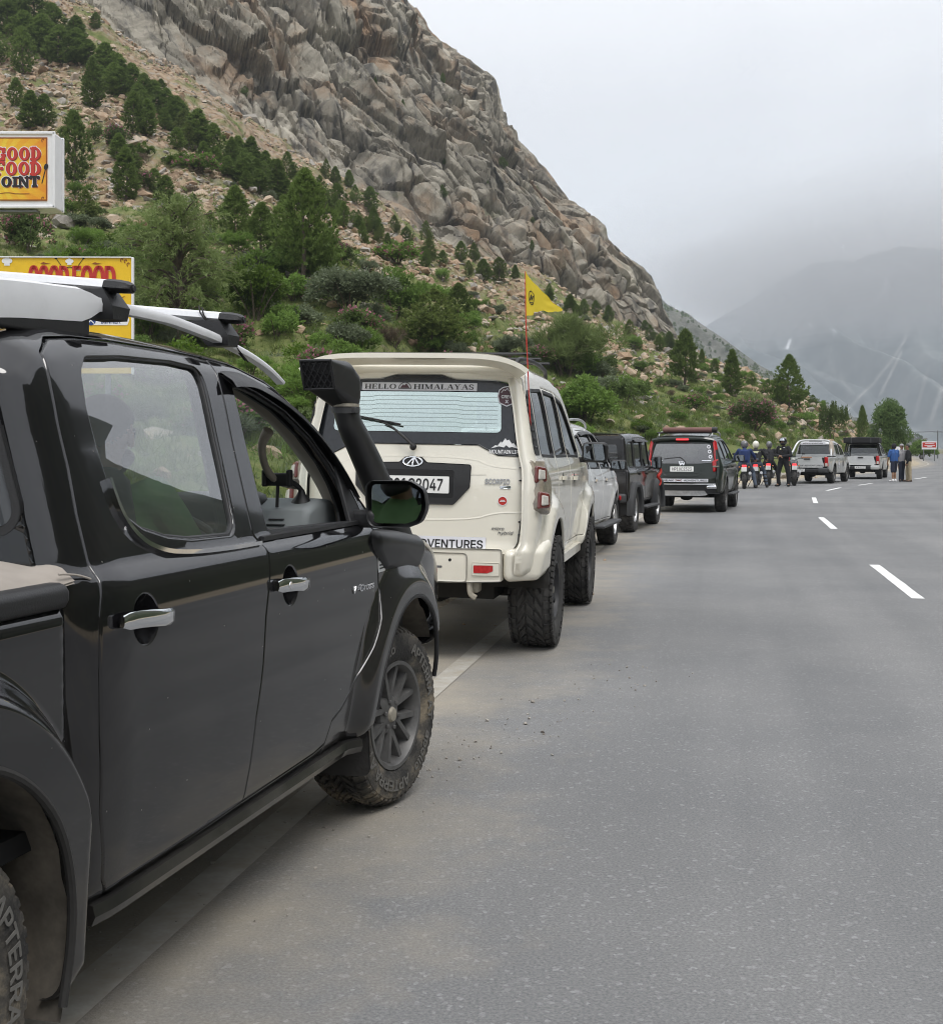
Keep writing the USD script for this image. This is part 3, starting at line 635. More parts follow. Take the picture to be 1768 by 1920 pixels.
def panel(poly, fn, h=0.04, er=0.006, wall=0.012, flip=False, extra=()):
    """A sheet-metal panel: the 2D polygon triangulated, its rim rolled in by er, mapped by fn(u, v, depth) -> points."""
    poly = poly.buffer(0)
    vs, fs, ns, n0 = [], [], [], 0
    for g in getattr(poly, "geoms", [poly]):
        if g.geom_type != "Polygon" or g.area < 1e-6: continue
        pts = [resample(r, h * 0.6) for r in rings_of(g)]
        nb = sum(map(len, pts))
        if er:
            for d in (er * 0.35, er):
                pts += [resample(r, h * 0.6) for r in rings_of(g.buffer(-d, join_style="mitre"))]
        x0, y0, x1, y1 = g.bounds
        gx, gy = np.meshgrid(np.arange(x0 + h / 2, x1, h), np.arange(y0 + h / 2, y1, h * 0.87))
        gx = gx + (np.arange(gx.shape[0]) % 2)[:, None] * h / 2
        q = np.c_[gx.ravel(), gy.ravel()]
        inner = g.buffer(-(er + 0.45 * h))
        if not inner.is_empty and len(q):
            q = q[shapely.contains_xy(inner, q[:, 0], q[:, 1])]
            if len(extra):                 # rows of points along creases of the surface
                e_ = np.asarray(extra, float); e_ = e_[shapely.contains_xy(inner, e_[:, 0], e_[:, 1])]
                if len(e_) and len(q):
                    dist, _ = cKDTree(e_).query(q); q = q[dist > h * .55]
                pts.append(e_)
            pts.append(q)
        p = np.vstack(pts)
        p, ix = np.unique(np.round(p, 6), axis=0, return_index=True)
        if len(p) < 3: continue
        t = Delaunay(p, qhull_options="QJ").simplices
        c = p[t].mean(1)
        a = p[t]
        ar = (a[:, 1, 0] - a[:, 0, 0]) * (a[:, 2, 1] - a[:, 0, 1]) - (a[:, 1, 1] - a[:, 0, 1]) * (a[:, 2, 0] - a[:, 0, 0])
        t = np.where((ar < 0)[:, None], t[:, ::-1], t)
        t = t[shapely.contains_xy(g, c[:, 0], c[:, 1]) & (np.abs(ar) > 1e-10)]
        d = shapely.distance(g.boundary, shapely.points(p))
        dep = np.where(d < er, er - np.sqrt(np.maximum(er**2 - (er - d) ** 2, 0)), 0) if er else np.zeros(len(p))
        v = fn(p[:, 0], p[:, 1], dep)
        f = t
        # normals of the bent surface, turned outwards on the rolled rim
        e_ = 1e-3
        z_ = np.zeros(len(p))
        s0 = fn(p[:, 0], p[:, 1], z_)
        Tu, Tv = fn(p[:, 0] + e_, p[:, 1], z_) - fn(p[:, 0] - e_, p[:, 1], z_), fn(p[:, 0], p[:, 1] + e_, z_) - fn(p[:, 0], p[:, 1] - e_, z_)
        Tu /= np.maximum(np.linalg.norm(Tu, axis=1, keepdims=True), 1e-12); Tv /= np.maximum(np.linalg.norm(Tv, axis=1, keepdims=True), 1e-12)
        n = np.cross(Tu, Tv); n /= np.maximum(np.linalg.norm(n, axis=1, keepdims=True), 1e-12)
        fnm = np.cross(v[t[:, 1]] - v[t[:, 0]], v[t[:, 2]] - v[t[:, 0]])
        if (fnm * n[t[:, 0]]).sum() < 0: n = -n
        if er:
            on = shapely.get_coordinates(shapely.shortest_line(shapely.points(p), g.boundary))[1::2]
            gdir = on - p; gl = np.linalg.norm(gdir, axis=1, keepdims=True); gdir = np.where(gl > 1e-6, gdir / np.maximum(gl, 1e-9), 0)
            # on the rim itself the way out is away from the inside
            rim = gl[:, 0] < 1e-6
            if rim.any():
                inn = p[~rim]
                if len(inn):
                    _, kk = cKDTree(inn).query(p[rim]); q = p[rim] - inn[kk]; gdir[rim] = q / np.maximum(np.linalg.norm(q, axis=1, keepdims=True), 1e-9)
            dd_ = np.clip(d, er * .12, er); sl = np.clip((er - dd_) / np.sqrt(np.maximum(er**2 - (er - dd_) ** 2, 1e-12)), 0, 1.6)[:, None]
            n = n + sl * (gdir[:, :1] * Tu + gdir[:, 1:] * Tv); n /= np.maximum(np.linalg.norm(n, axis=1, keepdims=True), 1e-12)
        if wall:
            e = np.sort(np.vstack([t[:, [0, 1]], t[:, [1, 2]], t[:, [2, 0]]]), 1)
            de = np.vstack([t[:, [0, 1]], t[:, [1, 2]], t[:, [2, 0]]])
            _, inv, cnt = np.unique(e, axis=0, return_inverse=True, return_counts=True)
            b = de[cnt[inv.ravel()] == 1]
            k = len(b); v2 = fn(p[:, 0], p[:, 1], dep + wall); m0 = len(v)
            wv = np.stack([v[b[:, 1]], v[b[:, 0]], v2[b[:, 0]], v2[b[:, 1]]], 1)
            wn = np.cross(wv[:, 1] - wv[:, 0], wv[:, 2] - wv[:, 0]); wn /= np.maximum(np.linalg.norm(wn, axis=1, keepdims=True), 1e-12)
            v = np.vstack([v, wv.reshape(-1, 3)]); n = np.vstack([n, np.repeat(wn, 4, 0)])
            ii = m0 + np.arange(k)[:, None] * 4
            f = np.vstack([t, ii + [0, 1, 2], ii + [0, 2, 3]])
        vs.append(v); fs.append(f + n0); ns.append(n); n0 += len(v)
    v, f, n = np.vstack(vs), np.vstack(fs), np.vstack(ns)
    use = np.unique(f); re = np.full(len(v), -1); re[use] = np.arange(len(use))
    v, f, n = v[use], re[f], n[use]
    return Shaped(v, f[:, ::-1] if flip else f, -n if flip else n)

def rpoly(pts, r):
    """Polygon with rounded corners."""
    p = Polygon(pts).buffer(0)
    q = p.buffer(-r, quad_segs=4).buffer(2 * r, quad_segs=4).buffer(-r, quad_segs=4)
    return q if not q.is_empty else p

def disc(c, r, n=40): return Point(c).buffer(r, quad_segs=n // 4)

class Skin:
    """The side surface of a car: y = -(w(x, z) - edge roll); sil is the outline of the side in (x, z)."""
    def __init__(s, w, sil, roll=0.07):
        s.w, s.sil, s.roll = w, sil, roll
        s.top = sil.boundary
    def rolled(s, x, z):
        d = shapely.distance(s.top, shapely.points(np.c_[x, z]))
        d = np.where(shapely.contains_xy(s.sil, x, z), d, 0)
        r = s.roll
        return np.where(d < r, r - np.sqrt(np.maximum(r * r - (r - d) ** 2, 0)), 0)
    def half(s, x, z): return s.w(x, z) - s.rolled(x, z)
    def right(s, out=0.0):
        return lambda x, z, dep: np.c_[x, -(s.w(x, z) - s.rolled(x, z) - dep + out), z]
    def left(s, out=0.0):
        return lambda x, z, dep: np.c_[x, s.w(x, z) - s.rolled(x, z) - dep + out, z]
    def cross(s, chain, n=15, crown=0.02, h=0.05, up=None):
        """Surface from side to side along a chain of (x, z) points on the outline."""
        c = np.asarray(chain, float)
        d = np.r_[0, np.cumsum(np.linalg.norm(np.diff(c, axis=0), axis=1))]
        t = np.unique(np.r_[d, np.linspace(0, d[-1], max(2, int(d[-1] / h)))])
        c = np.stack([np.interp(t, d, c[:, k]) for k in (0, 1)], 1)
        tg = np.gradient(c, axis=0); tg /= np.maximum(np.linalg.norm(tg, axis=1, keepdims=True), 1e-9)
        nrm = np.stack([-tg[:, 1], tg[:, 0]], 1)
        inside = shapely.contains_xy(s.sil, *(c + nrm * 0.02).T)
        nrm = np.where(inside[:, None], -nrm, nrm)
        w = s.w(c[:, 0], c[:, 1]) - s.roll
        u = np.sin(np.linspace(-1, 1, n) * np.pi / 2)
        cr = crown * (1 - u**2)
        v = np.stack([c[:, 0:1] + nrm[:, 0:1] * cr, w[:, None] * u, c[:, 1:2] + nrm[:, 1:2] * cr], -1)
        f = grid_faces(len(c), n)
        m = v.reshape(-1, 3)
        # outward orientation
        a = m[f[:, 0]]; nn = np.cross(m[f[:, 1]] - a, m[f[:, 2]] - a).reshape(-1, 3)
        avg = nn.sum(0); want = np.r_[nrm.mean(0)[0], 0, nrm.mean(0)[1]]
        return (m, f) if avg @ want > 0 else (m, f[:, ::-1])

def mirror(m):
    if isinstance(m, Shaped): m = (m.v, m.f)
    v, f, _ = meshkit.arrays(m)
    return v * [1, -1, 1], f[:, ::-1]

def revolve_y(profile, n=48, closed=False):
    """Profile of (radius, y) turned about the y axis."""
    p = np.asarray(profile, float)
    a = np.linspace(0, 2 * np.pi, n, endpoint=False)
    v = np.stack([p[:, None, 0] * np.cos(a), np.broadcast_to(p[:, None, 1], (len(p), n)), p[:, None, 0] * np.sin(a)], -1)
    if closed: p = p
    f = grid_faces(len(p), n, wrap=True)
    return v.reshape(-1, 3), f[:, ::-1]

def revolve_z(profile, n=32):
    p = np.asarray(profile, float); a = np.linspace(0, 2 * np.pi, n, endpoint=False)
    v = np.stack([p[:, None, 0] * np.cos(a), p[:, None, 0] * np.sin(a), np.broadcast_to(p[:, None, 1], (len(p), n))], -1)
    return v.reshape(-1, 3), grid_faces(len(p), n, wrap=True)

# ---- lettering
def letters(text, h, width=None, depth=0.002, bold=False, slant=0.0):
    v, f, _ = meshkit.arrays(meshkit.text_mesh(text, h, depth, bold))
    v = v.copy(); v[:, 0] -= v[:, 0].min()
    if width: v[:, 0] *= width / v[:, 0].max()
    v[:, 0] += v[:, 1] * slant
    return v, f

def on_plane(m, origin, ux, uy):
    v, f, _ = meshkit.arrays(m)
    ux, uy = np.asarray(ux, float), np.asarray(uy, float)
    ux = ux / np.linalg.norm(ux); uy = uy - ux * (uy @ ux); uy /= np.linalg.norm(uy)
    return np.asarray(origin, float) + v[:, :1] * ux + v[:, 1:2] * uy + v[:, 2:] * np.cross(ux, uy), f

SERIF = {  # letters with serifs: thick stems, thin strokes, feet; in a box of height 1
    "H": (0.86, [("s", .16), ("s", .70), ("t", .16, .5, .70, .5), ("f", .16), ("f", .70)]),
    "E": (0.72, [("s", .16), ("t", .06, .98, .64, .98), ("t", .06, .02, .66, .02), ("t", .16, .52, .5, .52), ("v", .62, .78, .98), ("v", .64, .02, .24), ("v", .49, .42, .62)]),
    "F": (0.68, [("s", .16), ("t", .06, .98, .62, .98), ("t", .16, .5, .48, .5), ("v", .6, .76, .98), ("v", .47, .4, .6), ("f0", .16)]),
    "L": (0.66, [("s", .16), ("t", .06, .02, .60, .02), ("v", .58, .02, .26), ("f1", .16)]),
    "I": (0.34, [("s", .17), ("f", .17)]),
    "M": (1.02, [("t", .14, 0, .14, 1), ("d", .16, 1, .50, .05), ("t", .50, .05, .84, 1), ("s", .86), ("f0", .14), ("f", .86), ("f1", .14)]),
    "A": (0.84, [("t", .12, 0, .42, 1), ("d", .44, 1, .74, 0), ("t", .24, .34, .62, .34), ("f0", .12), ("f0", .74)]),
    "Y": (0.80, [("d", .14, 1, .40, .45), ("t", .66, 1, .40, .45), ("sh", .40), ("f1", .14), ("f1", .66), ("f0", .40)]),
    "N": (0.86, [("t", .14, 0, .14, 1), ("d", .16, 1, .70, .02), ("t", .72, 0, .72, 1), ("f0", .14), ("f1", .14), ("f1", .72)]),
    "T": (0.74, [("s", .37), ("t", .04, .98, .70, .98), ("v", .06, .76, .98), ("v", .68, .76, .98), ("f0", .37)]),
    "P": (0.70, [("s", .16), ("arc", .30, .73, .25, -90, 90), ("t", .16, .98, .32, .98), ("t", .16, .48, .32, .48), ("f0", .16), ("f1", .16)]),
    "D": (0.82, [("s", .16), ("arcd", .30, .5), ("t", .16, .98, .34, .98), ("t", .16, .02, .34, .02), ("f", .16)]),
    "O": (0.86, [("o", .43)]), "G": (0.86, [("g", .43), ("v", .70, .0, .42), ("t", .56, .42, .80, .42), ("v", .74, .74, .98)]),
    "S": (0.62, [("S", .31), ("v", .54, .72, .98), ("v", .07, .02, .28)])}
def serif(text, h, weight=0.17, thin=0.055, gap=0.08, width=None):
    x, shapes = 0.0, []
    wd, tn = weight / 2, thin / 2
    for ch in text:
        if ch == " ": x += 0.4; continue
        adv, parts = SERIF[ch]; g = []
        for p in parts:
            k = p[0]
            if k == "s": g.append(sbox(p[1] - wd, 0, p[1] + wd, 1))
            elif k == "sh": g.append(sbox(p[1] - wd, 0, p[1] + wd, .5))
            elif k == "v": g.append(sbox(p[1] - tn * 1.3, p[2], p[1] + tn * 1.3, p[3]))
            elif k == "t": g.append(LineString([(p[1], p[2]), (p[3], p[4])]).buffer(tn, cap_style="square"))
            elif k == "d": g.append(LineString([(p[1], p[2]), (p[3], p[4])]).buffer(wd * .95, cap_style="flat"))
            elif k in ("f", "f0", "f1"):
                for y in ([0, 1] if k == "f" else [0] if k == "f0" else [1]):
                    g.append(sbox(p[1] - wd - .09, y if y == 0 else 1 - thin, p[1] + wd + .09, thin if y == 0 else 1))
            elif k == "arc":
                g.append(affinity.scale(disc((p[1], p[2]), p[3] + .0), 1.25, 1.0).difference(affinity.scale(disc((p[1], p[2]), p[3] - weight), 1.1, 1.5)).intersection(sbox(p[1], 0, 2, 1)))
            elif k == "arcd":
                g.append(affinity.scale(disc((p[1], p[2]), .5), .96, 1.0).difference(affinity.scale(disc((p[1], p[2]), .5 - thin), .96 * (.48 - weight) / (.5 - thin), 1)).intersection(sbox(p[1], 0, 2, 1)))
            elif k in ("o", "g"):
                e = affinity.scale(disc((p[1], .5), .5), .84, 1.03).difference(affinity.scale(disc((p[1], .5), .5), .84 - weight * 2, 1.03 - thin * 2))
                g.append(e.difference(Polygon([(p[1], .5), (1.2, .30), (1.2, .72)])) if k == "g" else e)
            elif k == "S":
                a = np.radians(np.linspace(30, 250, 16)); b = np.radians(np.linspace(70, -150, 16))
                path = list(np.c_[p[1] + .21 * np.cos(a), .75 + .23 * np.sin(a)]) + list(np.c_[p[1] + .21 * np.cos(b), .25 + .24 * np.sin(b)])
                g.append(LineString(path).buffer(wd * .72, cap_style="flat").intersection(sbox(-1, -.02, 2, 1.02)))
        shapes.append(affinity.translate(unary_union(g), x, 0)); x += adv + gap
    s = unary_union(shapes)
    s = affinity.scale(s, h, h, origin=(0, 0))
    x0, _, x1, _ = s.bounds
    s = affinity.translate(s, -x0, 0)
    return affinity.scale(s, width / (x1 - x0), 1, origin=(0, 0)) if width else s

# ---- wheels
def tyre_mesh(R, rim, wid, blocks="at", n=56):
    hw = wid / 2
    sw = R - rim
    prof = [(rim - .012, -hw * .80), (rim + .006, -hw * .86), (rim + sw * .25, -hw * .98), (rim + sw * .5, -hw * 1.02), (rim + sw * .75, -hw * .98), (R - .028, -hw * .86), (R - .014, -hw * .70), (R - .010, 0)]
    prof = prof + [(r, -y) for r, y in prof[-2::-1]]
    ms = [revolve_y(prof, 64)]
    bl = []
    def block(a, y, da, dy, r0, r1, sk=0.0, y2=None):
        c = []
        for rr, g in ((r0, 1.0), (r1, 0.86)):
            for sa, sy in ((-1, -1), (1, -1), (1, 1), (-1, 1)):
                aa = a + sa * da / 2 * g + sk * sy * dy; yy = y + sy * dy / 2 * g
                r_ = rr - max(0, abs(yy) - hw * .62) * .55
                c.append((r_ * np.cos(aa), yy, r_ * np.sin(aa)))
        bl.append((np.array(c), np.array([(0, 1, 2), (0, 2, 3), (4, 6, 5), (4, 7, 6), (0, 5, 1), (0, 4, 5), (1, 6, 2), (1, 5, 6), (2, 7, 3), (2, 6, 7), (3, 4, 0), (3, 7, 4)])))
    st = 2 * np.pi / n
    if blocks == "at":
        for k in range(n):
            a = k * st
            for s in (-1, 1):
                block(a + (s > 0) * st / 2, s * hw * .80, st * .62, hw * .36, R - .03, R - .002 - .001 * (k % 2), 0.0)
                block(a + .25 * st, s * hw * .42, st * .66, hw * .30, R - .02, R, 1.0 * s)
            block(a + .5 * st, 0, st * .6, hw * .34, R - .02, R, 1.4)
    elif blocks == "mt":
        m = n // 2; st = 2 * np.pi / m
        for k in range(m):
            a = k * st
            for s in (-1, 1):
                block(a + (s > 0) * st / 2, s * hw * .82, st * (.70 if k % 2 else .58), hw * (.44 if k % 2 else .36), R - .035, R, .25 * s)
                block(a + (s > 0) * st / 2 + .1 * st, s * hw * .40, st * .72, hw * .36, R - .03, R + .003, 1.7 * s)
                # side lugs
                for q in (0, 1):
                    aa = a + (s > 0) * st / 2 + q * .5 * st; ln = .075 if (k + q) % 2 else .05
                    c = []
                    for dr, yy in ((-.012, hw * .93), (-.012, hw * 1.03), (-ln, hw * 1.05), (-ln, hw * .95)):
                        for sa in (-1, 1):
                            c.append(((R + dr) * np.cos(aa + sa * st * .17), s * yy, (R + dr) * np.sin(aa + sa * st * .17)))
                    h_ = m3.Manifold.hull_points(np.array(c)).to_mesh()
                    bl.append((np.array(h_.vert_properties[:, :3], float), np.array(h_.tri_verts, int)))
            block(a + .3 * st, 0, st * .62, hw * .34, R - .03, R + .003, -1.2)
    else:
        for k in range(n // 2):
            a = k * st * 2
            for s in (-1, 1): block(a, s * hw * .78, st * 1.5, hw * .4, R - .02, R, .3 * s)
            for y in (-.3, .3): block(a, y * hw, st * 1.9, hw * .42, R - .02, R, .2)
    return cat(*ms, *bl)

def bar(p0, p1, w0, w1, t0, t1):
    """Tapered bar between two points in a wheel's face plane (x, z), thickness along y given as (y outer, y inner)."""
    p0, p1 = np.asarray(p0, float), np.asarray(p1, float)
    d = (p1 - p0) / np.linalg.norm(p1 - p0); n = np.array([-d[1], d[0]])
    c = []
    for p, w, (ya, yb) in ((p0, w0, t0), (p1, w1, t1)):
        for s in (-1, 1):
            q = p + n * s * w / 2; c.append((q[0], yb, q[1]))
            q = p + n * s * w * .32; c.append((q[0], ya, q[1]))
    m = m3.Manifold.hull_points(np.array(c)).to_mesh()
    return np.array(m.vert_properties[:, :3], float), np.array(m.tri_verts, int)

def rim_mesh(rim, wid, style):
    """Outer face towards -y."""
    hw = wid / 2
    lip = revolve_y([(rim + .004, -hw * .84), (rim + .004, -hw * .90), (rim - .012, -hw * .90), (rim - .02, -hw * .80), (rim - .03, -hw * .55), (rim - .04, hw * .2), (rim - .02, hw * .8), (rim + .004, hw * .84)], 56)
    parts = [lip]
    yo, yi = -hw * .68, -hw * .42
    k, pair = {"twin6": (6, .052), "twin5": (5, .06), "star6": (6, 0), "five": (5, 0), "ten": (10, 0)}[style]
    for i in range(k):
        a = 2 * np.pi * i / k + .3
        d, n = np.array([np.cos(a), np.sin(a)]), np.array([-np.sin(a), np.cos(a)])
        if pair:
            for s in (-1, 1):
                parts.append(bar(d * .055 + n * s * .03, d * (rim - .015) + n * s * pair, .036, .034, (yo, yi), (yo - .012, yi)))
        else:
            w0, w1 = (.06, .04) if k < 10 else (.026, .022)
            parts.append(bar(d * .05, d * (rim - .015), w0, w1, (yo, yi), (yo - .012, yi)))
    parts.append(revolve_y([(.0, yo - .004), (.05, yo - .004), (.078, yo + .008), (.085, yi)], 24))
    for i in range(6):
        a = 2 * np.pi * i / 6
        parts.append(moved(rbox((.018, .014, .018), .005, seg=6), (.058 * np.cos(a), yo - .006, .058 * np.sin(a))))
    return cat(*parts)

def add_wheel(car, x, y, R, rim, wid, style, tyre_mat, rim_mat, blocks, first=None, turn=0.0, cap_mat="alloy_pale", spin=0.0, ring_text=None):
    """wheel > tyre, rim, brake_disc, hub_cap. y < 0 is the right side."""
    path = numbered(car, "wheel")
    X = UsdGeom.Xform.Define(stage, path)
    if first: X.GetPrim().GetReferences().AddInternalReference(first)
    X.ClearXformOpOrder()
    X.AddTranslateOp(opSuffix="at").Set(Gf.Vec3d(x, y, R))
    X.AddRotateZOp(opSuffix="steer").Set(turn + (180.0 if y > 0 else 0.0))
    X.AddRotateYOp(opSuffix="spin").Set(spin)
    if not first:
        obj("tyre", tyre_mesh(R, rim, wid, blocks), tyre_mat, path, smooth=28)
        obj("rim", rim_mesh(rim, wid, style), rim_mat, path, smooth=35)
        hw = wid / 2
        obj("brake_disc", cat(revolve_y([(0.0, -hw * .05), (rim * .7, -hw * .05), (rim * .7, hw * .1)], 28), box((.09, .06, .16), (rim * .55, -hw * .05, 0.0))), "brake_steel", path, smooth=40)
        obj("hub_cap", revolve_y([(0.0, -hw * .80), (.026, -hw * .79), (.034, -hw * .70), (.036, -hw * .60)], 20), cap_mat, path, smooth=40)
        if ring_text: ring_text(path)
    return path

def ring_letters(text, r, h, y, a0, a1, depth=.0015, outline=True):
    """Letters round a sidewall, their heads outwards, from angle a0 to a1 (degrees, in the wheel plane seen from -y, x to the right, z up)."""
    m = meshkit.text_mesh(text, h, depth, True)
    v, f, _ = meshkit.arrays(m)
    v, f = trimesh.remesh.subdivide_to_size(v, f, h * 0.5)
    x = v[:, 0] - v[:, 0].min(); t = x / x.max()
    a = np.radians(a0 + (a1 - a0) * t); rr = r + v[:, 1]
    yy = y(rr) if callable(y) else y
    return np.c_[rr * np.cos(a), yy - v[:, 2], rr * np.sin(a)], f

# ---- seats
def seat(car, x, y, z, mat_, w=.50, back=.62, lean=.30):
    path = numbered(car, "seat")
    c, s = math.cos(lean), math.sin(lean)
    ms = [rbox((.5, w, .16), .06, (x + .22, y, z))]
    b = rbox((.13, w, back), .055); ms.append(moved(b, (x - .05 - s * back / 2, y, z + .05 + c * back / 2), ry=-lean))
    hr = rbox((.10, .27, .19), .045); ms.append(moved(hr, (x - .06 - s * (back + .14), y, z + .06 + c * (back + .14)), ry=-lean))
    for q in (-.06, .06): ms.append(tube([(x - .05 - s * (back - .02), y + q, z + .05 + c * (back - .02)), (x - .06 - s * (back + .1), y + q, z + .06 + c * (back + .1))], .008, 6))
    usdkit.mesh(stage, path, cat(*ms), L + mat_, smooth=40)
    return path

plain("rubber", (0.022, 0.021, 0.020), 0.8, var=.3, scale=9, bump=.25)
plain("plastic_black", (0.013, 0.013, 0.014), 0.5, var=.25, bump=.15, bscale=220)
plain("plastic_grey", (0.045, 0.046, 0.048), 0.6, var=.15, bump=.15, bscale=220)
plain("black_inside", (0.008, 0.008, 0.009), 0.8)
plain("underside", (0.02, 0.019, 0.017), 0.9, var=.4)
plain("chrome", (0.75, 0.76, 0.77), 0.06, metallic=1.0, var=.04)
plain("mirror_dimmed", (0.30, 0.32, 0.33), 0.0, metallic=1.0, var=0.0)  # mirror colour darkened to stand in for a dark reflection
plain("mirror_silver", (0.82, 0.84, 0.85), 0.0, metallic=1.0, var=0.0)
plain("alloy_pale", (0.36, 0.33, 0.27), 0.6, metallic=.3, var=.25, scale=30)
plain("alloy_silver", (0.5, 0.5, 0.5), 0.35, metallic=.8, var=.15)
plain("alloy_dark", (0.12, 0.118, 0.115), 0.5, metallic=.35, var=.35, scale=14)
plain("alloy_black", (0.022, 0.022, 0.024), 0.55, var=.4, scale=14)
plain("brake_steel", (0.10, 0.09, 0.08), 0.6, metallic=.6, var=.4)
plain("red_lens", (0.42, 0.012, 0.015), 0.12, coat=.6, var=.15)
plain("red_reflector", (0.45, 0.03, 0.03), 0.18, coat=.5, var=.2, scale=40)
plain("clear_lens", (0.52, 0.50, 0.45), 0.10, coat=.8, var=.25, scale=20)
plain("smoked_lens", (0.26, 0.225, 0.175), 0.12, coat=.8, var=.45, scale=14)
plain("amber_lens", (0.5, 0.17, 0.03), 0.15, coat=.6)
plain("plate_white", (0.78, 0.78, 0.76), 0.45, var=.05)
plain("ink_black", (0.012, 0.012, 0.013), 0.5)
plain("ink_grey", (0.10, 0.10, 0.11), 0.5)
plain("ink_red", (0.5, 0.03, 0.02), 0.5)
plain("ink_white", (0.8, 0.8, 0.8), 0.5, var=.05)
plain("sticker_white", (0.74, 0.74, 0.78), 0.4, var=.05)
plain("sticker_plum", (0.085, 0.035, 0.045), 0.4)
plain("seat_dark", (0.03, 0.031, 0.032), 0.9, var=.2, bump=.2)
plain("seat_grey", (0.11, 0.11, 0.105), 0.9, var=.2, bump=.2)
plain("dash_grey", (0.22, 0.24, 0.245), 0.75, var=.1, bump=.15, bscale=260)
plain("trim_beige", (0.27, 0.24, 0.20), 0.75, var=.1)
pane("glass_side", (0.62, 0.69, 0.68), ior=1.6, boost=0.17)
pane("glass_dark", (0.10, 0.11, 0.12), ior=1.6, boost=0.06)
pane("glass_clear", (0.80, 0.84, 0.83), ior=1.5)
pane("glass_rear_film", (0.42, 0.50, 0.48), ior=1.6, boost=0.56, gloss=(.86, 1.0, .96))
dusty("paint_black", (0.004, 0.004, 0.0045), z0=.30, z1=1.05, amount=.13, base=.002, rough=.05, coat=0.0, dust=(.23, .215, .19), ior=1.65)
dusty("paint_black_flare", (0.006, 0.006, 0.0066), z0=.25, z1=1.15, amount=.14, base=.008, rough=.09, dust=(.2, .185, .16), coat=0.0, ior=1.65)
dusty("paint_cream", (0.80, 0.765, 0.66), z0=.45, z1=1.0, amount=.35, base=.0, rough=.35, dust=(.36, .31, .23), specks=False)
dusty("paint_white", (0.74, 0.74, 0.73), z0=.35, z1=.9, amount=.3, base=.01, rough=.35, dust=(.36, .31, .23), specks=False)
dusty("paint_jeep", (0.010, 0.010, 0.011), z0=.4, z1=1.1, amount=.25, base=.02, rough=.10, coat=0.0)
dusty("paint_green_black", (0.011, 0.017, 0.014), z0=.35, z1=1.0, amount=.2, base=.012, rough=.08, coat=0.0)
dusty("paint_silver", (0.55, 0.56, 0.56), z0=.4, z1=1.0, amount=.5, base=.03, rough=.35, metallic=.25, specks=False, dust=(.34, .30, .24))
mat("tyre_muddy", {"tc": ("texture_coordinate", {}), "n": ("noise_texture", {"scale": 5.0, "detail": 7, "roughness": .7}), "r": ("rgb_ramp", {"ramp": [(.42, (.024, .023, .022)), (.52, (.07, .064, .055)), (.64, (.21, .175, .125))]}),
    "b": ("bump", {"strength": .3, "distance": .01}), "n2": ("noise_texture", {"scale": 90.0, "detail": 2}), "p": ("principled_bsdf", {"roughness": .85})},
    [("tc.object", "n.vector"), ("n.fac", "r.fac"), ("r.color", "p.base_color"), ("tc.object", "n2.vector"), ("n2.fac", "b.height"), ("b.normal", "p.normal")])
mat("tyre_dusty", {"tc": ("texture_coordinate", {}), "n": ("noise_texture", {"scale": 6.0, "detail": 7, "roughness": .7}), "r": ("rgb_ramp", {"ramp": [(.4, (.024, .023, .023)), (.6, (.055, .053, .05)), (.75, (.10, .093, .08))]}),
    "p": ("principled_bsdf", {"roughness": .85})}, [("tc.object", "n.vector"), ("n.fac", "r.fac"), ("r.color", "p.base_color")])
mat("muddy_liner", {"tc": ("texture_coordinate", {}), "n": ("noise_texture", {"scale": 4.0, "detail": 8, "roughness": .7}), "r": ("rgb_ramp", {"ramp": [(.3, (.05, .046, .04)), (.5, (.12, .105, .085)), (.7, (.22, .19, .15))]}),
    "p": ("principled_bsdf", {"roughness": .95})}, [("tc.object", "n.vector"), ("n.fac", "r.fac"), ("r.color", "p.base_color")])
# ------------------------------------------------------------------ the black pickup in the foreground
plain("letter_grey", (0.13, 0.125, 0.115), 0.8, var=.3, scale=30)
plain("alloy_silver_satin", (0.80, 0.81, 0.83), 0.38, metallic=.12, var=.04)
mat("snorkel_black", {"tc": ("texture_coordinate", {}), "n": ("noise_texture", {"scale": 7.0, "detail": 7, "roughness": .65}), "r": ("rgb_ramp", {"ramp": [(.4, (.014, .014, .015)), (.6, (.022, .022, .022)), (.78, (.06, .056, .05))]}),
    "p": ("principled_bsdf", {"roughness": .42})}, [("tc.object", "n.vector"), ("n.fac", "r.fac"), ("r.color", "p.base_color")])
PICKUP_POS, PICKUP_TURN = (-1.564, 4.177, 0.0), 90 - 13.8
pk = thing("pickup_truck", "black double cab pickup with snorkel and silver roof rails, nearest vehicle in the row", "pickup truck", PICKUP_POS, PICKUP_TURN)
_wz = PchipInterpolator([0.2, 0.33, 0.42, 0.55, 0.8, 1.05, 1.13, 1.175, 1.20, 1.215, 1.23, 1.3, 1.5, 1.72, 1.82, 1.9], [.84, .865, .892, .915, .93, .927, .921, .910, .888, .8765, .8710, .8465, .7765, .70, .645, .60])
AF, AR = (1.57, .42), (-1.55, .40)
def sstep(t): t = np.clip(t, 0, 1); return t * t * (3 - 2 * t)
def w_cab(x, z):
    x, z = np.asarray(x, float), np.asarray(z, float)
    w = _wz(z) - 0.10 * np.clip((x - 1.75) / .75, 0, 2) ** 2 - .05 * np.clip((-.74 - x) / .24, 0, 1) ** 2 * (z > 0)
    r = np.hypot(x - AF[0], z - AF[1])
    return w + .055 * sstep((.64 - r) / .13) * sstep((z - .2) / .2)
def w_bed(x, z):
    x, z = np.asarray(x, float), np.asarray(z, float)
    r = np.hypot(x - AR[0], (z - AR[1]) * .97)
    return .900 - .03 * np.clip((.7 - z) / .4, 0, 1) + .075 * sstep((.668 - r) / .085)
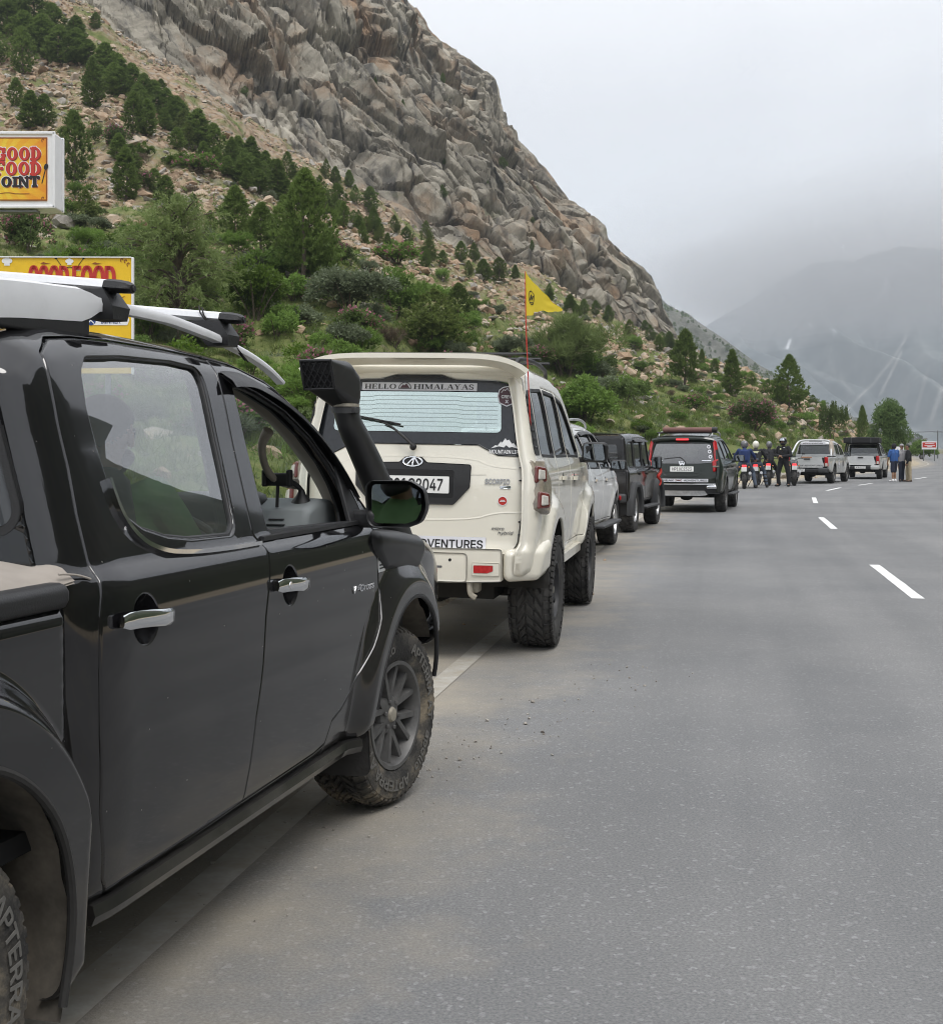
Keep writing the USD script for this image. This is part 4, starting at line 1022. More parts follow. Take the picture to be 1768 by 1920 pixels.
cab_sil = rpoly([(-.92, .35), (1.3, .36), (1.95, .60), (2.36, .64), (2.45, .78), (2.40, .98), (2.2, 1.07), (1.8, 1.145), (1.42, 1.205), (1.27, 1.36), (1.12, 1.52), (.95, 1.66), (.74, 1.765), (.50, 1.812), (.15, 1.832), (-.3, 1.837), (-.62, 1.832), (-.84, 1.79), (-.935, 1.70), (-.965, 1.2), (-.955, .5)], .035)
cab = Skin(w_cab, cab_sil, .09)
rd_out = rpoly([(-.84, 1.341), (-.817, 1.458), (-.805, 1.57), (-.79, 1.661), (-.775, 1.74), (-.69, 1.785), (-.55, 1.798), (-.35, 1.804), (-.05, 1.804), (.262, 1.795), (.235, 1.70), (.197, 1.553), (.165, 1.42), (.12, 1.227), (.14, 1.205), (.146, 1.167), (.133, 1.106), (.091, .976), (.068, .838), (.022, .673), (.0, .489), (0, .415), (-.35, .40), (-.73, .385), (-.80, .40), (-.835, .45), (-.87, .62), (-.88, .808), (-.88, .955), (-.875, 1.094), (-.855, 1.195)], .012)
fd_out = rpoly([(.262, 1.795), (.44, 1.785), (.66, 1.735), (.85, 1.645), (1.0, 1.535), (1.11, 1.42), (1.17, 1.30), (1.205, 1.21), (1.22, 1.16), (1.225, .93), (1.167, .834), (1.084, .737), (1.0, .654), (.92, .591), (.83, .545), (.74, .518), (.70, .44), (.60, .425), (0, .415), (.0, .489), (.022, .673), (.068, .838), (.091, .976), (.133, 1.106), (.146, 1.167), (.14, 1.205), (.12, 1.227), (.165, 1.42), (.197, 1.553), (.235, 1.70)], .012)
rwin = rpoly([(-.62, 1.70), (-.57, 1.742), (-.364, 1.758), (-.044, 1.765), (.115, 1.755), (.125, 1.72), (.105, 1.632), (.07, 1.473), (.015, 1.262), (-.03, 1.237), (-.30, 1.243), (-.435, 1.258), (-.557, 1.288), (-.621, 1.325), (-.651, 1.365), (-.658, 1.417), (-.658, 1.499), (-.650, 1.608)], .03)
fwin = rpoly([(.335, 1.715), (.42, 1.715), (.53, 1.695), (.74, 1.635), (.92, 1.545), (1.04, 1.44), (1.085, 1.36), (1.10, 1.25), (1.07, 1.205), (.272, 1.222), (.245, 1.235)], .02)
arch_f = disc(AF, .455, 64).union(sbox(AF[0] - .455, .0, AF[0] + .455, AF[1]))
cup_r = affinity.scale(disc((-.68, 1.065), 1), .065, .062); cup_f = affinity.scale(disc((.30, 1.05), 1), .065, .062)
fender = Polygon([(1.2285, 1.17), (1.2285, .93), (1.17, .83), (1.087, .734), (1.003, .651), (.922, .588), (.83, .541), (.735, .514), (.70, .44), (.72, .36), (2.6, .3), (2.6, .95), (2.2, 1.05), (1.8, 1.125), (1.42, 1.175)]).intersection(cab_sil)
rest = cab_sil.difference(unary_union([rd_out.buffer(.0035), fd_out.buffer(.0035), arch_f, fender.buffer(.003)]))
left_all = cab_sil.difference(unary_union([rwin, fwin, arch_f]))
R_ = cab.right()
obj("cab_shell", cat(panel(rest, R_, .03, .004), cab.cross([(-.84, 1.79), (-.62, 1.832), (-.3, 1.837), (.15, 1.832), (.50, 1.812)], 21, .012)), "paint_black", pk, smooth=40)
obj("rear_door", panel(rd_out.difference(rwin).difference(cup_r), R_, .028, .007), "paint_black", pk, smooth=40)
obj("front_door", panel(fd_out.difference(fwin).difference(cup_f), R_, .028, .007), "paint_black", pk, smooth=40)
obj("front_fender", panel(fender.difference(arch_f), R_, .025, .006, extra=np.vstack([np.c_[AF[0] + r * np.cos(a), AF[1] + r * np.sin(a)] for r in np.linspace(.475, .66, 13) for a in [np.linspace(0, 2 * np.pi, int(6.3 * r / .016))]])), "paint_black_flare", pk, smooth=40)
obj("left_side", panel(left_all, cab.left(), .07, .01, flip=True), "paint_black", pk, smooth=40)
obj("bonnet", cab.cross([(1.42, 1.205), (1.8, 1.145), (2.2, 1.07), (2.40, .98)], 17, .05), "paint_black", pk, smooth=40)
obj("front_bumper", cab.cross([(2.40, .98), (2.45, .78), (2.36, .64), (1.95, .60)], 15, .10), "paint_black_flare", pk, smooth=40)
obj("windscreen", cab.cross([(1.42, 1.205), (1.27, 1.36), (1.12, 1.52), (.95, 1.66), (.74, 1.765), (.50, 1.812)], 17, .05), "glass_clear", pk, smooth=60)
# the back of the cab with its window
_bx = lambda z: np.interp(z, [.3, .5, 1.2, 1.7, 1.8], [-.95, -.955, -.965, -.935, -.86])
backf = lambda y, z, d: np.c_[_bx(z) - .012 * (1 - (y / .8) ** 2) + d, y, z]
bpoly = Polygon([(-.80, .40), (-.82, .9), (-.79, 1.2), (-.63, 1.74), (-.56, 1.80), (.56, 1.80), (.63, 1.74), (.79, 1.2), (.82, .9), (.80, .40)])
bwin = rpoly([(-.755, 1.30), (-.63, 1.685), (.63, 1.685), (.755, 1.30)], .05)
obj("cab_back", panel(bpoly.difference(bwin), backf, .05, .006, flip=True), "paint_black", pk, smooth=40)
obj("rear_window", panel(bwin.buffer(.004), lambda y, z, d: backf(y, z, d) + [.012, 0, 0], .08, .0, wall=0, flip=True), "glass_dark", pk, smooth=40)
obj("window_seal", panel(bwin.buffer(.012).difference(bwin.buffer(-.012)), lambda y, z, d: backf(y, z, d) - [.003, 0, 0], .05, .003, flip=True), "plastic_black", pk, smooth=40)
# glass and seals of the doors
obj("rear_door_glass", panel(rwin.buffer(.006), cab.right(-.016), .05, 0, wall=0), "glass_side", pk, smooth=60)
obj("window_seal", panel(rwin.buffer(.010).difference(rwin.buffer(-.006)), cab.right(-.007), .03, .004), "plastic_black", pk, smooth=40)
obj("window_seal", panel(fwin.buffer(.010).difference(fwin.buffer(-.014)), cab.right(-.007), .03, .004), "plastic_black", pk, smooth=40)
obj("left_window_glass", panel(rwin.buffer(.006), cab.left(-.016), .08, 0, wall=0, flip=True), "glass_clear", pk, smooth=60)
sail = rpoly([(1.03, 1.205), (1.20, 1.195), (1.165, 1.285), (1.10, 1.40), (1.06, 1.445), (1.06, 1.36)], .008)
obj("mirror_sail", panel(sail, cab.right(.006), .03, .006), "plastic_black", pk, smooth=40)
def surf(x, z, out=0.0):
    x, z = np.atleast_1d(np.asarray(x, float)), np.atleast_1d(np.asarray(z, float))
    return cab.right(out)(x, z, 0 * x)
trim_p = smooth_path([(-.667, 1.42), (-.662, 1.35), (-.63, 1.29), (-.56, 1.245), (-.44, 1.218), (-.25, 1.206), (.0, 1.202), (.125, 1.202)], 40)
obj("window_trim", sweep(surf(trim_p[:, 0], trim_p[:, 1], .003), [(-.006, -.016), (.006, -.014), (.006, .013), (-.006, .013)], up=(0, -1, 0)), "chrome", pk, smooth=50)
wl = np.array([(x, 1.212) for x in np.linspace(.16, 1.16, 24)])
obj("waist_rail", sweep(surf(wl[:, 0], wl[:, 1], .002), [(-.008, -.014), (.006, -.012), (.008, .012), (-.006, .013)], up=(0, -1, 0)), "plastic_black", pk, smooth=50)
vis = np.array([(.275, 1.735), (.42, 1.742), (.56, 1.718), (.76, 1.655), (.94, 1.56), (1.07, 1.44), (1.135, 1.34)])
vis = smooth_path(vis, 26)
_b = surf(vis[:, 0], vis[:, 1] + .018, .004); _o = surf(vis[:, 0], vis[:, 1] - .035, .040)
vv_ = np.stack([_b, _b * .45 + _o * .55 + [0, -.012, 0], _o, _o + [0, .006, 0], _b + [0, .004, -.006]], 1)
obj("rain_visor", (vv_.reshape(-1, 3), grid_faces(26, 5)), "plastic_black", pk, smooth=50)
# handles in their cups
def cup(cx, cz, mat_="paint_black"):
    rr = np.linspace(0, 1, 9); a = np.linspace(0, 2 * np.pi, 29)[:-1]
    x = cx + .066 * rr[:, None] * np.cos(a); z = cz + .063 * rr[:, None] * np.sin(a)
    y0 = cab.right()(x.ravel(), z.ravel(), 0 * x.ravel())
    y0[:, 1] += (.034 * (1 - rr[:, None] ** 2.2) + 0 * a).ravel() + .002
    return y0, grid_faces(9, 28, wrap=True)
for nm, cx, cz in (("rear", -.68, 1.065), ("front", .30, 1.05)):
    obj("handle_cup", cup(cx, cz), "paint_black", pk, smooth=60)
    s0 = surf(cx, cz)[0]
    hp = np.array([(cx - .145, cz + .012), (cx - .10, cz + .012), (cx - .03, cz + .008), (cx + .05, cz), (cx + .115, cz - .004)])
    hp = smooth_path(hp, 14); hy = s0[1] - .012 - .020 * np.sin(np.linspace(0, np.pi, 14)) ** .8
    sec = np.array([(-.011, -.020), (.006, -.022), (.012, -.012), (.012, .012), (.006, .021), (-.011, .018)])
    o_ = obj("door_handle", cat(sweep(np.c_[hp[:, 0], hy, hp[:, 1]], np.array([sec * k for k in [.7] + [1] * 12 + [.7]]), up=(0, 0, 1))), "chrome", pk, smooth=40)
obj("key_lock", moved(revolve_y([(0, -.004), (.012, -.003), (.014, .004)], 16), (.30 - .09, surf(.21, 1.06)[0][1] - .036, 1.06)), "chrome", pk, smooth=40)
emb = letters("V-Cross", .024, .25, .004, bold=True, slant=.25)
def on_skin(m, x0, z0, out=.001):
    v, f, _ = meshkit.arrays(m)
    q = surf(x0 + v[:, 0], z0 + v[:, 1], out); q[:, 1] -= v[:, 2]
    return q, f
obj("model_lettering", on_skin(emb, .905, .955), "chrome", pk)
stk = Polygon([(0, 0), (.085, 0), (.095, .015), (.092, .10), (.07, .125), (.058, .185), (.05, .15), (.038, .165), (.02, .12), (.002, .095), (-.004, .02)])
st_o = obj("door_sticker", on_skin(flat_poly(stk), 1.225, 1.005, .0015), "ink_white", pk)
obj("sticker_print", on_skin(flat_poly(unary_union([stk.buffer(-.008).difference(sbox(0, .0, .1, .045)).difference(sbox(.028, .055, .064, .095)), sbox(.012, .012, .078, .018), sbox(.012, .025, .078, .031)])), 1.225, 1.005, .003), "ink_black", st_o)
obj("sill_trim", sweep(np.array([(x, -float(w_cab(x, .39)) + .012, .372) for x in np.linspace(-.86, 1.02, 30)]), [(-.022, -.022), (.018, -.030), (.030, -.006), (.022, .020), (-.02, .024)], up=(0, 0, 1)), "paint_black_flare", pk, smooth=40)
# arches, liners, mud flap
def arch_lip(c, r, wf, a0, a1, sk=+1):
    a = np.radians(np.linspace(a0, a1, 40)); x, z = c[0] + r * np.cos(a), c[1] + r * np.sin(a)
    return tube(np.c_[x, -wf(x, z) + .006, z], .011, 8)
obj("arch_trim", arch_lip(AF, .456, w_cab, 172, 5), "plastic_black", pk, smooth=40)
def liner(c, r, y0, y1, a0, a1):
    a = np.radians(np.linspace(a0, a1, 30)); y = np.linspace(y0, y1, 5)
    rr = r - .012 * (np.arange(30) % 6 == 0)
    v = np.stack([np.broadcast_to(c[0] + rr[:, None] * np.cos(a)[:, None], (30, 5)), np.broadcast_to(y, (30, 5)), np.broadcast_to(c[1] + rr[:, None] * np.sin(a)[:, None], (30, 5))], -1).reshape(-1, 3)
    return v, grid_faces(30, 5)
for s in (-1, 1):
    obj("arch_liner", liner(AF, .47, s * .93, s * .45, 195, 28), "muddy_liner", pk, smooth=40)
    obj("arch_liner", liner(AR, .50, s * .93, s * .45, 200, -22), "muddy_liner", pk, smooth=40)
fl = panel(rpoly([(-.93, .22), (-.93, .40), (-.90, .52), (-.60, .52), (-.58, .22)], .03), lambda y, z, d: np.c_[1.10 - .10 * (z - .35) - .03 * np.sin((y + .9) * 9) * .3 + d * 0 + (d > .001) * .008 - .06 * np.clip((z - .4) / .12, 0, 1), y, z], .04, .004, .008, flip=True)
obj("mud_flap", fl, "rubber", pk, smooth=40)
# load bed
bed_sil = rpoly([(-.985, 1.14), (-2.83, 1.16), (-2.86, .95), (-2.84, .50), (-2.0, .40), (-1.06, .255), (-.975, .30), (-.98, .5)], .02)
arch_r = disc(AR, .48, 64).union(sbox(AR[0] - .47, 0, AR[0] + .455, AR[1] - .1))
bed = Skin(w_bed, bed_sil, .05)
def rings(c, rs, ds=.014, kz=1.0):
    return np.vstack([np.c_[c[0] + r * np.cos(a), c[1] + r * np.sin(a) / kz] for r in rs for a in [np.linspace(0, 2 * np.pi, int(2 * np.pi * r / ds))]])
obj("bed_side", panel(bed_sil.difference(arch_r), bed.right(), .022, .006, extra=rings(AR, np.linspace(.50, .69, 15), kz=.97)), "paint_black", pk, smooth=40)
obj("bed_side", panel(bed_sil.difference(arch_r), bed.left(), .06, .006, flip=True), "paint_black", pk, smooth=40)
obj("arch_trim", arch_lip(AR, .482, w_bed, 150, -18), "rubber", pk, smooth=40)
for s in (-1, 1): obj("bed_rail", rbox((1.87, .115, .062), .022, (-1.917, s * .842, 1.158)), "plastic_black", pk, smooth=40)
obj("bed_floor", cat(box((1.84, 1.72, .05), (-1.915, 0, .62)), box((.03, 1.68, .74), (-1.005, 0, .78)), box((.04, 1.66, .66), (-2.80, 0, .82))), "black_inside", pk)
obj("tailgate", panel(rpoly([(-.80, .56), (.80, .56), (.80, 1.14), (-.80, 1.14)], .03), lambda y, z, d: np.c_[-2.865 + d, y, z], .08, .02, flip=True), "paint_black", pk, smooth=40)
cx_, cy_ = np.meshgrid(np.linspace(-2.82, -.93, 60), np.linspace(-.875, .875, 50), indexing="ij")
cz_ = 1.205 + .035 * (1 - (cy_ / .9) ** 2) + (meshkit.fbm(np.stack([cx_ * 4, cy_ * 5, 0 * cx_], -1), 4, 5) - .5) * .05 - .045 * np.clip((cy_ * -1 - .80) / .07, 0, 1) ** 2 + .02 * np.clip((cx_ + 1.1) / .17, 0, 1)
edge_w = (meshkit.noise(np.stack([cx_ * 9, 0 * cx_, 0 * cx_], -1), 3) - .5) * .03 * (np.abs(cy_) > .84)
cv = np.stack([cx_, cy_ + np.sign(cy_) * edge_w, cz_], -1).reshape(-1, 3)
plain("canvas", (0.33, 0.295, 0.26), 0.9, var=.18, scale=5, bump=.3, bscale=300)
tag(obj("bed_cover", cat((cv, grid_faces(60, 50)), (cv - [0, 0, .006], grid_faces(60, 50)[:, ::-1])), "canvas", pk, smooth=50), "beige canvas cover over the load bed")
obj("cover_strap", tube(smooth_path([(-.98, -.86, 1.205), (-.93, -.87, 1.20), (-.88, -.885, 1.185)], 8), .003, 6), "canvas", pk)
obj("tail_light", panel(rpoly([(-2.84, .72), (-2.70, .74), (-2.72, 1.08), (-2.84, 1.08)], .02), bed.right(.004), .04, .006), "red_lens", pk, smooth=40)
# roof rails and cross bars
for s in (-1, 1):
    obj("rail_base", rbox((.62, .03, .07), .01, (-.70, s * .585, 1.838)), "plastic_black", pk, smooth=40)
    pr = smooth_path([(-.98, 1.862), (-.85, 1.885), (-.55, 1.905), (-.25, 1.918), (.05, 1.916), (.35, 1.893), (.62, 1.852), (.80, 1.803), (.92, 1.75)], 40)
    yy = np.interp(pr[:, 0], [-.95, .2, .6, .92], [.585, .585, .60, .64])
    hh_ = np.interp(pr[:, 0], [-.98, -.42, -.33, -.1, .3, .92], [.062, .058, .022, .019, .018, .010])
    sec = np.array([[(-.016, -h), (.016, -h), (.02, -h * .2), (.014, h * .55), (0, h * .66), (-.014, h * .55), (-.02, -h * .2)] for h in hh_])
    obj("roof_rail", sweep(np.c_[pr[:, 0], s * yy, pr[:, 1]], sec), "alloy_silver_satin", pk, smooth=45)
aero = [(.036, -.004), (.030, .014), (.006, .021), (-.026, .017), (-.036, .002), (-.028, -.013), (.016, -.016)]
for xb, zb in ((-.28, 1.968), (.50, 1.952)):
    zt = lambda y: zb + .10 * (y + .60)
    c = obj("cross_bar", sweep(np.array([(xb, y, zt(y)) for y in np.linspace(.60, -.60, 12)]), aero), "alloy_silver_satin", pk, smooth=30)
    for s in (-1, 1):
        obj("end_cap", cat(sweep(np.array([(xb, s * y, zt(s * y)) for y in (.595, .63, .66, .672)]), np.array([np.array(aero) * k for k in (1.08, 1.08, .95, .55)])), moved(revolve_y([(0, -.004), (.009, -.004), (.011, .006)], 14), (xb + .004, s * .672, zt(s * .672)))), "plastic_black", c, smooth=40)
        ft = m3.Manifold.hull_points(np.array([(xb + dx * k, s * y, z) for z, k, ys_ in ((zt(s * .55) - .014, 1.0, (.47, .60)), (zb - .06, 1.15, (.53, .635)), (zb - .098, .9, (.555, .632))) for dx in (-.045, .045) for y in ys_])).to_mesh()
        obj("bar_foot", (np.array(ft.vert_properties[:, :3], float), np.array(ft.tri_verts, int)), "plastic_black", c, smooth=25)
obj("wire_tie", cat(*[tube(smooth_path([(.47, -.53, 1.99), (.46, -.545, 1.955), (.49, -.60, 1.90), (.56, -.615, 1.86), (.66, -.62, 1.81)], 12) + [0, o * .012, o * .006], .0028, 5) for o in (0, 1)]), "rubber", pk)
obj("roof_antenna", moved(revolve_z([(.028, 0), (.024, .012), (.012, .02), (.010, .04), (0, .045)], 12), (.3, .05, 1.89)), "alloy_pale", pk)
# snorkel
sn = smooth_path([(1.66, -.875, 1.09), (1.58, -.868, 1.19), (1.44, -.845, 1.37), (1.30, -.822, 1.52), (1.225, -.808, 1.60), (1.205, -.80, 1.66), (1.205, -.797, 1.72)], 26)
def oval(a, b, n=14):
    t = np.linspace(0, 2 * np.pi, n, endpoint=False); return np.c_[a * np.sign(np.cos(t)) * np.abs(np.cos(t)) ** .8, b * np.sign(np.sin(t)) * np.abs(np.sin(t)) ** .8]
wid = np.interp(np.linspace(0, 1, 26), [0, .25, .7, .85, 1], [.090, .080, .068, .062, .062])
snk = obj("snorkel", sweep(sn, np.array([oval(w * .72, w) for w in wid]), up=(1, 0, .3)), "snorkel_black", pk, smooth=60)
bs = m3.Manifold.batch_hull([m3.Manifold.sphere(r, 16).translate(p) for r, p in ((.055, (1.22, -.90, 1.125)), (.06, (1.45, -.915, 1.10)), (.062, (1.78, -.90, 1.062)), (.05, (1.90, -.88, 1.05)), (.05, (1.32, -.90, 1.05)), (.05, (1.72, -.91, 1.015)))]).to_mesh()
obj("snorkel_base", (np.array(bs.vert_properties[:, :3], float), np.array(bs.tri_verts, int)), "snorkel_black", snk, smooth=60)
hd = m3.Manifold.batch_hull([m3.Manifold.sphere(r, 18).translate((x, y, z)) for r, x, y, z in ((.016, 1.02, -.80, 1.825), (.016, 1.02, -.705, 1.828), (.016, 1.06, -.80, 1.74), (.016, 1.06, -.705, 1.74), (.045, 1.17, -.80, 1.80), (.045, 1.17, -.755, 1.80), (.055, 1.215, -.80, 1.765), (.05, 1.215, -.77, 1.765), (.058, 1.21, -.798, 1.70), (.055, 1.20, -.79, 1.70))]).to_mesh()
obj("snorkel_head", (np.array(hd.vert_properties[:, :3], float), np.array(hd.tri_verts, int)), "snorkel_black", snk, smooth=60)
gr = []
gp = lambda u, v: np.array([1.0 + .045 * (1 - v) - .004, -.812 + .124 * u, 1.728 + .108 * v])
for k in range(-4, 9):
    for sg in (1, -1):
        a_, b_ = (k / 5, 0.0), (k / 5 + sg * .55, 1.0)
        t = np.linspace(0, 1, 12); uu_ = a_[0] + (b_[0] - a_[0]) * t; ok = (uu_ >= 0.02) & (uu_ <= .98)
        if ok.sum() > 2:
            u_, t_ = uu_[ok], t[ok]; gr.append(tube(np.array([gp(u, v) for u, v in zip(u_, t_)]), .0028, 5))
fr = np.array([gp(u, v) for u, v in ((0, 0), (.5, 0), (1, 0), (1, .5), (1, 1), (.5, 1), (0, 1), (0, .5), (0, 0))])
obj("snorkel_grille", cat(tube(fr, .006, 6, caps=False), *gr), "plastic_black", snk, smooth=40)
obj("grille_hole", panel(sbox(0.02, .02, .98, .98), lambda u, v, d: np.array([gp(a, b) for a, b in zip(u, v)]) + [.004, 0, 0], .2, 0, 0, flip=True), "black_inside", snk)
obj("clamp", cat(sweep(np.array([(1.207, -.80, 1.640), (1.206, -.80, 1.662)]), oval(.051, .069), up=(1, 0, .3)), rbox((.02, .02, .026), .004, (1.17, -.845, 1.65))), "plastic_grey", snk, smooth=40)
obj("tape", sweep(np.array([(1.206, -.80, 1.664), (1.206, -.80, 1.676)]), oval(.049, .066), up=(1, 0, .3)), "alloy_pale", snk, smooth=40)
# door mirror
mp = rpoly([(-.935, 1.215), (-.925, 1.355), (-.95, 1.372), (-1.10, 1.372), (-1.155, 1.34), (-1.165, 1.27), (-1.14, 1.215), (-1.09, 1.198), (-.96, 1.198)], .028)
mc = np.array(mp.centroid.coords[0])
lay = []
for k, (xo, sc) in enumerate(((1.085, 1.0), (1.075, 1.035), (1.09, 1.05), (1.125, 1.03), (1.165, .90), (1.195, .62), (1.205, .2))):
    r_ = resample(affinity.scale(mp, sc, sc, origin=tuple(mc)).exterior, .02)
    r_ = np.stack([np.interp(np.linspace(0, 1, 61)[:-1], np.linspace(0, 1, len(r_) + 1), np.r_[r_[:, k2], r_[:1, k2]]) for k2 in (0, 1)], 1)
    lay.append(np.c_[np.full(60, xo), r_])
mh = obj("door_mirror", cat((np.vstack(lay), grid_faces(7, 60, wrap=True)), rbox((.06, .12, .07), .02, (1.12, -.90, 1.225)), rbox((.05, .06, .05), .015, (1.12, -.95, 1.215))), "plastic_black", pk, smooth=40)
tl_, tu_ = math.tan(math.radians(7.5)), math.tan(math.radians(4.0))
obj("mirror_glass", panel(mp.buffer(-.012), lambda y, z, d: np.c_[1.088 + (y - mc[0]) * tl_ + (z - mc[1]) * tu_, y, z], .03, 0, 0, flip=True), "mirror_silver", mh, smooth=True)
obj("left_mirror", mirror((np.vstack(lay), grid_faces(7, 60, wrap=True))), "plastic_black", pk, smooth=40)
# inside
inner = cab_sil.buffer(-.03).difference(unary_union([rwin.buffer(.0), fwin.buffer(.0)])).intersection(sbox(-.93, .42, 1.42, 1.85)).difference(arch_f.buffer(.03))
obj("door_lining", cat(panel(inner, cab.right(-.055), .06, .0, wall=.01, flip=True)), "plastic_black", pk, smooth=40)
l_in = cab_sil.buffer(-.03).difference(unary_union([rwin.buffer(-.005), fwin.buffer(-.02)])).intersection(sbox(-.93, .42, 1.42, 1.85)).difference(arch_f.buffer(.03))
obj("door_lining", panel(l_in, cab.left(-.055), .06, .0, wall=.01), "trim_beige", pk, smooth=40)
obj("roof_lining", cab.cross([(-.84, 1.765), (-.3, 1.812), (.15, 1.805), (.48, 1.785)], 9, .0), "trim_beige", pk, smooth=40)
obj("cabin_floor", cat(box((2.3, 1.5, .05), (.15, 0, .52)), box((.05, 1.56, .55), (1.32, 0, .80))), "black_inside", pk)
dsh = m3.Manifold.batch_hull([m3.Manifold.sphere(.03, 10).translate((x, y, z)) for y in (-.72, .72) for x, z in ((.92, 1.16), (.95, 1.245), (1.06, 1.275), (1.22, 1.265), (1.28, .85), (.98, .85))]).to_mesh()
obj("dashboard", (np.array(dsh.vert_properties[:, :3], float), np.array(dsh.tri_verts, int)), "dash_grey", pk, smooth=40)
obj("instrument_binnacle", cat(rbox((.26, .36, .12), .04, (.95, -.36, 1.27)), ), "plastic_black", pk, smooth=40)
vt = [panel(rpoly([(-.70, 1.13), (-.55, 1.13), (-.575, 1.265), (-.675, 1.265)], .015), lambda y, z, d: np.c_[.885 + .05 * (z - 1.13) / .13 + d, y, z], .05, .008, flip=True)]
obj("air_vent", cat(*vt), "black_inside", pk, smooth=40)
obj("vent_slats", cat(*[rbox((.014, .11 - .012 * k, .006), .002, (.882 + .008 * k, -.625, 1.15 + .02 * k)) for k in range(5)]), "plastic_grey", pk)
ph = obj("phone_holder", moved(cat(moved(revolve_z([(.045, 0), (.042, .02), (.018, .05), (.010, .07)], 18), (1.03, -.68, 1.165)), tube(smooth_path([(1.03, -.68, 1.23), (1.0, -.66, 1.26), (.97, -.62, 1.275)], 6), .010, 8), rbox((.02, .10, .05), .008, (.955, -.615, 1.275)), rbox((.03, .02, .065), .006, (.945, -.665, 1.28)), rbox((.03, .02, .065), .006, (.945, -.565, 1.28)), tube([(.95, -.615, 1.25), (.93, -.62, 1.17)], .007, 6)), (0, 0, .105)), "plastic_black", pk, smooth=40)
a = np.linspace(0, 2 * np.pi, 33)
sw = tube(np.c_[0 * a, .185 * np.cos(a), .185 * np.sin(a)], .014, 8, caps=False)
sw = cat(sw, rbox((.05, .12, .10), .03), *[tube([(0, 0, 0), (0, .18 * math.cos(q), .18 * math.sin(q))], .012, 6) for q in (0, math.pi, -math.pi / 2)])
obj("steering_wheel", moved(sw, (.62, -.38, 1.09), ry=-.45), "plastic_black", pk, smooth=40)
seat(pk, -.02, -.38, .80, "seat_dark"); seat(pk, -.02, .38, .80, "seat_dark"); 
obj("rear_bench", cat(rbox((.45, 1.3, .16), .06, (-.55, 0, .80)), moved(rbox((.13, 1.3, .55), .05), (-.80, 0, 1.1), ry=-.15)), "seat_dark", pk, smooth=40)
ap = smooth_path([(.50, 1.735), (.74, 1.665), (.94, 1.565), (1.07, 1.46), (1.15, 1.35), (1.19, 1.22)], 20)
ao = surf(ap[:, 0], ap[:, 1], -.05)
obj("pillar_lining", (np.stack([ao, ao + [.03, .05, -.03], ao + [.07, .10, -.02], ao + [.12, .13, .02]], 1).reshape(-1, 3), grid_faces(20, 4)), "trim_beige", pk, smooth=60)
obj("grab_handle", tube(smooth_path([(.80, -.64, 1.565), (.83, -.60, 1.50), (.90, -.59, 1.42), (.98, -.61, 1.37), (1.04, -.66, 1.36)], 14), np.interp(np.linspace(0, 1, 14), [0, .2, .8, 1], [.022, .015, .015, .022]), 8), "trim_beige", pk, smooth=50)
obj("chassis", cat(box((4.6, .9, .16), (-.3, 0, .42)), box((1.6, 1.3, .10), (.1, 0, .40)), moved(tube([(0, -.72, 0), (0, .72, 0)], .06, 10), (1.55, 0, .375)), moved(tube([(0, -.72, 0), (0, .72, 0)], .07, 10), (-1.5475, 0, .375)), box((.5, 1.7, .4), (1.57, 0, .72))), "underside", pk)
sh = lambda r: -(.26 / 2 * 1.035 - .5 * (r - .292) ** 2)
def pk_text(path):
    for tx, r_, h_, a0, a1 in (("APTERRA AT", .268, .042, 80, -2), ("APTERRA AT", .268, .042, -62, -150), ("apollo", .275, .036, -12, -50), ("apollo", .275, .036, 150, 112)):
        obj("sidewall_lettering", ring_letters(tx, r_, h_, sh, a0, a1), "letter_grey", path)
w0 = add_wheel(pk, 1.5475, -.797, .378, .222, .262, "twin6", "tyre_muddy", "alloy_dark", "at", ring_text=pk_text, spin=12, turn=-10)
add_wheel(pk, -1.5475, -.797, .378, .222, .262, "twin6", "tyre_muddy", "alloy_dark", "at", first=w0, spin=38)
add_wheel(pk, 1.5475, .797, .378, .222, .262, "twin6", "tyre_muddy", "alloy_dark", "at", first=w0, turn=-10)
add_wheel(pk, -1.5475, .797, .378, .222, .262, "twin6", "tyre_muddy", "alloy_dark", "at", first=w0)
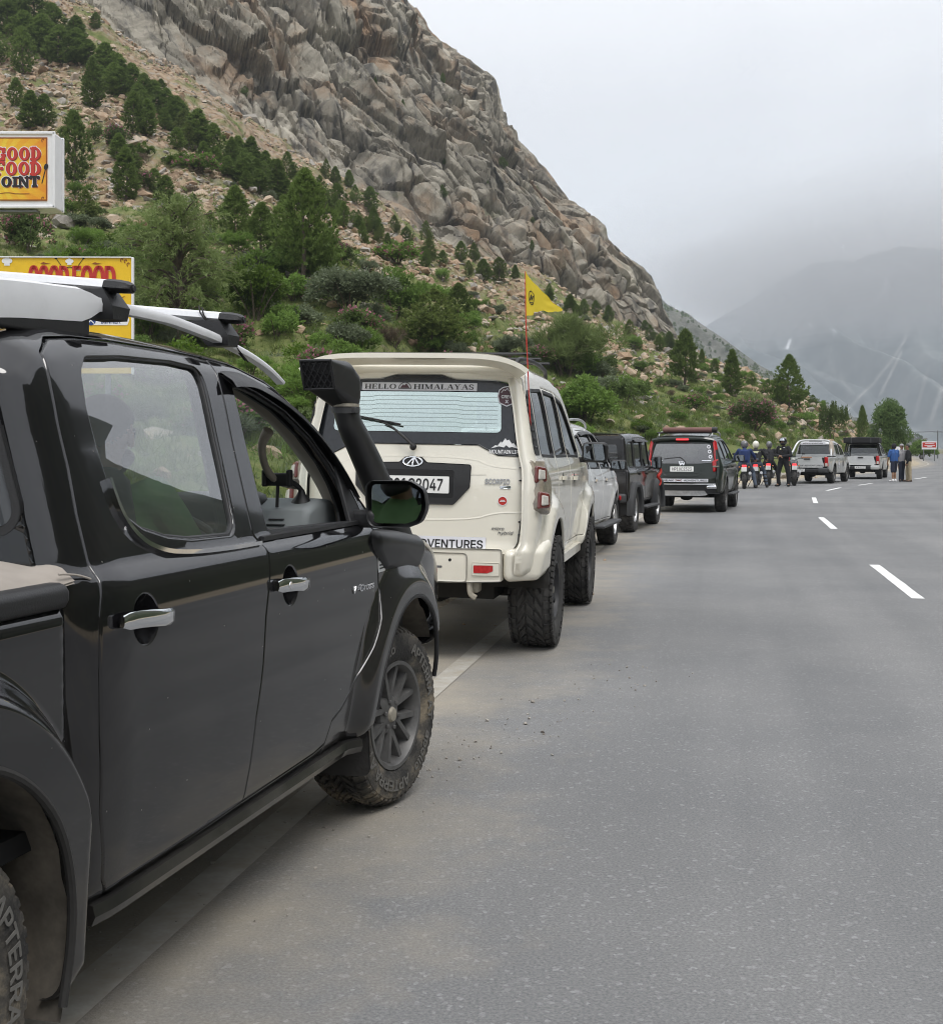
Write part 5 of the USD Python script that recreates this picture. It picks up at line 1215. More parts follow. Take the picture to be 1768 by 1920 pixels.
# ------------------------------------------------------------------ the other vehicles of the row
def build_car(label, cat_, name, pos, yaw, w, sil, roll, arches, windows, doors, chains, rear, paint, wheels, handles=(), mirror_at=None, mirror_size=(.2, .16), glass="glass_dark", seats=((-.1, .38), (-.1, -.38)), seat_z=.85, group=None, flare=None, hh=.05, roll_deg=0.0, lining=True, chrome_handles=False, steer=0.0, dash_x=.9, belt=1.3, liner_mat="underside", cup=True):
    car = thing(name, label, cat_, pos, 90 - yaw, group)
    if roll_deg: UsdGeom.Xformable(stage.GetPrimAtPath(car)).AddRotateXOp().Set(roll_deg)
    sk = Skin(w, sil, roll)
    cut = unary_union([disc(c, r, 64).union(sbox(c[0] - r, -1, c[0] + r, c[1])) for c, r in arches])
    wins = unary_union([p for p in windows]) if windows else Polygon()
    body = sil.difference(cut)
    rest = body.difference(unary_union([d.buffer(.006) for d in doors])) if doors else body
    ms = [panel(rest.difference(wins), sk.right(), hh, .008)]
    for nm, ch, m_, n_, cr in chains:
        if nm == "body": ms.append(sk.cross(ch, n_, cr))
    obj("body", cat(*ms), paint, car, smooth=40)
    for d in doors: obj("door", panel(d.intersection(body).difference(wins), sk.right(), hh, .010), paint, car, smooth=40)
    obj("left_side", panel(body.difference(wins), sk.left(), hh * 1.6, .010, flip=True), paint, car, smooth=40)
    for nm, ch, m_, n_, cr in chains:
        if nm != "body": obj(nm, sk.cross(ch, n_, cr), m_, car, smooth=50)
    for p in windows:
        obj("side_window", panel(p.buffer(.006), sk.right(-.014), hh * 1.4, 0, wall=0), glass, car, smooth=60)
        obj("window_seal", panel(p.buffer(.014).difference(p.buffer(-.012)), sk.right(.002), hh, .004), "plastic_black", car, smooth=40)
        obj("left_window", panel(p.buffer(.006), sk.left(-.014), hh * 2, 0, wall=0, flip=True), glass, car, smooth=60)
    if rear:
        bx, poly, win, gm = rear["bx"], rear["poly"], rear.get("win"), rear.get("glass", "glass_dark")
        fn = lambda y, z, d: np.c_[bx(y, z) + d, y, z]
        obj("tailgate", panel(poly.difference(win) if win is not None else poly, fn, .045, .010, flip=True), rear.get("paint", paint), car, smooth=40)
        if win is not None: obj("rear_window", panel(win.buffer(.004), lambda y, z, d: fn(y, z, d) + [.010, 0, 0], .07, 0, wall=0, flip=True), gm, car, smooth=60)
    for x, z, l in handles:
        x_ = np.array([x - l / 2, x, x + l / 2]); y_ = -(sk.half(x_, np.full(3, z)))
        obj("door_handle", cat(sweep(np.c_[np.linspace(x - l / 2, x + l / 2, 7), y_[1] - .012 - .014 * np.sin(np.linspace(0, np.pi, 7)), np.full(7, z)], [(-.008, -.016), (.008, -.016), (.009, .016), (-.008, .016)])), "chrome" if chrome_handles else paint, car, smooth=40)
        if cup: obj("handle_cup", panel(affinity.scale(disc((x, z), 1, 24), .05, .045), sk.right(.001), .03, .004), "black_inside" if chrome_handles else "plastic_grey", car, smooth=40)
    if mirror_at is not None:
        mx, my, mz = mirror_at; mw, mh_ = mirror_size
        for s in (-1, 1):
            p = obj("door_mirror", cat(rbox((.13, mw, mh_), .045, (mx + .05, s * (my + mw / 2), mz)), rbox((.06, .14, .05), .015, (mx + .06, s * (my - .02), mz - mh_ * .38))), rear.get("mirror", "plastic_black") if rear else "plastic_black", car, smooth=40)
            obj("mirror_glass", moved(panel(rpoly([(-mw / 2 + .02, -mh_ / 2 + .02), (mw / 2 - .02, -mh_ / 2 + .02), (mw / 2 - .02, mh_ / 2 - .02), (-mw / 2 + .02, mh_ / 2 - .02)], .025), lambda y, z, d: np.c_[.05 * y * (-s) + .04 * z, y, z], .06, 0, 0, flip=True), (mx - .018, s * (my + mw / 2), mz)), "mirror_dimmed", p, smooth=True)
    xs, R, rim, wid, wy, style, tm, rm, blk = wheels
    first = None
    for x in xs:
        for s in (-1, 1):
            q = add_wheel(car, x, s * wy, R, rim, wid, style, tm, rm, blk, first=first, spin=17 * x, turn=steer if x == max(xs) else 0)
            first = first or q
    for c, r in arches:
        for s in (-1, 1):
            wv = float(w(np.array([c[0]]), np.array([c[1] + r]))[0])
            obj("arch_liner", liner(c, r + .015, s * (wv - .02), s * .50, 178, 2), liner_mat, car, smooth=40)
    for x, y in seats: seat(car, x, y, seat_z, "seat_dark")
    xb = [p[0] for p in sil.exterior.coords]; x0, x1 = min(xb), max(xb)
    obj("chassis", cat(box((x1 - x0 - .7, 1.1, .18), ((x0 + x1) / 2, 0, R + .06)), *[moved(tube([(0, -wy + .1, 0), (0, wy - .1, 0)], .06, 10), (x, 0, R)) for x in xs], moved(rbox((.26, .3, .24), .09), (min(xs), 0, R)), box((.06, 1.3, .1), (x0 + .35, 0, R + .12)), tube(smooth_path([(x0 + .12, .5, R - .05), (x0 + .5, .5, R - .02), (x0 + 1.2, .3, R + .02)], 8), .032, 8)), "underside", car)
    obj("cabin_floor", box((2.4, 1.4, .04), (.0, 0, seat_z - .25)), "black_inside", car)
    if dash_x: obj("dashboard", rbox((.4, 1.44, .26), .06, (dash_x, 0, belt - .15)), "plastic_grey", car, smooth=40)
    return car, sk

def rear_map(bx): return lambda y, z, d: np.c_[bx(y, z) + d, y, z]
def on_rear(car, name, poly, bx, mat_, out=.004, parent=None, er=.003, h=.05, wall=.01, label=None):
    return obj(name, panel(poly, lambda y, z, d: np.c_[bx(y, z) - out + d, y, z], h, er, wall, flip=True), mat_, parent or car, smooth=40, label=label)
def rear_text(car, name, m, y_left, z0, bx, mat_, out=.006, parent=None, size=None):
    """Lettering on the back of a car, read from behind: x runs to -y."""
    v, f, _ = meshkit.arrays(m)
    y, z = y_left - v[:, 0], z0 + v[:, 1]
    return obj(name, (np.c_[bx(y, z) - out - v[:, 2], y, z], f), mat_, parent or car)

plain("chrome_dull", (0.42, 0.42, 0.42), 0.3, metallic=.8, var=.2)
plain("heater_grey", (0.28, 0.31, 0.31), 0.5)
plain("lamp_red", (0.13, 0.03, 0.025), 0.15, coat=.6, var=.3, scale=20)
# ---- the cream station wagon with the flag
SC_POS = (-0.045, 11.32, 0.02)
_sw = PchipInterpolator([.3, .55, .8, 1.0, 1.25, 1.36, 1.42, 1.95, 2.06, 2.2], [.82, .86, .895, .905, .90, .885, .865, .745, .70, .60])
def w_sc(x, z):
    x, z = np.asarray(x, float), np.asarray(z, float)
    w = _sw(np.clip(z, .3, 2.2)) - .14 * np.clip((x - 1.4) / .9, 0, 2) ** 2 - .06 * np.clip((-1.95 - x) / .3, 0, 1) ** 2
    b = 0
    for c in (-1.375, 1.375):
        r = np.hypot(x - c, z - .46); b = b + .062 * sstep((.72 - r) / .12)
    return w + b
sc_sil = rpoly([(-2.20, .60), (-2.23, .78), (-2.175, .82), (-2.165, 1.2), (-2.12, 1.45), (-2.02, 1.95), (-1.93, 2.06), (-1.0, 2.135), (0, 2.12), (.45, 2.06), (1.10, 1.52), (1.22, 1.44), (1.9, 1.37), (2.15, 1.25), (2.24, .95), (2.2, .60), (1.9, .58), (.8, .585), (-.8, .585), (-1.9, .56)], .04)
sc_arch = [((-1.375, .47), .50), ((1.375, .47), .50)]
sc_win = [rpoly([(-1.72, 1.44), (-1.64, 1.92), (-.99, 1.945), (-.96, 1.43)], .03), rpoly([(-.87, 1.43), (-.90, 1.945), (-.18, 1.935), (-.10, 1.43)], .03), rpoly([(-.02, 1.43), (-.09, 1.93), (.28, 1.89), (.62, 1.68), (.88, 1.45), (.80, 1.42)], .03)]
_sbx = PchipInterpolator([.5, .79, .81, 1.2, 1.45, 1.95, 2.1], [-2.20, -2.19, -2.185, -2.175, -2.135, -2.035, -2.0])
sc_bx = lambda y, z: _sbx(np.clip(z, .5, 2.1)) + .075 * (np.abs(y) / .8) ** 3.2
hatch = rpoly([(-.70, .745), (-.75, .82), (-.775, 1.03), (-.79, 1.4), (-.775, 1.7), (-.745, 1.985), (-.69, 2.03), (.69, 2.03), (.745, 1.985), (.775, 1.7), (.79, 1.4), (.775, 1.03), (.75, .82), (.70, .745)], .03)
band = rpoly([(-.755, 1.435), (-.60, 1.44), (-.46, 1.512), (.46, 1.512), (.60, 1.44), (.755, 1.435), (.765, 1.6), (.735, 1.935), (.56, 1.968), (.28, 1.975), (.16, 2.008), (-.16, 2.008), (-.28, 1.975), (-.56, 1.968), (-.735, 1.935), (-.765, 1.6)], .012)
clear = rpoly([(-.615, 1.60), (-.60, 1.885), (.60, 1.885), (.615, 1.60)], .03)
sc, sck = build_car("cream station wagon with big mud tyres and rear window stickers, second in the row", "car", "station_wagon", SC_POS, 10.5, w_sc, sc_sil, .07, sc_arch, sc_win,
    [rpoly([(-.93, .70), (-.95, 1.38), (-.965, 1.97), (-.15, 1.965), (-.05, 1.38), (-.05, .70), (-.70, .66)], .03), rpoly([(-.04, .70), (-.04, 1.38), (-.14, 1.965), (.30, 1.915), (.66, 1.71), (.93, 1.47), (.92, .9), (.80, .70)], .03)],
    [("body", [(-1.93, 2.06), (-1.0, 2.135), (0, 2.12), (.45, 2.06)], None, 15, .03), ("windscreen", [(.45, 2.06), (1.10, 1.52), (1.22, 1.44)], "glass_clear", 13, .05), ("bonnet", [(1.22, 1.44), (1.9, 1.37), (2.15, 1.25)], "paint_cream", 13, .04), ("front_bumper", [(2.15, 1.25), (2.24, .95), (2.2, .60)], "paint_cream", 13, .08)],
    dict(bx=sc_bx, poly=hatch.difference(band.buffer(.004)), win=None), "paint_cream", ((-1.375, 1.375), .425, .215, .315, .80, "five", "tyre_dusty", "alloy_black", "mt"), handles=[(-.62, 1.255, .2), (.22, 1.235, .2)], mirror_at=(.84, .90, 1.46), mirror_size=(.24, .19), glass="glass_dark", seats=((.15, .38), (.15, -.38), (-.75, .38), (-.75, -.38)), seat_z=.98, dash_x=.95, belt=1.42, roll_deg=1.0, liner_mat="underside")
plain("glass_band", (0.016, 0.018, 0.022), 0.22, coat=.3, var=.1)
obj("quarter_panel", panel(rpoly([(-.80, .78), (-.80, 1.4), (-.76, 2.02), (-.72, 2.08), (.72, 2.08), (.76, 2.02), (.80, 1.4), (.80, .78)], .02).difference(hatch.buffer(.006)), lambda y, z, d: np.c_[sc_bx(y, z) + d + .004, y, z], .05, .004, .03, flip=True), "paint_cream", sc, smooth=40)
rb = on_rear(sc, "rear_window", band.difference(clear), sc_bx, "glass_band", .0, er=.006)
on_rear(sc, "window_glass", clear.buffer(.003), sc_bx, "glass_rear_film", -.004, rb, 0, wall=0)
for k in range(8):
    z = 1.632 + .031 * k
    pts = [(y, z + .008 * (abs(y) < .33)) for y in np.linspace(-.585, .585, 25)]
    obj("heater_wire", sweep(np.array([(float(sc_bx(y, z_)) + .001, y, z_) for y, z_ in pts]), [(-.0008, -.0008), (.0008, -.0008), (.0008, .0008), (-.0008, .0008)]), "heater_grey", rb)
# stickers
def rect(y0, z0, y1, z1, r=.004): return rpoly([(y0, z0), (y1, z0), (y1, z1), (y0, z1)], r)
st = on_rear(sc, "hello_sticker", rect(-.43, 1.893, .415, 1.951), sc_bx, "sticker_white", .004, er=.001, wall=.002)
for txt, y0, wd_ in (("HELLO", .395, .235), ("HIMALAYAS", .03, .435)):
    s_ = serif(txt, .036, width=wd_)
    rear_text(sc, "sticker_lettering", extrude(s_, .001), y0, 1.904, sc_bx, "ink_black", .0055, st)
arcp = disc((.095, 1.907), .048, 40).intersection(sbox(-.1, 1.905, .2, 2))
on_rear(sc, "sticker_emblem", arcp.difference(arcp.buffer(-.006)), sc_bx, "decal_teal" if False else "ink_grey", .0062, st, .0005, .02, .001)
on_rear(sc, "sticker_emblem", Polygon([(.13, 1.912), (.11, 1.938), (.10, 1.93), (.085, 1.945), (.06, 1.912)]), sc_bx, "sticker_plum", .0065, st, .0005, .02, .001)
shield = rpoly([(-0.645, 1.785), (-0.590, 1.81), (-0.577, 1.86), (-0.585, 1.905), (-0.610, 1.925), (-0.645, 1.935), (-0.680, 1.925), (-0.705, 1.905), (-0.713, 1.86), (-0.700, 1.81)], .01)
crew = on_rear(sc, "crew_sticker", shield, sc_bx, "sticker_white", .004, er=.001, wall=.002, h=.03)
on_rear(sc, "sticker_field", shield.buffer(-.008), sc_bx, "sticker_plum", .0055, crew, .0005, .03, .001)
rear_text(sc, "sticker_lettering", letters("CREW", .022, .078, .001, True), -.606, 1.846, sc_bx, "ink_white", .0068, crew)
on_rear(sc, "sticker_emblem", unary_union([LineString([(-0.685, 1.885), (-0.665, 1.905), (-0.657, 1.897), (-0.645, 1.918), (-0.630, 1.9), (-0.620, 1.908), (-0.605, 1.887)]).buffer(.0022), LineString([(-0.653, 1.812), (-0.637, 1.832)]).buffer(.0025), LineString([(-0.637, 1.812), (-0.653, 1.832)]).buffer(.0025)]), sc_bx, "sticker_white", .0068, crew, 0, .02, .001)
mt = Polygon([(-0.550, 1.488), (-0.580, 1.512), (-0.595, 1.508), (-0.617, 1.538), (-0.627, 1.53), (-0.647, 1.562), (-0.660, 1.545), (-0.673, 1.552), (-0.695, 1.522), (-0.705, 1.528), (-0.740, 1.488), (-0.695, 1.50), (-0.675, 1.495), (-0.655, 1.512), (-0.640, 1.496), (-0.605, 1.503)])
mtn = on_rear(sc, "mountain_sticker", mt, sc_bx, "ink_white", .003, er=.0005, wall=.002, h=.03)
rear_text(sc, "sticker_lettering", letters("MOUNTAIN LIFE", .026, .215, .001, True), -.54, 1.452, sc_bx, "ink_white", .004, mtn)
st2 = on_rear(sc, "adventure_sticker", rect(-.535, .765, .56, .862), sc_bx, "sticker_white", .004, er=.001, wall=.002)
rear_text(sc, "sticker_lettering", letters("AKFREAK", .056, .37, .001, True), .54, .784, sc_bx, "ink_black", .0055, st2)
rear_text(sc, "sticker_lettering", letters("ADVENTURES", .056, .50, .001, True), -.015, .784, sc_bx, "ink_black", .0055, st2)
rear_text(sc, "model_lettering", letters("SCORPIO", .036, .172, .006, True), -.52, 1.238, sc_bx, "chrome_dull", .002)
on_rear(sc, "model_badge", rect(-.70, 1.205, -.625, 1.226, .004), sc_bx, "chrome", .005, er=.002)
rear_text(sc, "model_lettering", letters("micro", .022, .085, .003, False, .2), -.572, .915, sc_bx, "ink_grey", .002)
rear_text(sc, "model_lettering", letters("hybrid", .022, .10, .003, False, .2), -.618, .885, sc_bx, "ink_grey", .002)
rbadge = on_rear(sc, "round_badge", disc((-.645, 1.12), .031), sc_bx, "ink_red", .003, er=.001, wall=.003, h=.03)
on_rear(sc, "badge_ring", disc((-.645, 1.12), .033).difference(disc((-.645, 1.12), .029)), sc_bx, "ink_white", .0045, rbadge, 0, .02, .001)
on_rear(sc, "badge_print", unary_union([sbox(-.665, 1.115, -.625, 1.119), sbox(-.66, 1.123, -.63, 1.127)]), sc_bx, "ink_white", .0045, rbadge, 0, .02, .001)
# number plate in its recess
hexa = rpoly([(-.42, 1.372), (-.415, 1.21), (-.30, 1.085), (.30, 1.085), (.415, 1.21), (.42, 1.372), (.10, 1.382), (.06, 1.42), (-.06, 1.42), (-.10, 1.382)], .02)
hx = on_rear(sc, "plate_surround", hexa, sc_bx, "plastic_black", .016, er=.008)
on_rear(sc, "plate_recess", rect(-.30, 1.135, .30, 1.33, .015), sc_bx, "black_inside", .0175, hx, .002)
pl = on_rear(sc, "number_plate", rect(-.27, 1.165, .27, 1.285, .008), sc_bx, "plate_white", .021, er=.002)
rear_text(sc, "plate_lettering", letters("HP01C2047", .078, .46, .001, True), .235, 1.187, sc_bx, "ink_black", .0225, pl)
lg = on_rear(sc, "maker_emblem", affinity.scale(disc((0, 1.388), 1), .074, .038).difference(affinity.scale(disc((0, 1.388), 1), .062, .028)), sc_bx, "chrome", .026, er=.003, h=.03)
on_rear(sc, "emblem_stripe", unary_union([LineString([(.04, 1.366), (.0, 1.408), (-.012, 1.412)]).buffer(.005), LineString([(.0, 1.363), (-.006, 1.413)]).buffer(.005), LineString([(-.045, 1.366), (-.014, 1.412)]).buffer(.005)]), sc_bx, "chrome", .025, lg, .002, .02)
on_rear(sc, "tailgate_crease", LineString([(-.42, 1.30), (-.50, 1.30), (-.52, 1.30)]).buffer(.004), sc_bx, "paint_cream", .003, er=.002)
for pts in ([(-.785, 1.345), (-.55, 1.36), (-.42, 1.425), (.42, 1.425), (.55, 1.36), (.785, 1.345)], [(-.775, 1.04), (-.60, 1.04), (-.42, .98), (.42, .98), (.60, 1.04), (.775, 1.04)]):
    q = chaikin(pts, 2, False)
    obj("tailgate_crease", sweep(np.array([(float(sc_bx(y, z)) + .003, y, z) for y, z in q]), [(-.005, -.006), (.004, -.004), (.004, .004), (-.005, .006)], up=(-1, 0, 0)), "paint_cream", sc, smooth=50)
# bumper, lamps, spoiler, rack
bmp_bx = lambda y, z: -2.245 + .02 * np.abs(z - .68) + .13 * (np.abs(y) / .95) ** 4
on_rear(sc, "rear_bumper", rpoly([(-.66, .555), (-.655, .785), (.655, .785), (.66, .555), (.3, .54), (-.3, .54)], .02), bmp_bx, "paint_cream", .0, er=.02, wall=.08)
on_rear(sc, "bumper_step", rect(-.42, .548, .42, .755, .03), bmp_bx, "paint_cream", .022, er=.02, wall=.03)
for y_ in (-.16, -.30, .16, .30): on_rear(sc, "bumper_hole", disc((y_, .705), .011, 16), bmp_bx, "black_inside", .0235, er=.001, h=.02)
on_rear(sc, "bumper_slot", rect(-.245, .648, -.05, .664, .006), bmp_bx, "ink_grey", .0235, er=.001)
for s in (-1, 1):
    c = m3.Manifold.batch_hull([m3.Manifold.sphere(r, 14).translate(p) for r, p in ((.05, (-2.15, s * .71, .73)), (.05, (-2.15, s * .71, .605)), (.06, (-2.03, s * .88, .74)), (.055, (-2.05, s * .86, .615)), (.05, (-1.88, s * .915, .80)), (.05, (-1.86, s * .905, .67)))]).to_mesh()
    obj("bumper_corner", (np.array(c.vert_properties[:, :3], float), np.array(c.tri_verts, int)), "paint_cream", sc, smooth=60)
    rf = on_rear(sc, "reflector_housing", rect(*sorted((s * .645, s * .452))[:1], .60, sorted((s * .645, s * .452))[1], .69, .01), bmp_bx, "paint_cream", .012, er=.006)
    on_rear(sc, "rear_reflector", rpoly([(s * .465, .617), (s * .56, .617), (s * .60, .632), (s * .60, .672), (s * .465, .672)], .006), bmp_bx, "red_reflector", .016, rf, .003)
    lp = m3.Manifold.batch_hull([m3.Manifold.sphere(.03, 14).translate(p) for p in ((-2.085, s * .825, 1.385), (-2.115, s * .825, 1.06), (-1.93, s * .885, 1.385), (-1.84, s * .92, 1.25), (-1.86, s * .93, 1.10), (-1.97, s * .93, 1.05), (-2.085, s * .895, 1.25), (-2.10, s * .90, 1.09))]).to_mesh()
    l_ = obj("tail_light", (np.array(lp.vert_properties[:, :3], float), np.array(lp.tri_verts, int)), "smoked_lens", sc, smooth=60)
    for z0, z1 in ((1.255, 1.365), (1.075, 1.185)):
        o_ = m3.Manifold.batch_hull([m3.Manifold.sphere(.016, 10).translate(p) for p in ((-2.085, s * .855, z0 + .01), (-2.07, s * .855, z1 - .01), (-2.02, s * .905, z0 + .015), (-2.0, s * .898, z1 - .02))]).to_mesh()
        v_, f_ = np.array(o_.vert_properties[:, :3], float), np.array(o_.tri_verts, int)
        if z0 < 1.2: v_ = v_ + [-.022, s * .028, 0]
        q_ = obj("lamp_ring", moved((v_, f_), (-.028, s * .022, 0)), "lamp_red", l_, smooth=60)
        cen = v_.mean(0); obj("lamp_lens", (cen + (v_ - cen) * .60 + [-.043, s * .034, 0], f_), "clear_lens", q_, smooth=60)
    on_rear(sc, "lamp_trim", rect(*((-.80, 1.05, -.775, 1.37) if s < 0 else (.775, 1.05, .80, 1.37)), .004), sc_bx, "plastic_black", .012, er=.004)
    dp = rpoly([(-2.04, 1.44), (-1.97, 1.90), (-1.73, 1.925), (-1.80, 1.44)], .03)
    pnl = obj("pillar_louvre", panel(dp, (sck.right if s < 0 else sck.left)(.004), .05, .008, flip=s > 0), "plastic_black", sc, smooth=40)
    for k in range(7):
        z = 1.50 + .06 * k; xo = -2.02 + .14 * (z - 1.44)
        xx = np.linspace(xo, xo + .13, 5); yy = (sck.half(xx, np.full(5, z)) + .006) * s
        obj("louvre_rib", tube(np.c_[xx, yy, np.full(5, z)], .009, 5), "plastic_grey", pnl, smooth=40)
sp = np.array([(y, 2.110 - .10 * (abs(y) / .735) ** 7) for y in np.linspace(.735, -.735, 41)])
sec = np.array([(-.03, -.032), (-.002, -.034), (.012, -.016), (.014, .018), (.0, .036), (-.14, .046), (-.26, .034), (-.26, .0)])
obj("spoiler", sweep(np.array([(-2.06 + .06 * (abs(y) / .735) ** 4, y, z) for y, z in sp]), sec * [-1, 1], up=(0, 0, 1)), "paint_cream", sc, smooth=40)
obj("roof_end", rbox((.16, 1.40, .09), .03, (-1.935, 0, 2.045)), "paint_cream", sc, smooth=40)
obj("spoiler_lamp", box((.01, .03, .012), (-2.113, 0, 2.108)), "ink_grey", sc)
for x_ in (-.95, -.35, .25): obj("rack_bar", cat(sweep(np.array([(x_, y, 2.235) for y in np.linspace(.66, -.66, 8)]), [(-.03, -.008), (.02, -.012), (.03, 0), (.02, .012), (-.03, .008)]),), "plastic_black", sc, smooth=40)
for s in (-1, 1):
    obj("roof_rail", tube(smooth_path([(-1.35, s * .60, 2.12), (-1.25, s * .61, 2.175), (-.4, s * .62, 2.20), (.35, s * .61, 2.165), (.45, s * .60, 2.10)], 24), .018, 8), "plastic_black", sc, smooth=50)
obj("wiper", cat(tube(smooth_path([(-2.175, 0.0, 1.50), (-2.165, .10, 1.585), (-2.15, .19, 1.645), (-2.14, .24, 1.66)], 10), np.linspace(.012, .006, 10), 6), tube([(-2.135, .10, 1.648), (-2.115, .48, 1.715)], .007, 6), moved(rbox((.04, .05, .05), .02), (-2.165, 0, 1.49))), "plastic_black", sc, smooth=40)
obj("tow_hook", cat(tube(smooth_path([(-2.20, -.43, .56), (-2.21, -.44, .47), (-2.21, -.48, .44)], 8), .02, 6), rbox((.12, .09, .10), .02, (-2.12, -.45, .52))), "alloy_pale", sc, smooth=40)
obj("wheel_step", sweep(np.array([(x, -.875, .60) for x in np.linspace(-.80, .82, 6)]), [(-.03, -.04), (.03, -.045), (.035, .03), (-.03, .04)]), "paint_cream", sc, smooth=40)
for z in (1.31, .93): obj("hatch_hinge", cat(tube([(-2.115, -.80, z + .05), (-2.115, -.80, z - .05)], .007, 6), tube([(-2.12, -.755, z + .045), (-2.115, -.80, z + .045)], .006, 6), tube([(-2.12, -.755, z - .045), (-2.115, -.80, z - .045)], .006, 6)), "ink_black", sc)
obj("sticker_scraps", cat(*[moved(flat_poly(sbox(0, 0, a_, b_)), (0, 0, 0)) for a_, b_ in ()] or [box((.001, .001, .001), (-2, 0, 1))]), "ink_white", sc) if False else None
plain("flag_yellow", (0.66, 0.50, 0.04), 0.8, var=.2, scale=7)
# ---- flag on its whip
fg = thing("flag", "torn yellow pennant on a thin red whip aerial at the cream wagon's rear corner", "flag", (0, 0, 0))
fb = W(1003, 1056, 9.22); fm_ = W(990, 700, 9.24); ft_ = W(985, 508, 9.28)
obj("flag_pole", tube(smooth_path([fb, W(997, 860, 9.2), fm_, W(986, 600, 9.26), ft_], 20), np.linspace(.006, .0035, 20), 6), "ink_red", fg, smooth=50)
uu_, vv2 = np.meshgrid(np.linspace(0, 1, 26), np.linspace(0, 1, 26), indexing="ij")
top = np.array([.0, 1.0]); 
lo = .0 + .17 * uu_ ** .8; hi = 1.0 - .80 * uu_ ** .75 
lo = np.where(uu_ > .2, np.maximum(lo, .12 + .05 * np.sin(uu_ * 17) * uu_), lo * .6)
zz = lo + (hi - lo) * vv2
p0, p1 = W(985.5, 592, 9.27), W(985, 508, 9.28)
H_ = p1[2] - p0[2]
fx = .27 * uu_ * (1 + .03 * np.sin(zz * 30)); wob_ = .025 * np.sin(uu_ * 9 + zz * 2) * uu_ ** .5
fp_ = np.stack([p0[0] + fx * .99 - .10 * wob_, p0[1] + fx * -.1 + wob_ + .03 * np.sin(zz * 5) * uu_, p0[2] + zz * H_ - .02 * uu_], -1)
mat("flag_cloth", {"c": ("principled_bsdf", {"roughness": .8, "base_color": (0.68, 0.53, 0.045)}), "t": ("translucent_bsdf", {"color": (0.68, 0.53, 0.045)}), "m": ("mix_closure", {"fac": .4})}, [("c.BSDF", "m.closure1"), ("t.BSDF", "m.closure2")], surface="m.closure")
cl_ = obj("flag_cloth", (fp_.reshape(-1, 3), grid_faces(26, 26)), "flag_cloth", fg, smooth=True)
def flag_pt(u, v):
    i, j = u * 25, v * 25; i0, j0 = np.clip(i.astype(int), 0, 24), np.clip(j.astype(int), 0, 24); a_, b_ = (i - i0)[:, None], (j - j0)[:, None]
    return fp_[i0, j0] * (1 - a_) * (1 - b_) + fp_[i0 + 1, j0] * a_ * (1 - b_) + fp_[i0, j0 + 1] * (1 - a_) * b_ + fp_[i0 + 1, j0 + 1] * a_ * b_
em = unary_union([affinity.scale(disc((.16, .5), 1), .075, .20).difference(affinity.scale(disc((.16, .5), 1), .062, .175)), LineString([(.12, .42), (.15, .58), (.17, .45), (.2, .57)]).buffer(.012), LineString([(.13, .36), (.19, .38)]).buffer(.01)])
v_, f_ = flat_poly(em); q_ = flag_pt(v_[:, 0], v_[:, 1])
obj("flag_emblem", cat((q_ + [0, -.004, 0], f_), (q_ + [0, .004, 0], f_[:, ::-1])), "ink_black", cl_)
pane("glass_rear_dark", (0.20, 0.24, 0.23), ior=1.6, boost=0.14)
mat("lit_red", {"p": ("principled_bsdf", {"base_color": (.5, .02, .02), "roughness": .2, "emission_color": (1.0, .05, .06), "emission_strength": 1.1})}, [])
plain("tent_black", (0.014, 0.014, 0.015), 0.8, var=.2, bump=.4, bscale=20)
plain("awning_brown", (0.17, 0.085, 0.075), 0.8, var=.15, bump=.2, bscale=60)
plain("rag", (0.42, 0.36, 0.30), 0.9, var=.3, bump=.3)
def wfun(zs, ws, x_front, nose, x_rear, tail, flares=(), fw=.05, fr=(.62, .10)):
    P_ = PchipInterpolator(zs, ws)
    def w(x, z):
        x, z = np.asarray(x, float), np.asarray(z, float)
        v = P_(np.clip(z, zs[0], zs[-1])) - nose * np.clip((x - x_front) / .9, 0, 2) ** 2 - tail * np.clip((x_rear - x) / .3, 0, 1) ** 2
        for cx, cz in flares: v = v + fw * sstep((fr[0] - np.hypot(x - cx, z - cz)) / fr[1])
        return v
    return w
def rear_fn(zs, xs, k=.08, hw=.85): 
    P_ = PchipInterpolator(zs, xs); return lambda y, z: P_(np.clip(z, zs[0], zs[-1])) + k * (np.abs(y) / hw) ** 3

# ---- white wagon with alloy wheels, third in the row
w3 = wfun([.3, .5, .8, 1.0, 1.12, 1.2, 1.70, 1.84], [.84, .88, .92, .925, .905, .88, .70, .58], 1.3, .15, -2.0, .08, [(-1.37, .42), (1.37, .42)], .03, (.60, .10))
sil3 = rpoly([(-2.30, .55), (-2.34, .8), (-2.28, 1.15), (-2.05, 1.72), (-1.9, 1.80), (-.8, 1.865), (.1, 1.84), (.5, 1.75), (1.15, 1.28), (1.3, 1.20), (2.0, 1.10), (2.30, .95), (2.36, .6), (2.1, .40), (.9, .38), (-.9, .38), (-2.0, .45)], .04)
win3 = [rpoly([(-2.0, 1.26), (-1.72, 1.62), (-1.05, 1.68), (-1.0, 1.22)], .03), rpoly([(-.93, 1.22), (-.97, 1.69), (-.10, 1.715), (-.04, 1.21)], .03), rpoly([(.04, 1.21), (-.02, 1.71), (.30, 1.69), (.62, 1.54), (.98, 1.23), (.9, 1.20)], .03)]
bx3 = rear_fn([.5, .8, 1.15, 1.72, 1.82], [-2.32, -2.35, -2.28, -2.06, -1.98])
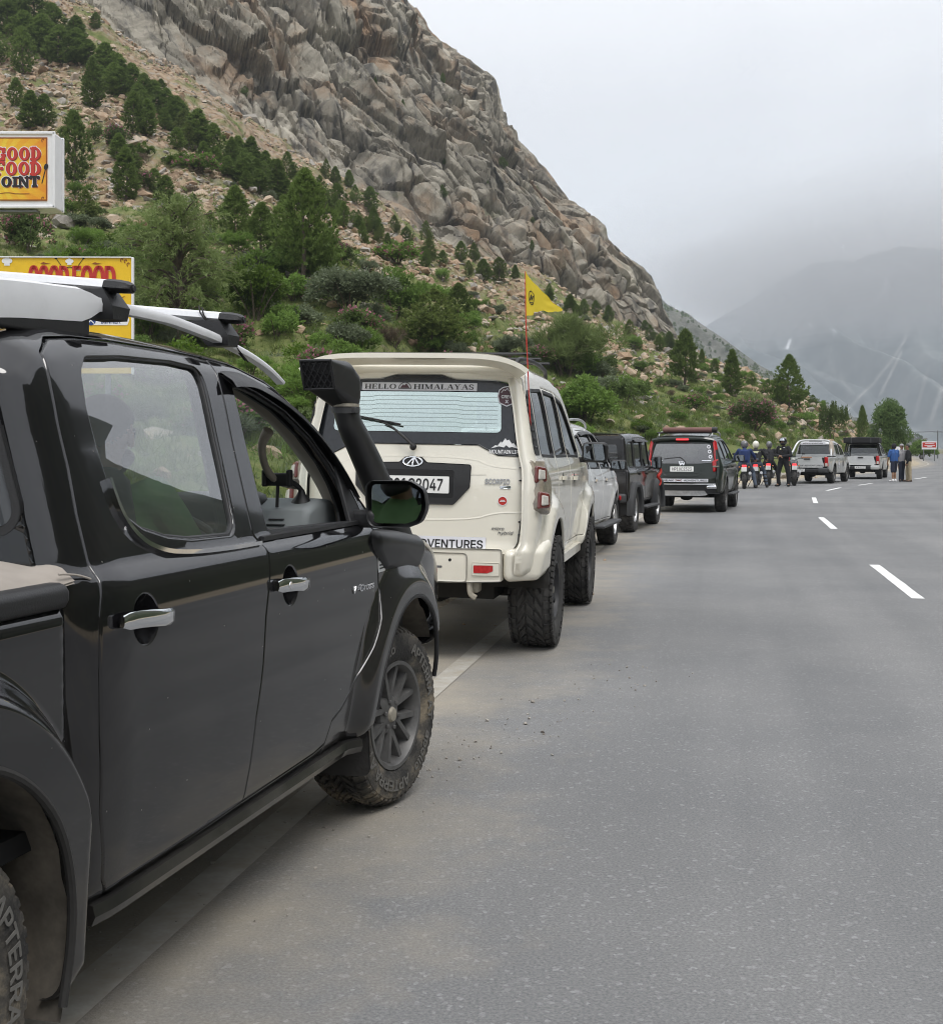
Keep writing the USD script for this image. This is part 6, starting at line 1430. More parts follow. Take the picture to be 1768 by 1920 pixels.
c3, s3 = build_car("white wagon with silver alloy wheels between the cream wagon and the black boxy jeep", "car", "white_wagon", (1.02, 19.06, 0), 14.0, w3, sil3, .07, [((-1.37, .41), .44), ((1.37, .41), .44)], win3,
    [rpoly([(-.98, .48), (-1.0, 1.2), (-1.0, 1.74), (-.06, 1.76), (0, 1.2), (0, .46)], .03), rpoly([(.012, .46), (.012, 1.2), (-.045, 1.76), (.32, 1.735), (.66, 1.57), (1.04, 1.25), (1.05, .9), (.9, .46)], .03)],
    [("body", [(-1.9, 1.80), (-.8, 1.865), (.1, 1.84), (.5, 1.75)], None, 13, .03), ("windscreen", [(.5, 1.75), (1.15, 1.28), (1.3, 1.20)], "glass_side", 11, .05), ("bonnet", [(1.3, 1.20), (2.0, 1.10), (2.30, .95)], "paint_white", 11, .05), ("front_bumper", [(2.30, .95), (2.36, .6), (2.1, .40)], "plastic_black", 11, .08)],
    dict(bx=bx3, poly=rpoly([(-.84, .5), (-.86, 1.15), (-.68, 1.78), (.68, 1.78), (.86, 1.15), (.84, .5)], .04), win=rpoly([(-.76, 1.2), (-.64, 1.66), (.64, 1.66), (.76, 1.2)], .05)), "paint_white", ((-1.37, 1.37), .392, .235, .265, .79, "six" if False else "star6", "tyre_dusty", "alloy_silver", "ht"),
    handles=[(-.75, 1.05, .2), (.25, 1.04, .2)], mirror_at=(.92, .90, 1.24), mirror_size=(.24, .16), chrome_handles=True)
for s in (-1, 1):
    obj("running_board", rbox((1.85, .17, .05), .02, (0.05, s * .98, .40)), "plastic_grey", c3, smooth=40)
    obj("roof_rail", tube(smooth_path([(-1.5, s * .62, 1.80), (-1.4, s * .62, 1.87), (-.4, s * .62, 1.905), (.25, s * .61, 1.86), (.35, s * .61, 1.80)], 20), .018, 8), "alloy_silver", c3, smooth=50)
    vz = smooth_path([(-1.0, 1.71), (-.1, 1.745), (.30, 1.72), (.63, 1.56), (.95, 1.28)], 24); f_ = (s3.right if s < 0 else s3.left)
    a_, b_ = f_(.004)(vz[:, 0], vz[:, 1], 0 * vz[:, 0]), f_(.04)(vz[:, 0], vz[:, 1] - .045, 0 * vz[:, 0])
    obj("rain_visor", (np.stack([a_, (a_ + b_) / 2 + [0, s * .012, 0], b_, b_ + [0, -.004 * s, .004]], 1).reshape(-1, 3), grid_faces(24, 4)), "plastic_black", c3, smooth=50)
    lp = m3.Manifold.batch_hull([m3.Manifold.sphere(.03, 12).translate(p) for p in ((-2.22, s * .80, 1.1), (-2.26, s * .78, .98), (-1.95, s * .87, 1.12), (-2.0, s * .88, 1.0))]).to_mesh()
    obj("tail_light", (np.array(lp.vert_properties[:, :3], float), np.array(lp.tri_verts, int)), "red_lens", c3, smooth=60)

# ---- black boxy jeep with grey wheel arches
w4 = wfun([.3, .6, 1.0, 1.08, 1.12, 1.66, 1.76], [.76, .80, .80, .795, .765, .70, .64], 1.5, .05, -1.9, .03)
sil4 = rpoly([(-1.78, .55), (-1.82, .7), (-1.80, 1.1), (-1.76, 1.66), (-1.70, 1.745), (-.8, 1.77), (.2, 1.765), (.55, 1.72), (.82, 1.13), (1.0, 1.10), (1.75, 1.06), (1.86, 1.0), (1.88, .62), (1.6, .5), (-1.5, .5)], .03)
win4 = [rpoly([(-1.55, 1.16), (-1.50, 1.60), (-1.02, 1.62), (-1.0, 1.16)], .03), rpoly([(-.88, 1.15), (-.86, 1.62), (-.18, 1.63), (-.16, 1.15)], .03), rpoly([(-.06, 1.14), (-.05, 1.63), (.50, 1.63), (.70, 1.16)], .03)]
bx4 = rear_fn([.5, 1.1, 1.66, 1.76], [-1.82, -1.80, -1.765, -1.72], .03, .75)
c4, s4 = build_car("black boxy jeep with grey plastic arches, parked behind the dark green wagon", "car", "boxy_jeep", (2.52, 24.62, 0), 17.0, w4, sil4, .05, [((-1.29, .42), .43), ((1.29, .42), .43)], win4,
    [rpoly([(-.92, .58), (-.93, 1.1), (-.91, 1.68), (-.13, 1.69), (-.11, 1.1), (-.11, .56)], .02), rpoly([(-.095, .56), (-.095, 1.1), (-.10, 1.69), (.53, 1.68), (.78, 1.12), (.80, .9), (.74, .56)], .02)],
    [("roof", [(-1.70, 1.745), (-.8, 1.77), (.2, 1.765), (.55, 1.72)], "paint_jeep", 11, .02), ("windscreen", [(.55, 1.72), (.82, 1.13)], "glass_dark", 9, .02), ("bonnet", [(.82, 1.13), (1.0, 1.10), (1.75, 1.06), (1.86, 1.0)], "paint_jeep", 11, .03), ("front_grille", [(1.86, 1.0), (1.88, .62), (1.6, .5)], "plastic_black", 9, .02)],
    dict(bx=bx4, poly=rpoly([(-.74, .6), (-.76, 1.1), (-.68, 1.72), (.68, 1.72), (.76, 1.1), (.74, .6)], .05), win=rpoly([(-.60, 1.18), (-.57, 1.56), (.57, 1.56), (.60, 1.18)], .06)), "paint_jeep", ((-1.29, 1.29), .40, .22, .255, .70, "five", "tyre_dusty", "alloy_silver", "ht"),
    handles=[(-.72, 1.03, .15), (.08, 1.02, .15)], mirror_at=(.60, .80, 1.22), mirror_size=(.20, .24), seats=((-.1, .36), (-.1, -.36)))
for c_ in ((-1.29, .42), (1.29, .42)):
    for s in (-1, 1):
        a = np.radians(np.linspace(-12, 192, 26)); xx, zz_ = c_[0] + .46 * np.cos(a), np.minimum(c_[1] + .46 * np.sin(a) * 1.02, c_[1] + .43)
        k_ = np.stack([xx, np.full(26, s * .845), zz_], 1)
        obj("wheel_arch", sweep(k_, np.array([[(-.085, -.045), (.03, -.045), (.05, -.01), (.04, .045), (-.085, .07)]] * 26) * [s, 1], up=(0, 0, 1)) if False else cat(tube(k_, .055, 6), tube(k_ * [1, .93, 1], .06, 6)), "plastic_grey", c4, smooth=30)
        
for s in (-1, 1):
    obj("side_step", rbox((1.5, .16, .05), .02, (0, s * .86, .42)), "plastic_grey", c4, smooth=40)
    obj("mud_flap", box((.012, .24, .26), (-1.74, s * .74, .46)), "plastic_black", c4)
    obj("rear_bumper", rbox((.14, .40, .16), .04, (-1.86, s * .56, .62)), "plastic_grey", c4, smooth=40)
    obj("tail_light", rbox((.03, .20, .08), .012, (-1.935, s * .58, .63)), "red_lens", c4, smooth=40)
    vz = smooth_path([(-.9, 1.655), (.0, 1.665), (.52, 1.66)], 10); f_ = (s4.right if s < 0 else s4.left)
    a_, b_ = f_(.004)(vz[:, 0], vz[:, 1], 0 * vz[:, 0]), f_(.05)(vz[:, 0], vz[:, 1] - .05, 0 * vz[:, 0])
    obj("rain_visor", (np.stack([a_, (a_ + b_) / 2 + [0, s * .012, 0], b_, b_ + [0, -.004 * s, .004]], 1).reshape(-1, 3), grid_faces(10, 4)), "plastic_black", c4, smooth=50)
obj("aerial", tube([(.75, -.70, 1.12), (.5, -.70, 1.78)], .006, 6), "plastic_black", c4)
obj("red_scarf", tube(smooth_path([(.66, -.93, 1.18), (.68, -.97, 1.05), (.63, -.93, .95), (.70, -.97, .86), (.66, -.95, .78)], 16), np.interp(np.linspace(0, 1, 16), [0, .5, 1], [.02, .035, .015]), 7), "ink_red", c4, smooth=60)
v_ = revolve_y([(.0, -.10), (.24, -.10), (.34, -.085), (.36, 0), (.34, .09), (.2, .10)], 32)[0][:, [1, 0, 2]]
obj("spare_wheel", (v_ + [-1.96, .15, .95], revolve_y([(.0, -.10), (.24, -.10), (.34, -.085), (.36, 0), (.34, .09), (.2, .10)], 32)[1][:, ::-1]), "plastic_black", c4, smooth=40)

# ---- dark green wagon with red lamps
w5 = wfun([.3, .5, .8, 1.0, 1.12, 1.2, 1.68, 1.82], [.84, .89, .925, .93, .91, .885, .70, .60], 1.4, .15, -2.05, .10, [(-1.375, .41), (1.375, .41)], .03, (.60, .10))
sil5 = rpoly([(-2.22, .48), (-2.28, .75), (-2.22, 1.12), (-2.06, 1.66), (-1.98, 1.77), (-1.0, 1.84), (0, 1.83), (.5, 1.75), (1.2, 1.26), (1.35, 1.19), (2.1, 1.08), (2.28, .95), (2.34, .6), (2.1, .42), (.9, .40), (-.9, .40), (-1.9, .44)], .04)
win5 = [rpoly([(-2.0, 1.28), (-1.80, 1.60), (-1.05, 1.655), (-1.0, 1.22)], .03), rpoly([(-.92, 1.22), (-.97, 1.665), (-.06, 1.69), (0, 1.21)], .03), rpoly([(.08, 1.21), (.02, 1.69), (.32, 1.68), (.66, 1.52), (1.04, 1.23), (.95, 1.20)], .03)]
bx5 = rear_fn([.45, .75, 1.12, 1.66, 1.80], [-2.24, -2.28, -2.22, -2.07, -2.0], .09, .85)
rw5 = rpoly([(-.73, 1.17), (-.70, 1.30), (-.62, 1.60), (.62, 1.60), (.70, 1.30), (.73, 1.17), (.4, 1.14), (-.4, 1.14)], .04)
c5, s5 = build_car("dark green wagon with tall red tail lamps and a rolled brown awning on its roof", "car", "green_wagon", (5.50, 32.12, 0), 16.5, w5, sil5, .07, [((-1.375, .41), .44), ((1.375, .41), .44)], win5,
    [rpoly([(-.96, .50), (-.99, 1.2), (-1.0, 1.715), (-.02, 1.74), (.04, 1.2), (.04, .48)], .03), rpoly([(.052, .48), (.052, 1.2), (-.008, 1.74), (.34, 1.725), (.70, 1.555), (1.1, 1.25), (1.1, .9), (.9, .48)], .03)],
    [("body", [(-1.98, 1.77), (-1.0, 1.84), (0, 1.83), (.5, 1.75)], None, 13, .03), ("windscreen", [(.5, 1.75), (1.2, 1.26), (1.35, 1.19)], "glass_dark", 11, .05), ("bonnet", [(1.35, 1.19), (2.1, 1.08), (2.28, .95)], "paint_green_black", 11, .05), ("front_bumper", [(2.28, .95), (2.34, .6), (2.1, .42)], "plastic_black", 11, .08)],
    dict(bx=bx5, poly=rpoly([(-.85, .46), (-.87, .8), (-.86, 1.12), (-.70, 1.74), (.70, 1.74), (.86, 1.12), (.87, .8), (.85, .46)], .04), win=rw5, glass="glass_rear_dark"), "paint_green_black", ((-1.375, 1.375), .385, .235, .255, .81, "ten", "tyre_dusty", "alloy_dark", "ht"),
    handles=[(-.78, 1.05, .2), (.28, 1.04, .2)], mirror_at=(1.0, .92, 1.24), mirror_size=(.24, .17))
s_up = np.array([(y, 1.725 - .05 * (abs(y) / .7) ** 4) for y in np.linspace(.70, -.70, 21)])
sp5 = obj("spoiler", sweep(np.array([(-2.08 + .06 * (abs(y) / .7) ** 3, y, z) for y, z in s_up]), [(-.02, -.05), (.06, -.04), (.08, 0), (.05, .04), (-.10, .05)], up=(0, 0, 1)), "paint_green_black", c5, smooth=40)
obj("brake_light", rbox((.03, .30, .035), .012, (-2.155, 0, 1.70)), "lit_red", sp5, smooth=40)
for s in (-1, 1):
    for nm, pts in (("upper", ((-2.03, .70, 1.66), (-2.16, .765, 1.22), (-1.98, .735, 1.64), (-2.10, .815, 1.22))), ("lower", ((-2.18, .72, 1.18), (-2.20, .735, .98), (-1.93, .875, 1.14), (-1.97, .885, .98), (-2.16, .80, 1.22)))):
        lp = m3.Manifold.batch_hull([m3.Manifold.sphere(.032, 12).translate((x, s * y, z)) for x, y, z in pts]).to_mesh()
        o_ = obj("tail_light", (np.array(lp.vert_properties[:, :3], float), np.array(lp.tri_verts, int)), "red_lens", c5, smooth=60)
        if nm == "lower": obj("lamp_segment", rbox((.03, .15, .035), .01, (-2.215, s * .775, 1.075)), "smoked_lens", o_, smooth=40)
    obj("roof_rail", tube(smooth_path([(-1.6, s * .62, 1.78), (-1.5, s * .62, 1.86), (-.4, s * .63, 1.885), (.3, s * .62, 1.84), (.4, s * .61, 1.78)], 20), .018, 8), "alloy_silver", c5, smooth=50)
    obj("side_step", rbox((1.75, .15, .05), .02, (0, s * .97, .40)), "plastic_grey", c5, smooth=40)
    obj("exhaust_trim", rbox((.08, .24, .09), .03, (-2.25, s * .68, .60)), "chrome", c5, smooth=40)
rear5 = lambda *a, **k: on_rear(c5, *a, **k)
obj("roof_awning", tube([(-1.75, .50, 1.925), (-1.75, -.66, 1.925)], .062, 12), "awning_brown", c5, smooth=40)
obj("awning_cap", tube([(-1.75, -.64, 1.925), (-1.75, -.76, 1.925)], .068, 12), "plastic_black", c5, smooth=40)
obj("rack_bar", tube([(-1.75, .64, 1.86), (-1.75, -.64, 1.86)], .02, 8), "plastic_black", c5, smooth=40)
obj("wiper", cat(tube(smooth_path([(-2.235, -.08, 1.16), (-2.20, .0, 1.26), (-2.185, .06, 1.29)], 8), .012, 6), tube([(-2.18, .06, 1.29), (-2.19, .42, 1.25)], .009, 6)), "plastic_black", c5, smooth=40)
bar5 = on_rear(c5, "lower_bumper", rpoly([(-.86, .44), (-.88, .62), (-.84, .70), (.84, .70), (.88, .62), (.86, .44)], .03), lambda y, z: bx5(y, z) - .03, "plastic_black", .0, er=.02, wall=.05)
on_rear(c5, "skid_plate", rpoly([(-.60, .42), (-.52, .52), (.52, .52), (.60, .42), (.4, .40), (-.4, .40)], .02), lambda y, z: bx5(y, z) - .05, "alloy_silver", .0, er=.01, wall=.03)
on_rear(c5, "chrome_strip", rect(-.80, .655, .80, .69, .01), lambda y, z: bx5(y, z) - .045, "chrome", .0, er=.006)
np5 = on_rear(c5, "number_plate", rect(-.27, .955, .27, 1.075, .01), bx5, "plate_white", .012, er=.003)
rear_text(c5, "plate_lettering", letters("HP10C2323", .072, .45, .001, True), .225, .979, bx5, "ink_black", .0135, np5)
on_rear(c5, "garnish", rpoly([(-.42, .90), (-.36, .855), (.36, .855), (.42, .90), (.46, .99), (.43, .99), (.38, .925), (-.38, .925), (-.43, .99), (-.46, .99)], .008), bx5, "paint_green_black", .018, er=.008)
on_rear(c5, "maker_emblem", unary_union([LineString([(.065, 1.185), (.035, 1.115), (0, 1.16), (-.035, 1.115), (-.065, 1.185)]).buffer(.014), LineString([(.03, 1.185), (-.03, 1.185)]).buffer(.008)]), bx5, "chrome", .014, er=.003, h=.03)
on_rear(c5, "model_lettering", rect(-.66, 1.20, -.45, 1.225), bx5, "chrome", .008, er=.003); on_rear(c5, "model_lettering", rect(.45, 1.20, .64, 1.225), bx5, "chrome", .008, er=.003)
bn5 = on_rear(c5, "adventure_sticker", rect(-.60, .715, .64, .79), bx5, "sticker_white", .008, er=.001, wall=.002)
rear_text(c5, "sticker_lettering", letters("AKFREAK", .044, .44, .001, True), .62, .731, bx5, "ink_black", .0095, bn5)
rear_text(c5, "sticker_lettering", letters("ADVENTURES", .044, .53, .001, True), -.05, .731, bx5, "ink_black", .0095, bn5)
on_rear(c5, "sticker_emblem", unary_union([LineString([(.14, .735), (.0, .772)]).buffer(.007), LineString([(.14, .772), (.0, .735)]).buffer(.007), disc((.07, .755), .02)]), bx5, "awning_brown", .0095, bn5, 0, .03, .001)
for z_ in (1.53, 1.42, 1.30): 
    q_ = on_rear(c5, "round_sticker", disc((-.60 - (1.53 - z_) * .18, z_), .042, 24), bx5, "sticker_white", .006, er=.001, wall=.002)
    on_rear(c5, "sticker_print", disc((-.60 - (1.53 - z_) * .18, z_), .02, 16), bx5, "ink_grey", .0075, q_, 0, .03, .001)

# ---- silver pickups further on
def silver_pickup(label, pos, yaw, extra):
    w = wfun([.3, .5, .8, 1.03, 1.10, 1.16, 1.70, 1.80], [.84, .88, .91, .915, .90, .87, .68, .58], 1.4, .16, -2.6, .05, [(-1.55, .42), (1.55, .42)], .05, (.62, .10))
    sil = rpoly([(-2.62, .62), (-2.66, .9), (-2.64, 1.14), (-1.0, 1.14), (-.97, 1.5), (-.93, 1.70), (-.80, 1.79), (-.3, 1.83), (.2, 1.82), (.5, 1.79), (1.12, 1.46), (1.45, 1.19), (2.2, 1.06), (2.42, .95), (2.46, .6), (2.2, .42), (1.0, .40), (-1.0, .40), (-2.0, .46)], .03)
    wn = [rpoly([(-.66, 1.24), (-.63, 1.69), (.08, 1.70), (.02, 1.22)], .03), rpoly([(.14, 1.21), (.22, 1.69), (.50, 1.66), (.90, 1.44), (1.06, 1.22)], .03)]
    bx = rear_fn([.5, .66, .68, 1.14], [-2.74, -2.74, -2.68, -2.66], .04, .85)
    car, sk = build_car(label, "pickup truck", "silver_pickup", pos, yaw, w, sil, .05, [((-1.55, .42), .46), ((1.55, .42), .46)], wn,
        [rpoly([(-.88, .46), (-.87, 1.2), (-.80, 1.74), (.16, 1.755), (.08, 1.2), (.05, .44)], .03), rpoly([(.062, .44), (.092, 1.2), (.172, 1.755), (.52, 1.72), (.96, 1.50), (1.18, 1.22), (1.15, .9), (.95, .44)], .03)],
        [("body", [(-.80, 1.79), (-.3, 1.83), (.2, 1.82), (.5, 1.79)], None, 13, .03), ("windscreen", [(.5, 1.79), (1.12, 1.46), (1.45, 1.19)], "glass_side", 11, .05), ("bonnet", [(1.45, 1.19), (2.2, 1.06), (2.42, .95)], "paint_silver", 11, .05), ("front_bumper", [(2.42, .95), (2.46, .6), (2.2, .42)], "plastic_black", 11, .08), ("cab_back_window", [(-.985, 1.24), (-.95, 1.66)], "glass_dark", 9, .0), ("cab_back", [(-1.0, .9), (-.985, 1.24)], "paint_silver", 9, .0), ("cab_back", [(-.95, 1.66), (-.93, 1.70), (-.80, 1.79)], "paint_silver", 9, .0)],
        dict(bx=bx, poly=rect(-.70, .68, .70, 1.135, .03)), "paint_silver", ((-1.55, 1.55), .39, .225, .26, .79, "twin6", "tyre_dusty", "alloy_dark", "at"), handles=[(-.62, 1.07, .22), (.32, 1.06, .22)], mirror_at=(1.02, .91, 1.22), mirror_size=(.24, .17))
    obj("bed_floor", cat(box((1.66, 1.6, .04), (-1.83, 0, .70)), box((.03, 1.6, .42), (-1.02, 0, .91)), box((.03, 1.4, .40), (-2.63, 0, .90)), *[box((1.66, .03, .42), (-1.83, s * .80, .91)) for s in (-1, 1)]), "black_inside", car)
    for s in (-1, 1):
        obj("bed_rail", rbox((1.66, .07, .04), .015, (-1.83, s * .85, 1.145)), "plastic_black", car, smooth=40)
        l_ = obj("tail_light", rbox((.10, .15, .40), .025, (-2.645, s * .80, .93)), "red_lens", car, smooth=40)
        obj("lamp_lens", rbox((.02, .10, .13), .008, (-2.698, s * .80, .80)), "clear_lens", l_, smooth=40)
        obj("bumper_corner", rbox((.22, .42, .20), .05, (-2.70, s * .68, .57)), extra["bumper"], car, smooth=40)
        obj("mud_flap", box((.012, .28, .24), (-2.0, s * .76, .36)), "plastic_black", car)
    obj("bumper_step", rbox((.18, .95, .16), .03, (-2.70, 0, .55)), "plastic_black", car, smooth=40)
    p_ = obj("number_plate", rbox((.012, .50, .115), .004, (-2.80, extra["plate_y"], .57)), "plate_white", car, smooth=40)
    obj("plate_lettering", on_plane(letters(extra["plate"], .065, .40, .001, True), (-2.8075, extra["plate_y"] + .20, .54), (0, -1, 0), (0, 0, 1)), "ink_black", p_)
    obj("gate_handle", rbox((.02, .26, .055), .012, (-2.685, 0, 1.04)), "plastic_black", car, smooth=40)
    return car, sk, bx
c6, s6, bx6 = silver_pickup("silver pickup with a silver sports hoop and a rag tied on it, behind the motorcycles", (15.25, 56.8, 0), 26, dict(bumper="plastic_grey", plate="HP 01 C 2117", plate_y=.32))
obj("sports_hoop", cat(*[tube(smooth_path([(-1.95, s * .86, 1.15), (-1.60, s * .80, 1.38), (-1.25, s * .72, 1.68), (-1.12, s * .60, 1.80), (-1.08, s * .40, 1.83)], 16), .045, 8) for s in (-1, 1)], tube([(-1.08, .42, 1.83), (-1.08, -.42, 1.83)], .045, 8)), "paint_silver", c6, smooth=60)
bn = obj("hoop_banner", rbox((.02, 1.05, .12), .008, (-1.15, 0.05, 1.70)), "sticker_white", c6, smooth=40)
obj("banner_lettering", on_plane(letters("AKFREAK ADVENTURES", .05, .85, .001, True), (-1.162, .48, 1.675), (0, -1, 0), (0, 0, 1)), "ink_grey", bn)
obj("hoop_slot", rbox((.02, .55, .05), .01, (-1.13, -.05, 1.80)), "plastic_black", c6, smooth=40)
obj("gate_lettering", on_plane(letters("MALKAN ADVENTURE", .05, 1.25, .001, True) if False else letters("AKFREAK ADVENTURES", .05, 1.3, .001, True), (-2.688, .65, .745), (0, -1, 0), (0, 0, 1)), "ink_grey", c6)
obj("orange_strip", rbox((.015, .45, .03), .005, (-2.68, .02, 1.115)), "amber_lens", c6, smooth=40)
obj("rag", tube(smooth_path([(-1.35, -.74, 1.80), (-1.42, -.77, 1.62), (-1.45, -.79, 1.45), (-1.50, -.80, 1.28), (-1.50, -.80, 1.18)], 18), np.interp(np.linspace(0, 1, 18), [0, .2, .6, 1], [.05, .09, .11, .05]), 8), "rag", c6, smooth=60)
for x_, r_ in ((-.42, .17), (.55, .14)):
    y_ = -float(s6.half(np.array([x_]), np.array([.85]))[0]) - .004
    q_ = obj("door_decal", moved(revolve_y([(0, 0), (r_, 0), (r_, .003)], 28), (x_, y_, .83)), "sticker_white" if x_ < 0 else "ink_grey", c6, smooth=40)
    obj("decal_print", moved(revolve_y([(r_ * .55, -.002), (r_ * .78, -.002), (r_ * .78, .001)], 28), (x_, y_, .83)), "ink_grey" if x_ < 0 else "ink_black", q_)
c7, s7, bx7 = silver_pickup("silver pickup with a black folded roof tent on a rack, farthest vehicle of the row", (19.7, 64.8, 0), 22, dict(bumper="paint_silver", plate="HP 04 C 2117", plate_y=0))
obj("rack_frame", cat(*[tube(smooth_path([(x0_, s * .84, 1.15), (x1_, s * .74, 1.55), (x1_, s * .72, 1.72)], 10), .035, 8) for s in (-1, 1) for x0_, x1_ in ((-1.15, -1.15), (-2.1, -2.0))], *[tube([(x_, .72, 1.72), (x_, -.72, 1.72)], .03, 8) for x_ in (-1.15, -2.0)]), "plastic_black", c7, smooth=50)
tent = m3.Manifold.batch_hull([m3.Manifold.sphere(.05, 10).translate((x, y, z)) for x in (-2.35, -.75) for y, z in ((.78, 1.79), (.78, 1.96), (-.78, 1.79), (-.78, 1.96), (0, 1.99))]).to_mesh()
obj("roof_tent", (np.array(tent.vert_properties[:, :3], float), np.array(tent.tri_verts, int)), "tent_black", c7, smooth=50)
for y in (-.45, .45): obj("tent_strap", box((.012, .05, .26), (-2.408, y, 1.87)), "plastic_grey", c7)
obj("tent_lettering", on_plane(letters("OUTDOOR", .04, .4, .001, True), (-2.408, .2, 1.88), (0, -1, 0), (0, 0, 1)), "ink_grey", c7) if False else None
obj("gate_lettering", on_plane(letters("ISUZU", .05, .5, .002, True), (-2.688, .25, .86), (0, -1, 0), (0, 0, 1)), "ink_grey", c7) if False else None
# ------------------------------------------------------------------ trees, shrubs, grass, rocks
leafy("juniper_leaf", (0.12, 0.174, 0.041), (0.266, 0.339, 0.071), (0.529, 0.542, 0.121), .4)
leafy("juniper_light", (0.124, 0.163, 0.039), (0.233, 0.274, 0.062), (0.41, 0.406, 0.116), .3)
leafy("feather_leaf", (0.173, 0.224, 0.076), (0.329, 0.389, 0.135), (0.564, 0.597, 0.23), .4)
leafy("bright_leaf", (0.097, 0.16, 0.02), (0.196, 0.303, 0.035), (0.352, 0.431, 0.078), .4)
leafy("mid_leaf", (0.147, 0.236, 0.048), (0.3, 0.41, 0.076), (0.512, 0.556, 0.141), .4)
leafy("grey_leaf", (0.144, 0.174, 0.1), (0.261, 0.286, 0.176), (0.386, 0.387, 0.251), .3)
leafy("dark_leaf", (0.115, 0.164, 0.051), (0.231, 0.261, 0.076), (0.383, 0.344, 0.129), .4)
leafy("blossom", (0.312, 0.125, 0.163), (0.45, 0.237, 0.263), (0.575, 0.375, 0.375), .3)
leafy("grass_blade", (0.115, 0.15, 0.036), (0.20, 0.235, 0.06), (0.34, 0.32, 0.13), .4)
leafy("dry_twig", (0.13, 0.098, 0.065), (0.208, 0.156, 0.111), (0.26, 0.208, 0.156), .1)
plain("bark", (0.11, 0.085, 0.065), 0.95, var=.3, bump=.5, bscale=30)

def unit(v): return v / np.maximum(np.linalg.norm(v, axis=-1, keepdims=True), 1e-9)
def leaves(c, d, ln, wd, r_, n=1, spread=.6, droop=0.0):
    """n thin triangular leaves per point, roughly along d."""
    c, d = np.repeat(c, n, 0), np.repeat(d, n, 0)
    k = len(c)
    dd = unit(d + r_.normal(0, spread, (k, 3)) - [0, 0, droop])
    L_ = np.repeat(np.broadcast_to(ln, len(c) // n), n)[:, None] * r_.uniform(.6, 1.25, (k, 1))
    s = unit(np.cross(dd, r_.normal(0, 1, (k, 3)))) * (np.broadcast_to(wd, k // n).repeat(n)[:, None] if np.ndim(wd) else wd) * r_.uniform(.7, 1.3, (k, 1))
    b = c + r_.normal(0, .25, (k, 3)) * L_ * .5
    v = np.stack([b - s, b + s, b + dd * L_], 1).reshape(-1, 3)
    return v, np.arange(k * 3).reshape(-1, 3)
def diamond(c, d, ln, wd, r_, n=1, spread=.8):
    c, d = np.repeat(c, n, 0), np.repeat(d, n, 0); k = len(c)
    dd = unit(d + r_.normal(0, spread, (k, 3))); L_ = ln * r_.uniform(.6, 1.3, (k, 1))
    s = unit(np.cross(dd, r_.normal(0, 1, (k, 3)))) * wd * r_.uniform(.7, 1.3, (k, 1))
    b = c + r_.normal(0, .35, (k, 3)) * ln
    v = np.stack([b, b + dd * L_ * .5 - s, b + dd * L_, b + dd * L_ * .5 + s], 1).reshape(-1, 3)
    i = np.arange(k)[:, None] * 4
    return v, np.vstack([i + [0, 1, 2], i + [0, 2, 3]])

def juniper(seed, rmax=.2, low=.05, peak=.30, n=620, tip=1.6, lobes=0, light=False, trunk_h=.0, per=10, ln=.055, wd=.0085):
    """A juniper one metre high: crown of upright sprays and a tapered trunk with limbs."""
    r_ = np.random.default_rng(seed)
    t = r_.random(n) ** .85
    prof = lambda t: rmax * np.where(t < peak, (.45 + .55 * np.sin(np.clip(t / peak, 0, 1) * np.pi / 2)), np.maximum(1 - np.maximum((t - peak) / (1 - peak), 0) ** tip, 0) ** .9 + .02)
    ang = r_.random(n) * 2 * np.pi
    lump = 1 + .30 * np.sin(ang * 3 + t * 9 + seed) * np.sin(t * 14 + seed * 2) + .18 * np.sin(ang * 5 - t * 21 + seed)
    rad = prof(t) * lump * np.sqrt(r_.uniform(.28, 1.0, n))
    z = low + trunk_h + (1 - low - trunk_h) * t
    c = np.c_[rad * np.cos(ang), rad * np.sin(ang), z]
    if lobes:
        for k in range(lobes):
            a, q = r_.random() * 6.28, r_.uniform(.15, .55)
            m = r_.random(n) < .16
            c[m] = np.c_[np.cos(a) * rmax * .8, np.sin(a) * rmax * .8, q] + r_.normal(0, 1, (m.sum(), 3)) * [rmax * .3, rmax * .3, .11]
    c[:, 2] = np.clip(c[:, 2], low, 1)
    d = unit(np.c_[np.cos(ang) * .55, np.sin(ang) * .55, np.full(n, .9)])
    return leaves(c, d, ln, wd, r_, per, .42)
def trunk(h, r0, seed, limbs=5, lean=.06):
    r_ = np.random.default_rng(seed + 99)
    p = np.c_[r_.normal(0, lean * .3, 7).cumsum() * .4, r_.normal(0, lean * .3, 7).cumsum() * .4, np.linspace(-.06, h, 7)]
    ms = [tube(smooth_path(p, 10), np.linspace(r0, r0 * .25, 10), 7)]
    for k in range(limbs):
        i = r_.integers(1, 6); a = r_.random() * 6.28; l = h * r_.uniform(.18, .34)
        q = p[i] + [0, 0, 0]; ms.append(tube(smooth_path([q, q + [math.cos(a) * l * .5, math.sin(a) * l * .5, l * .35], q + [math.cos(a) * l * .85, math.sin(a) * l * .85, l * .9]], 6), np.linspace(r0 * .4, r0 * .1, 6), 5))
    return cat(*ms)
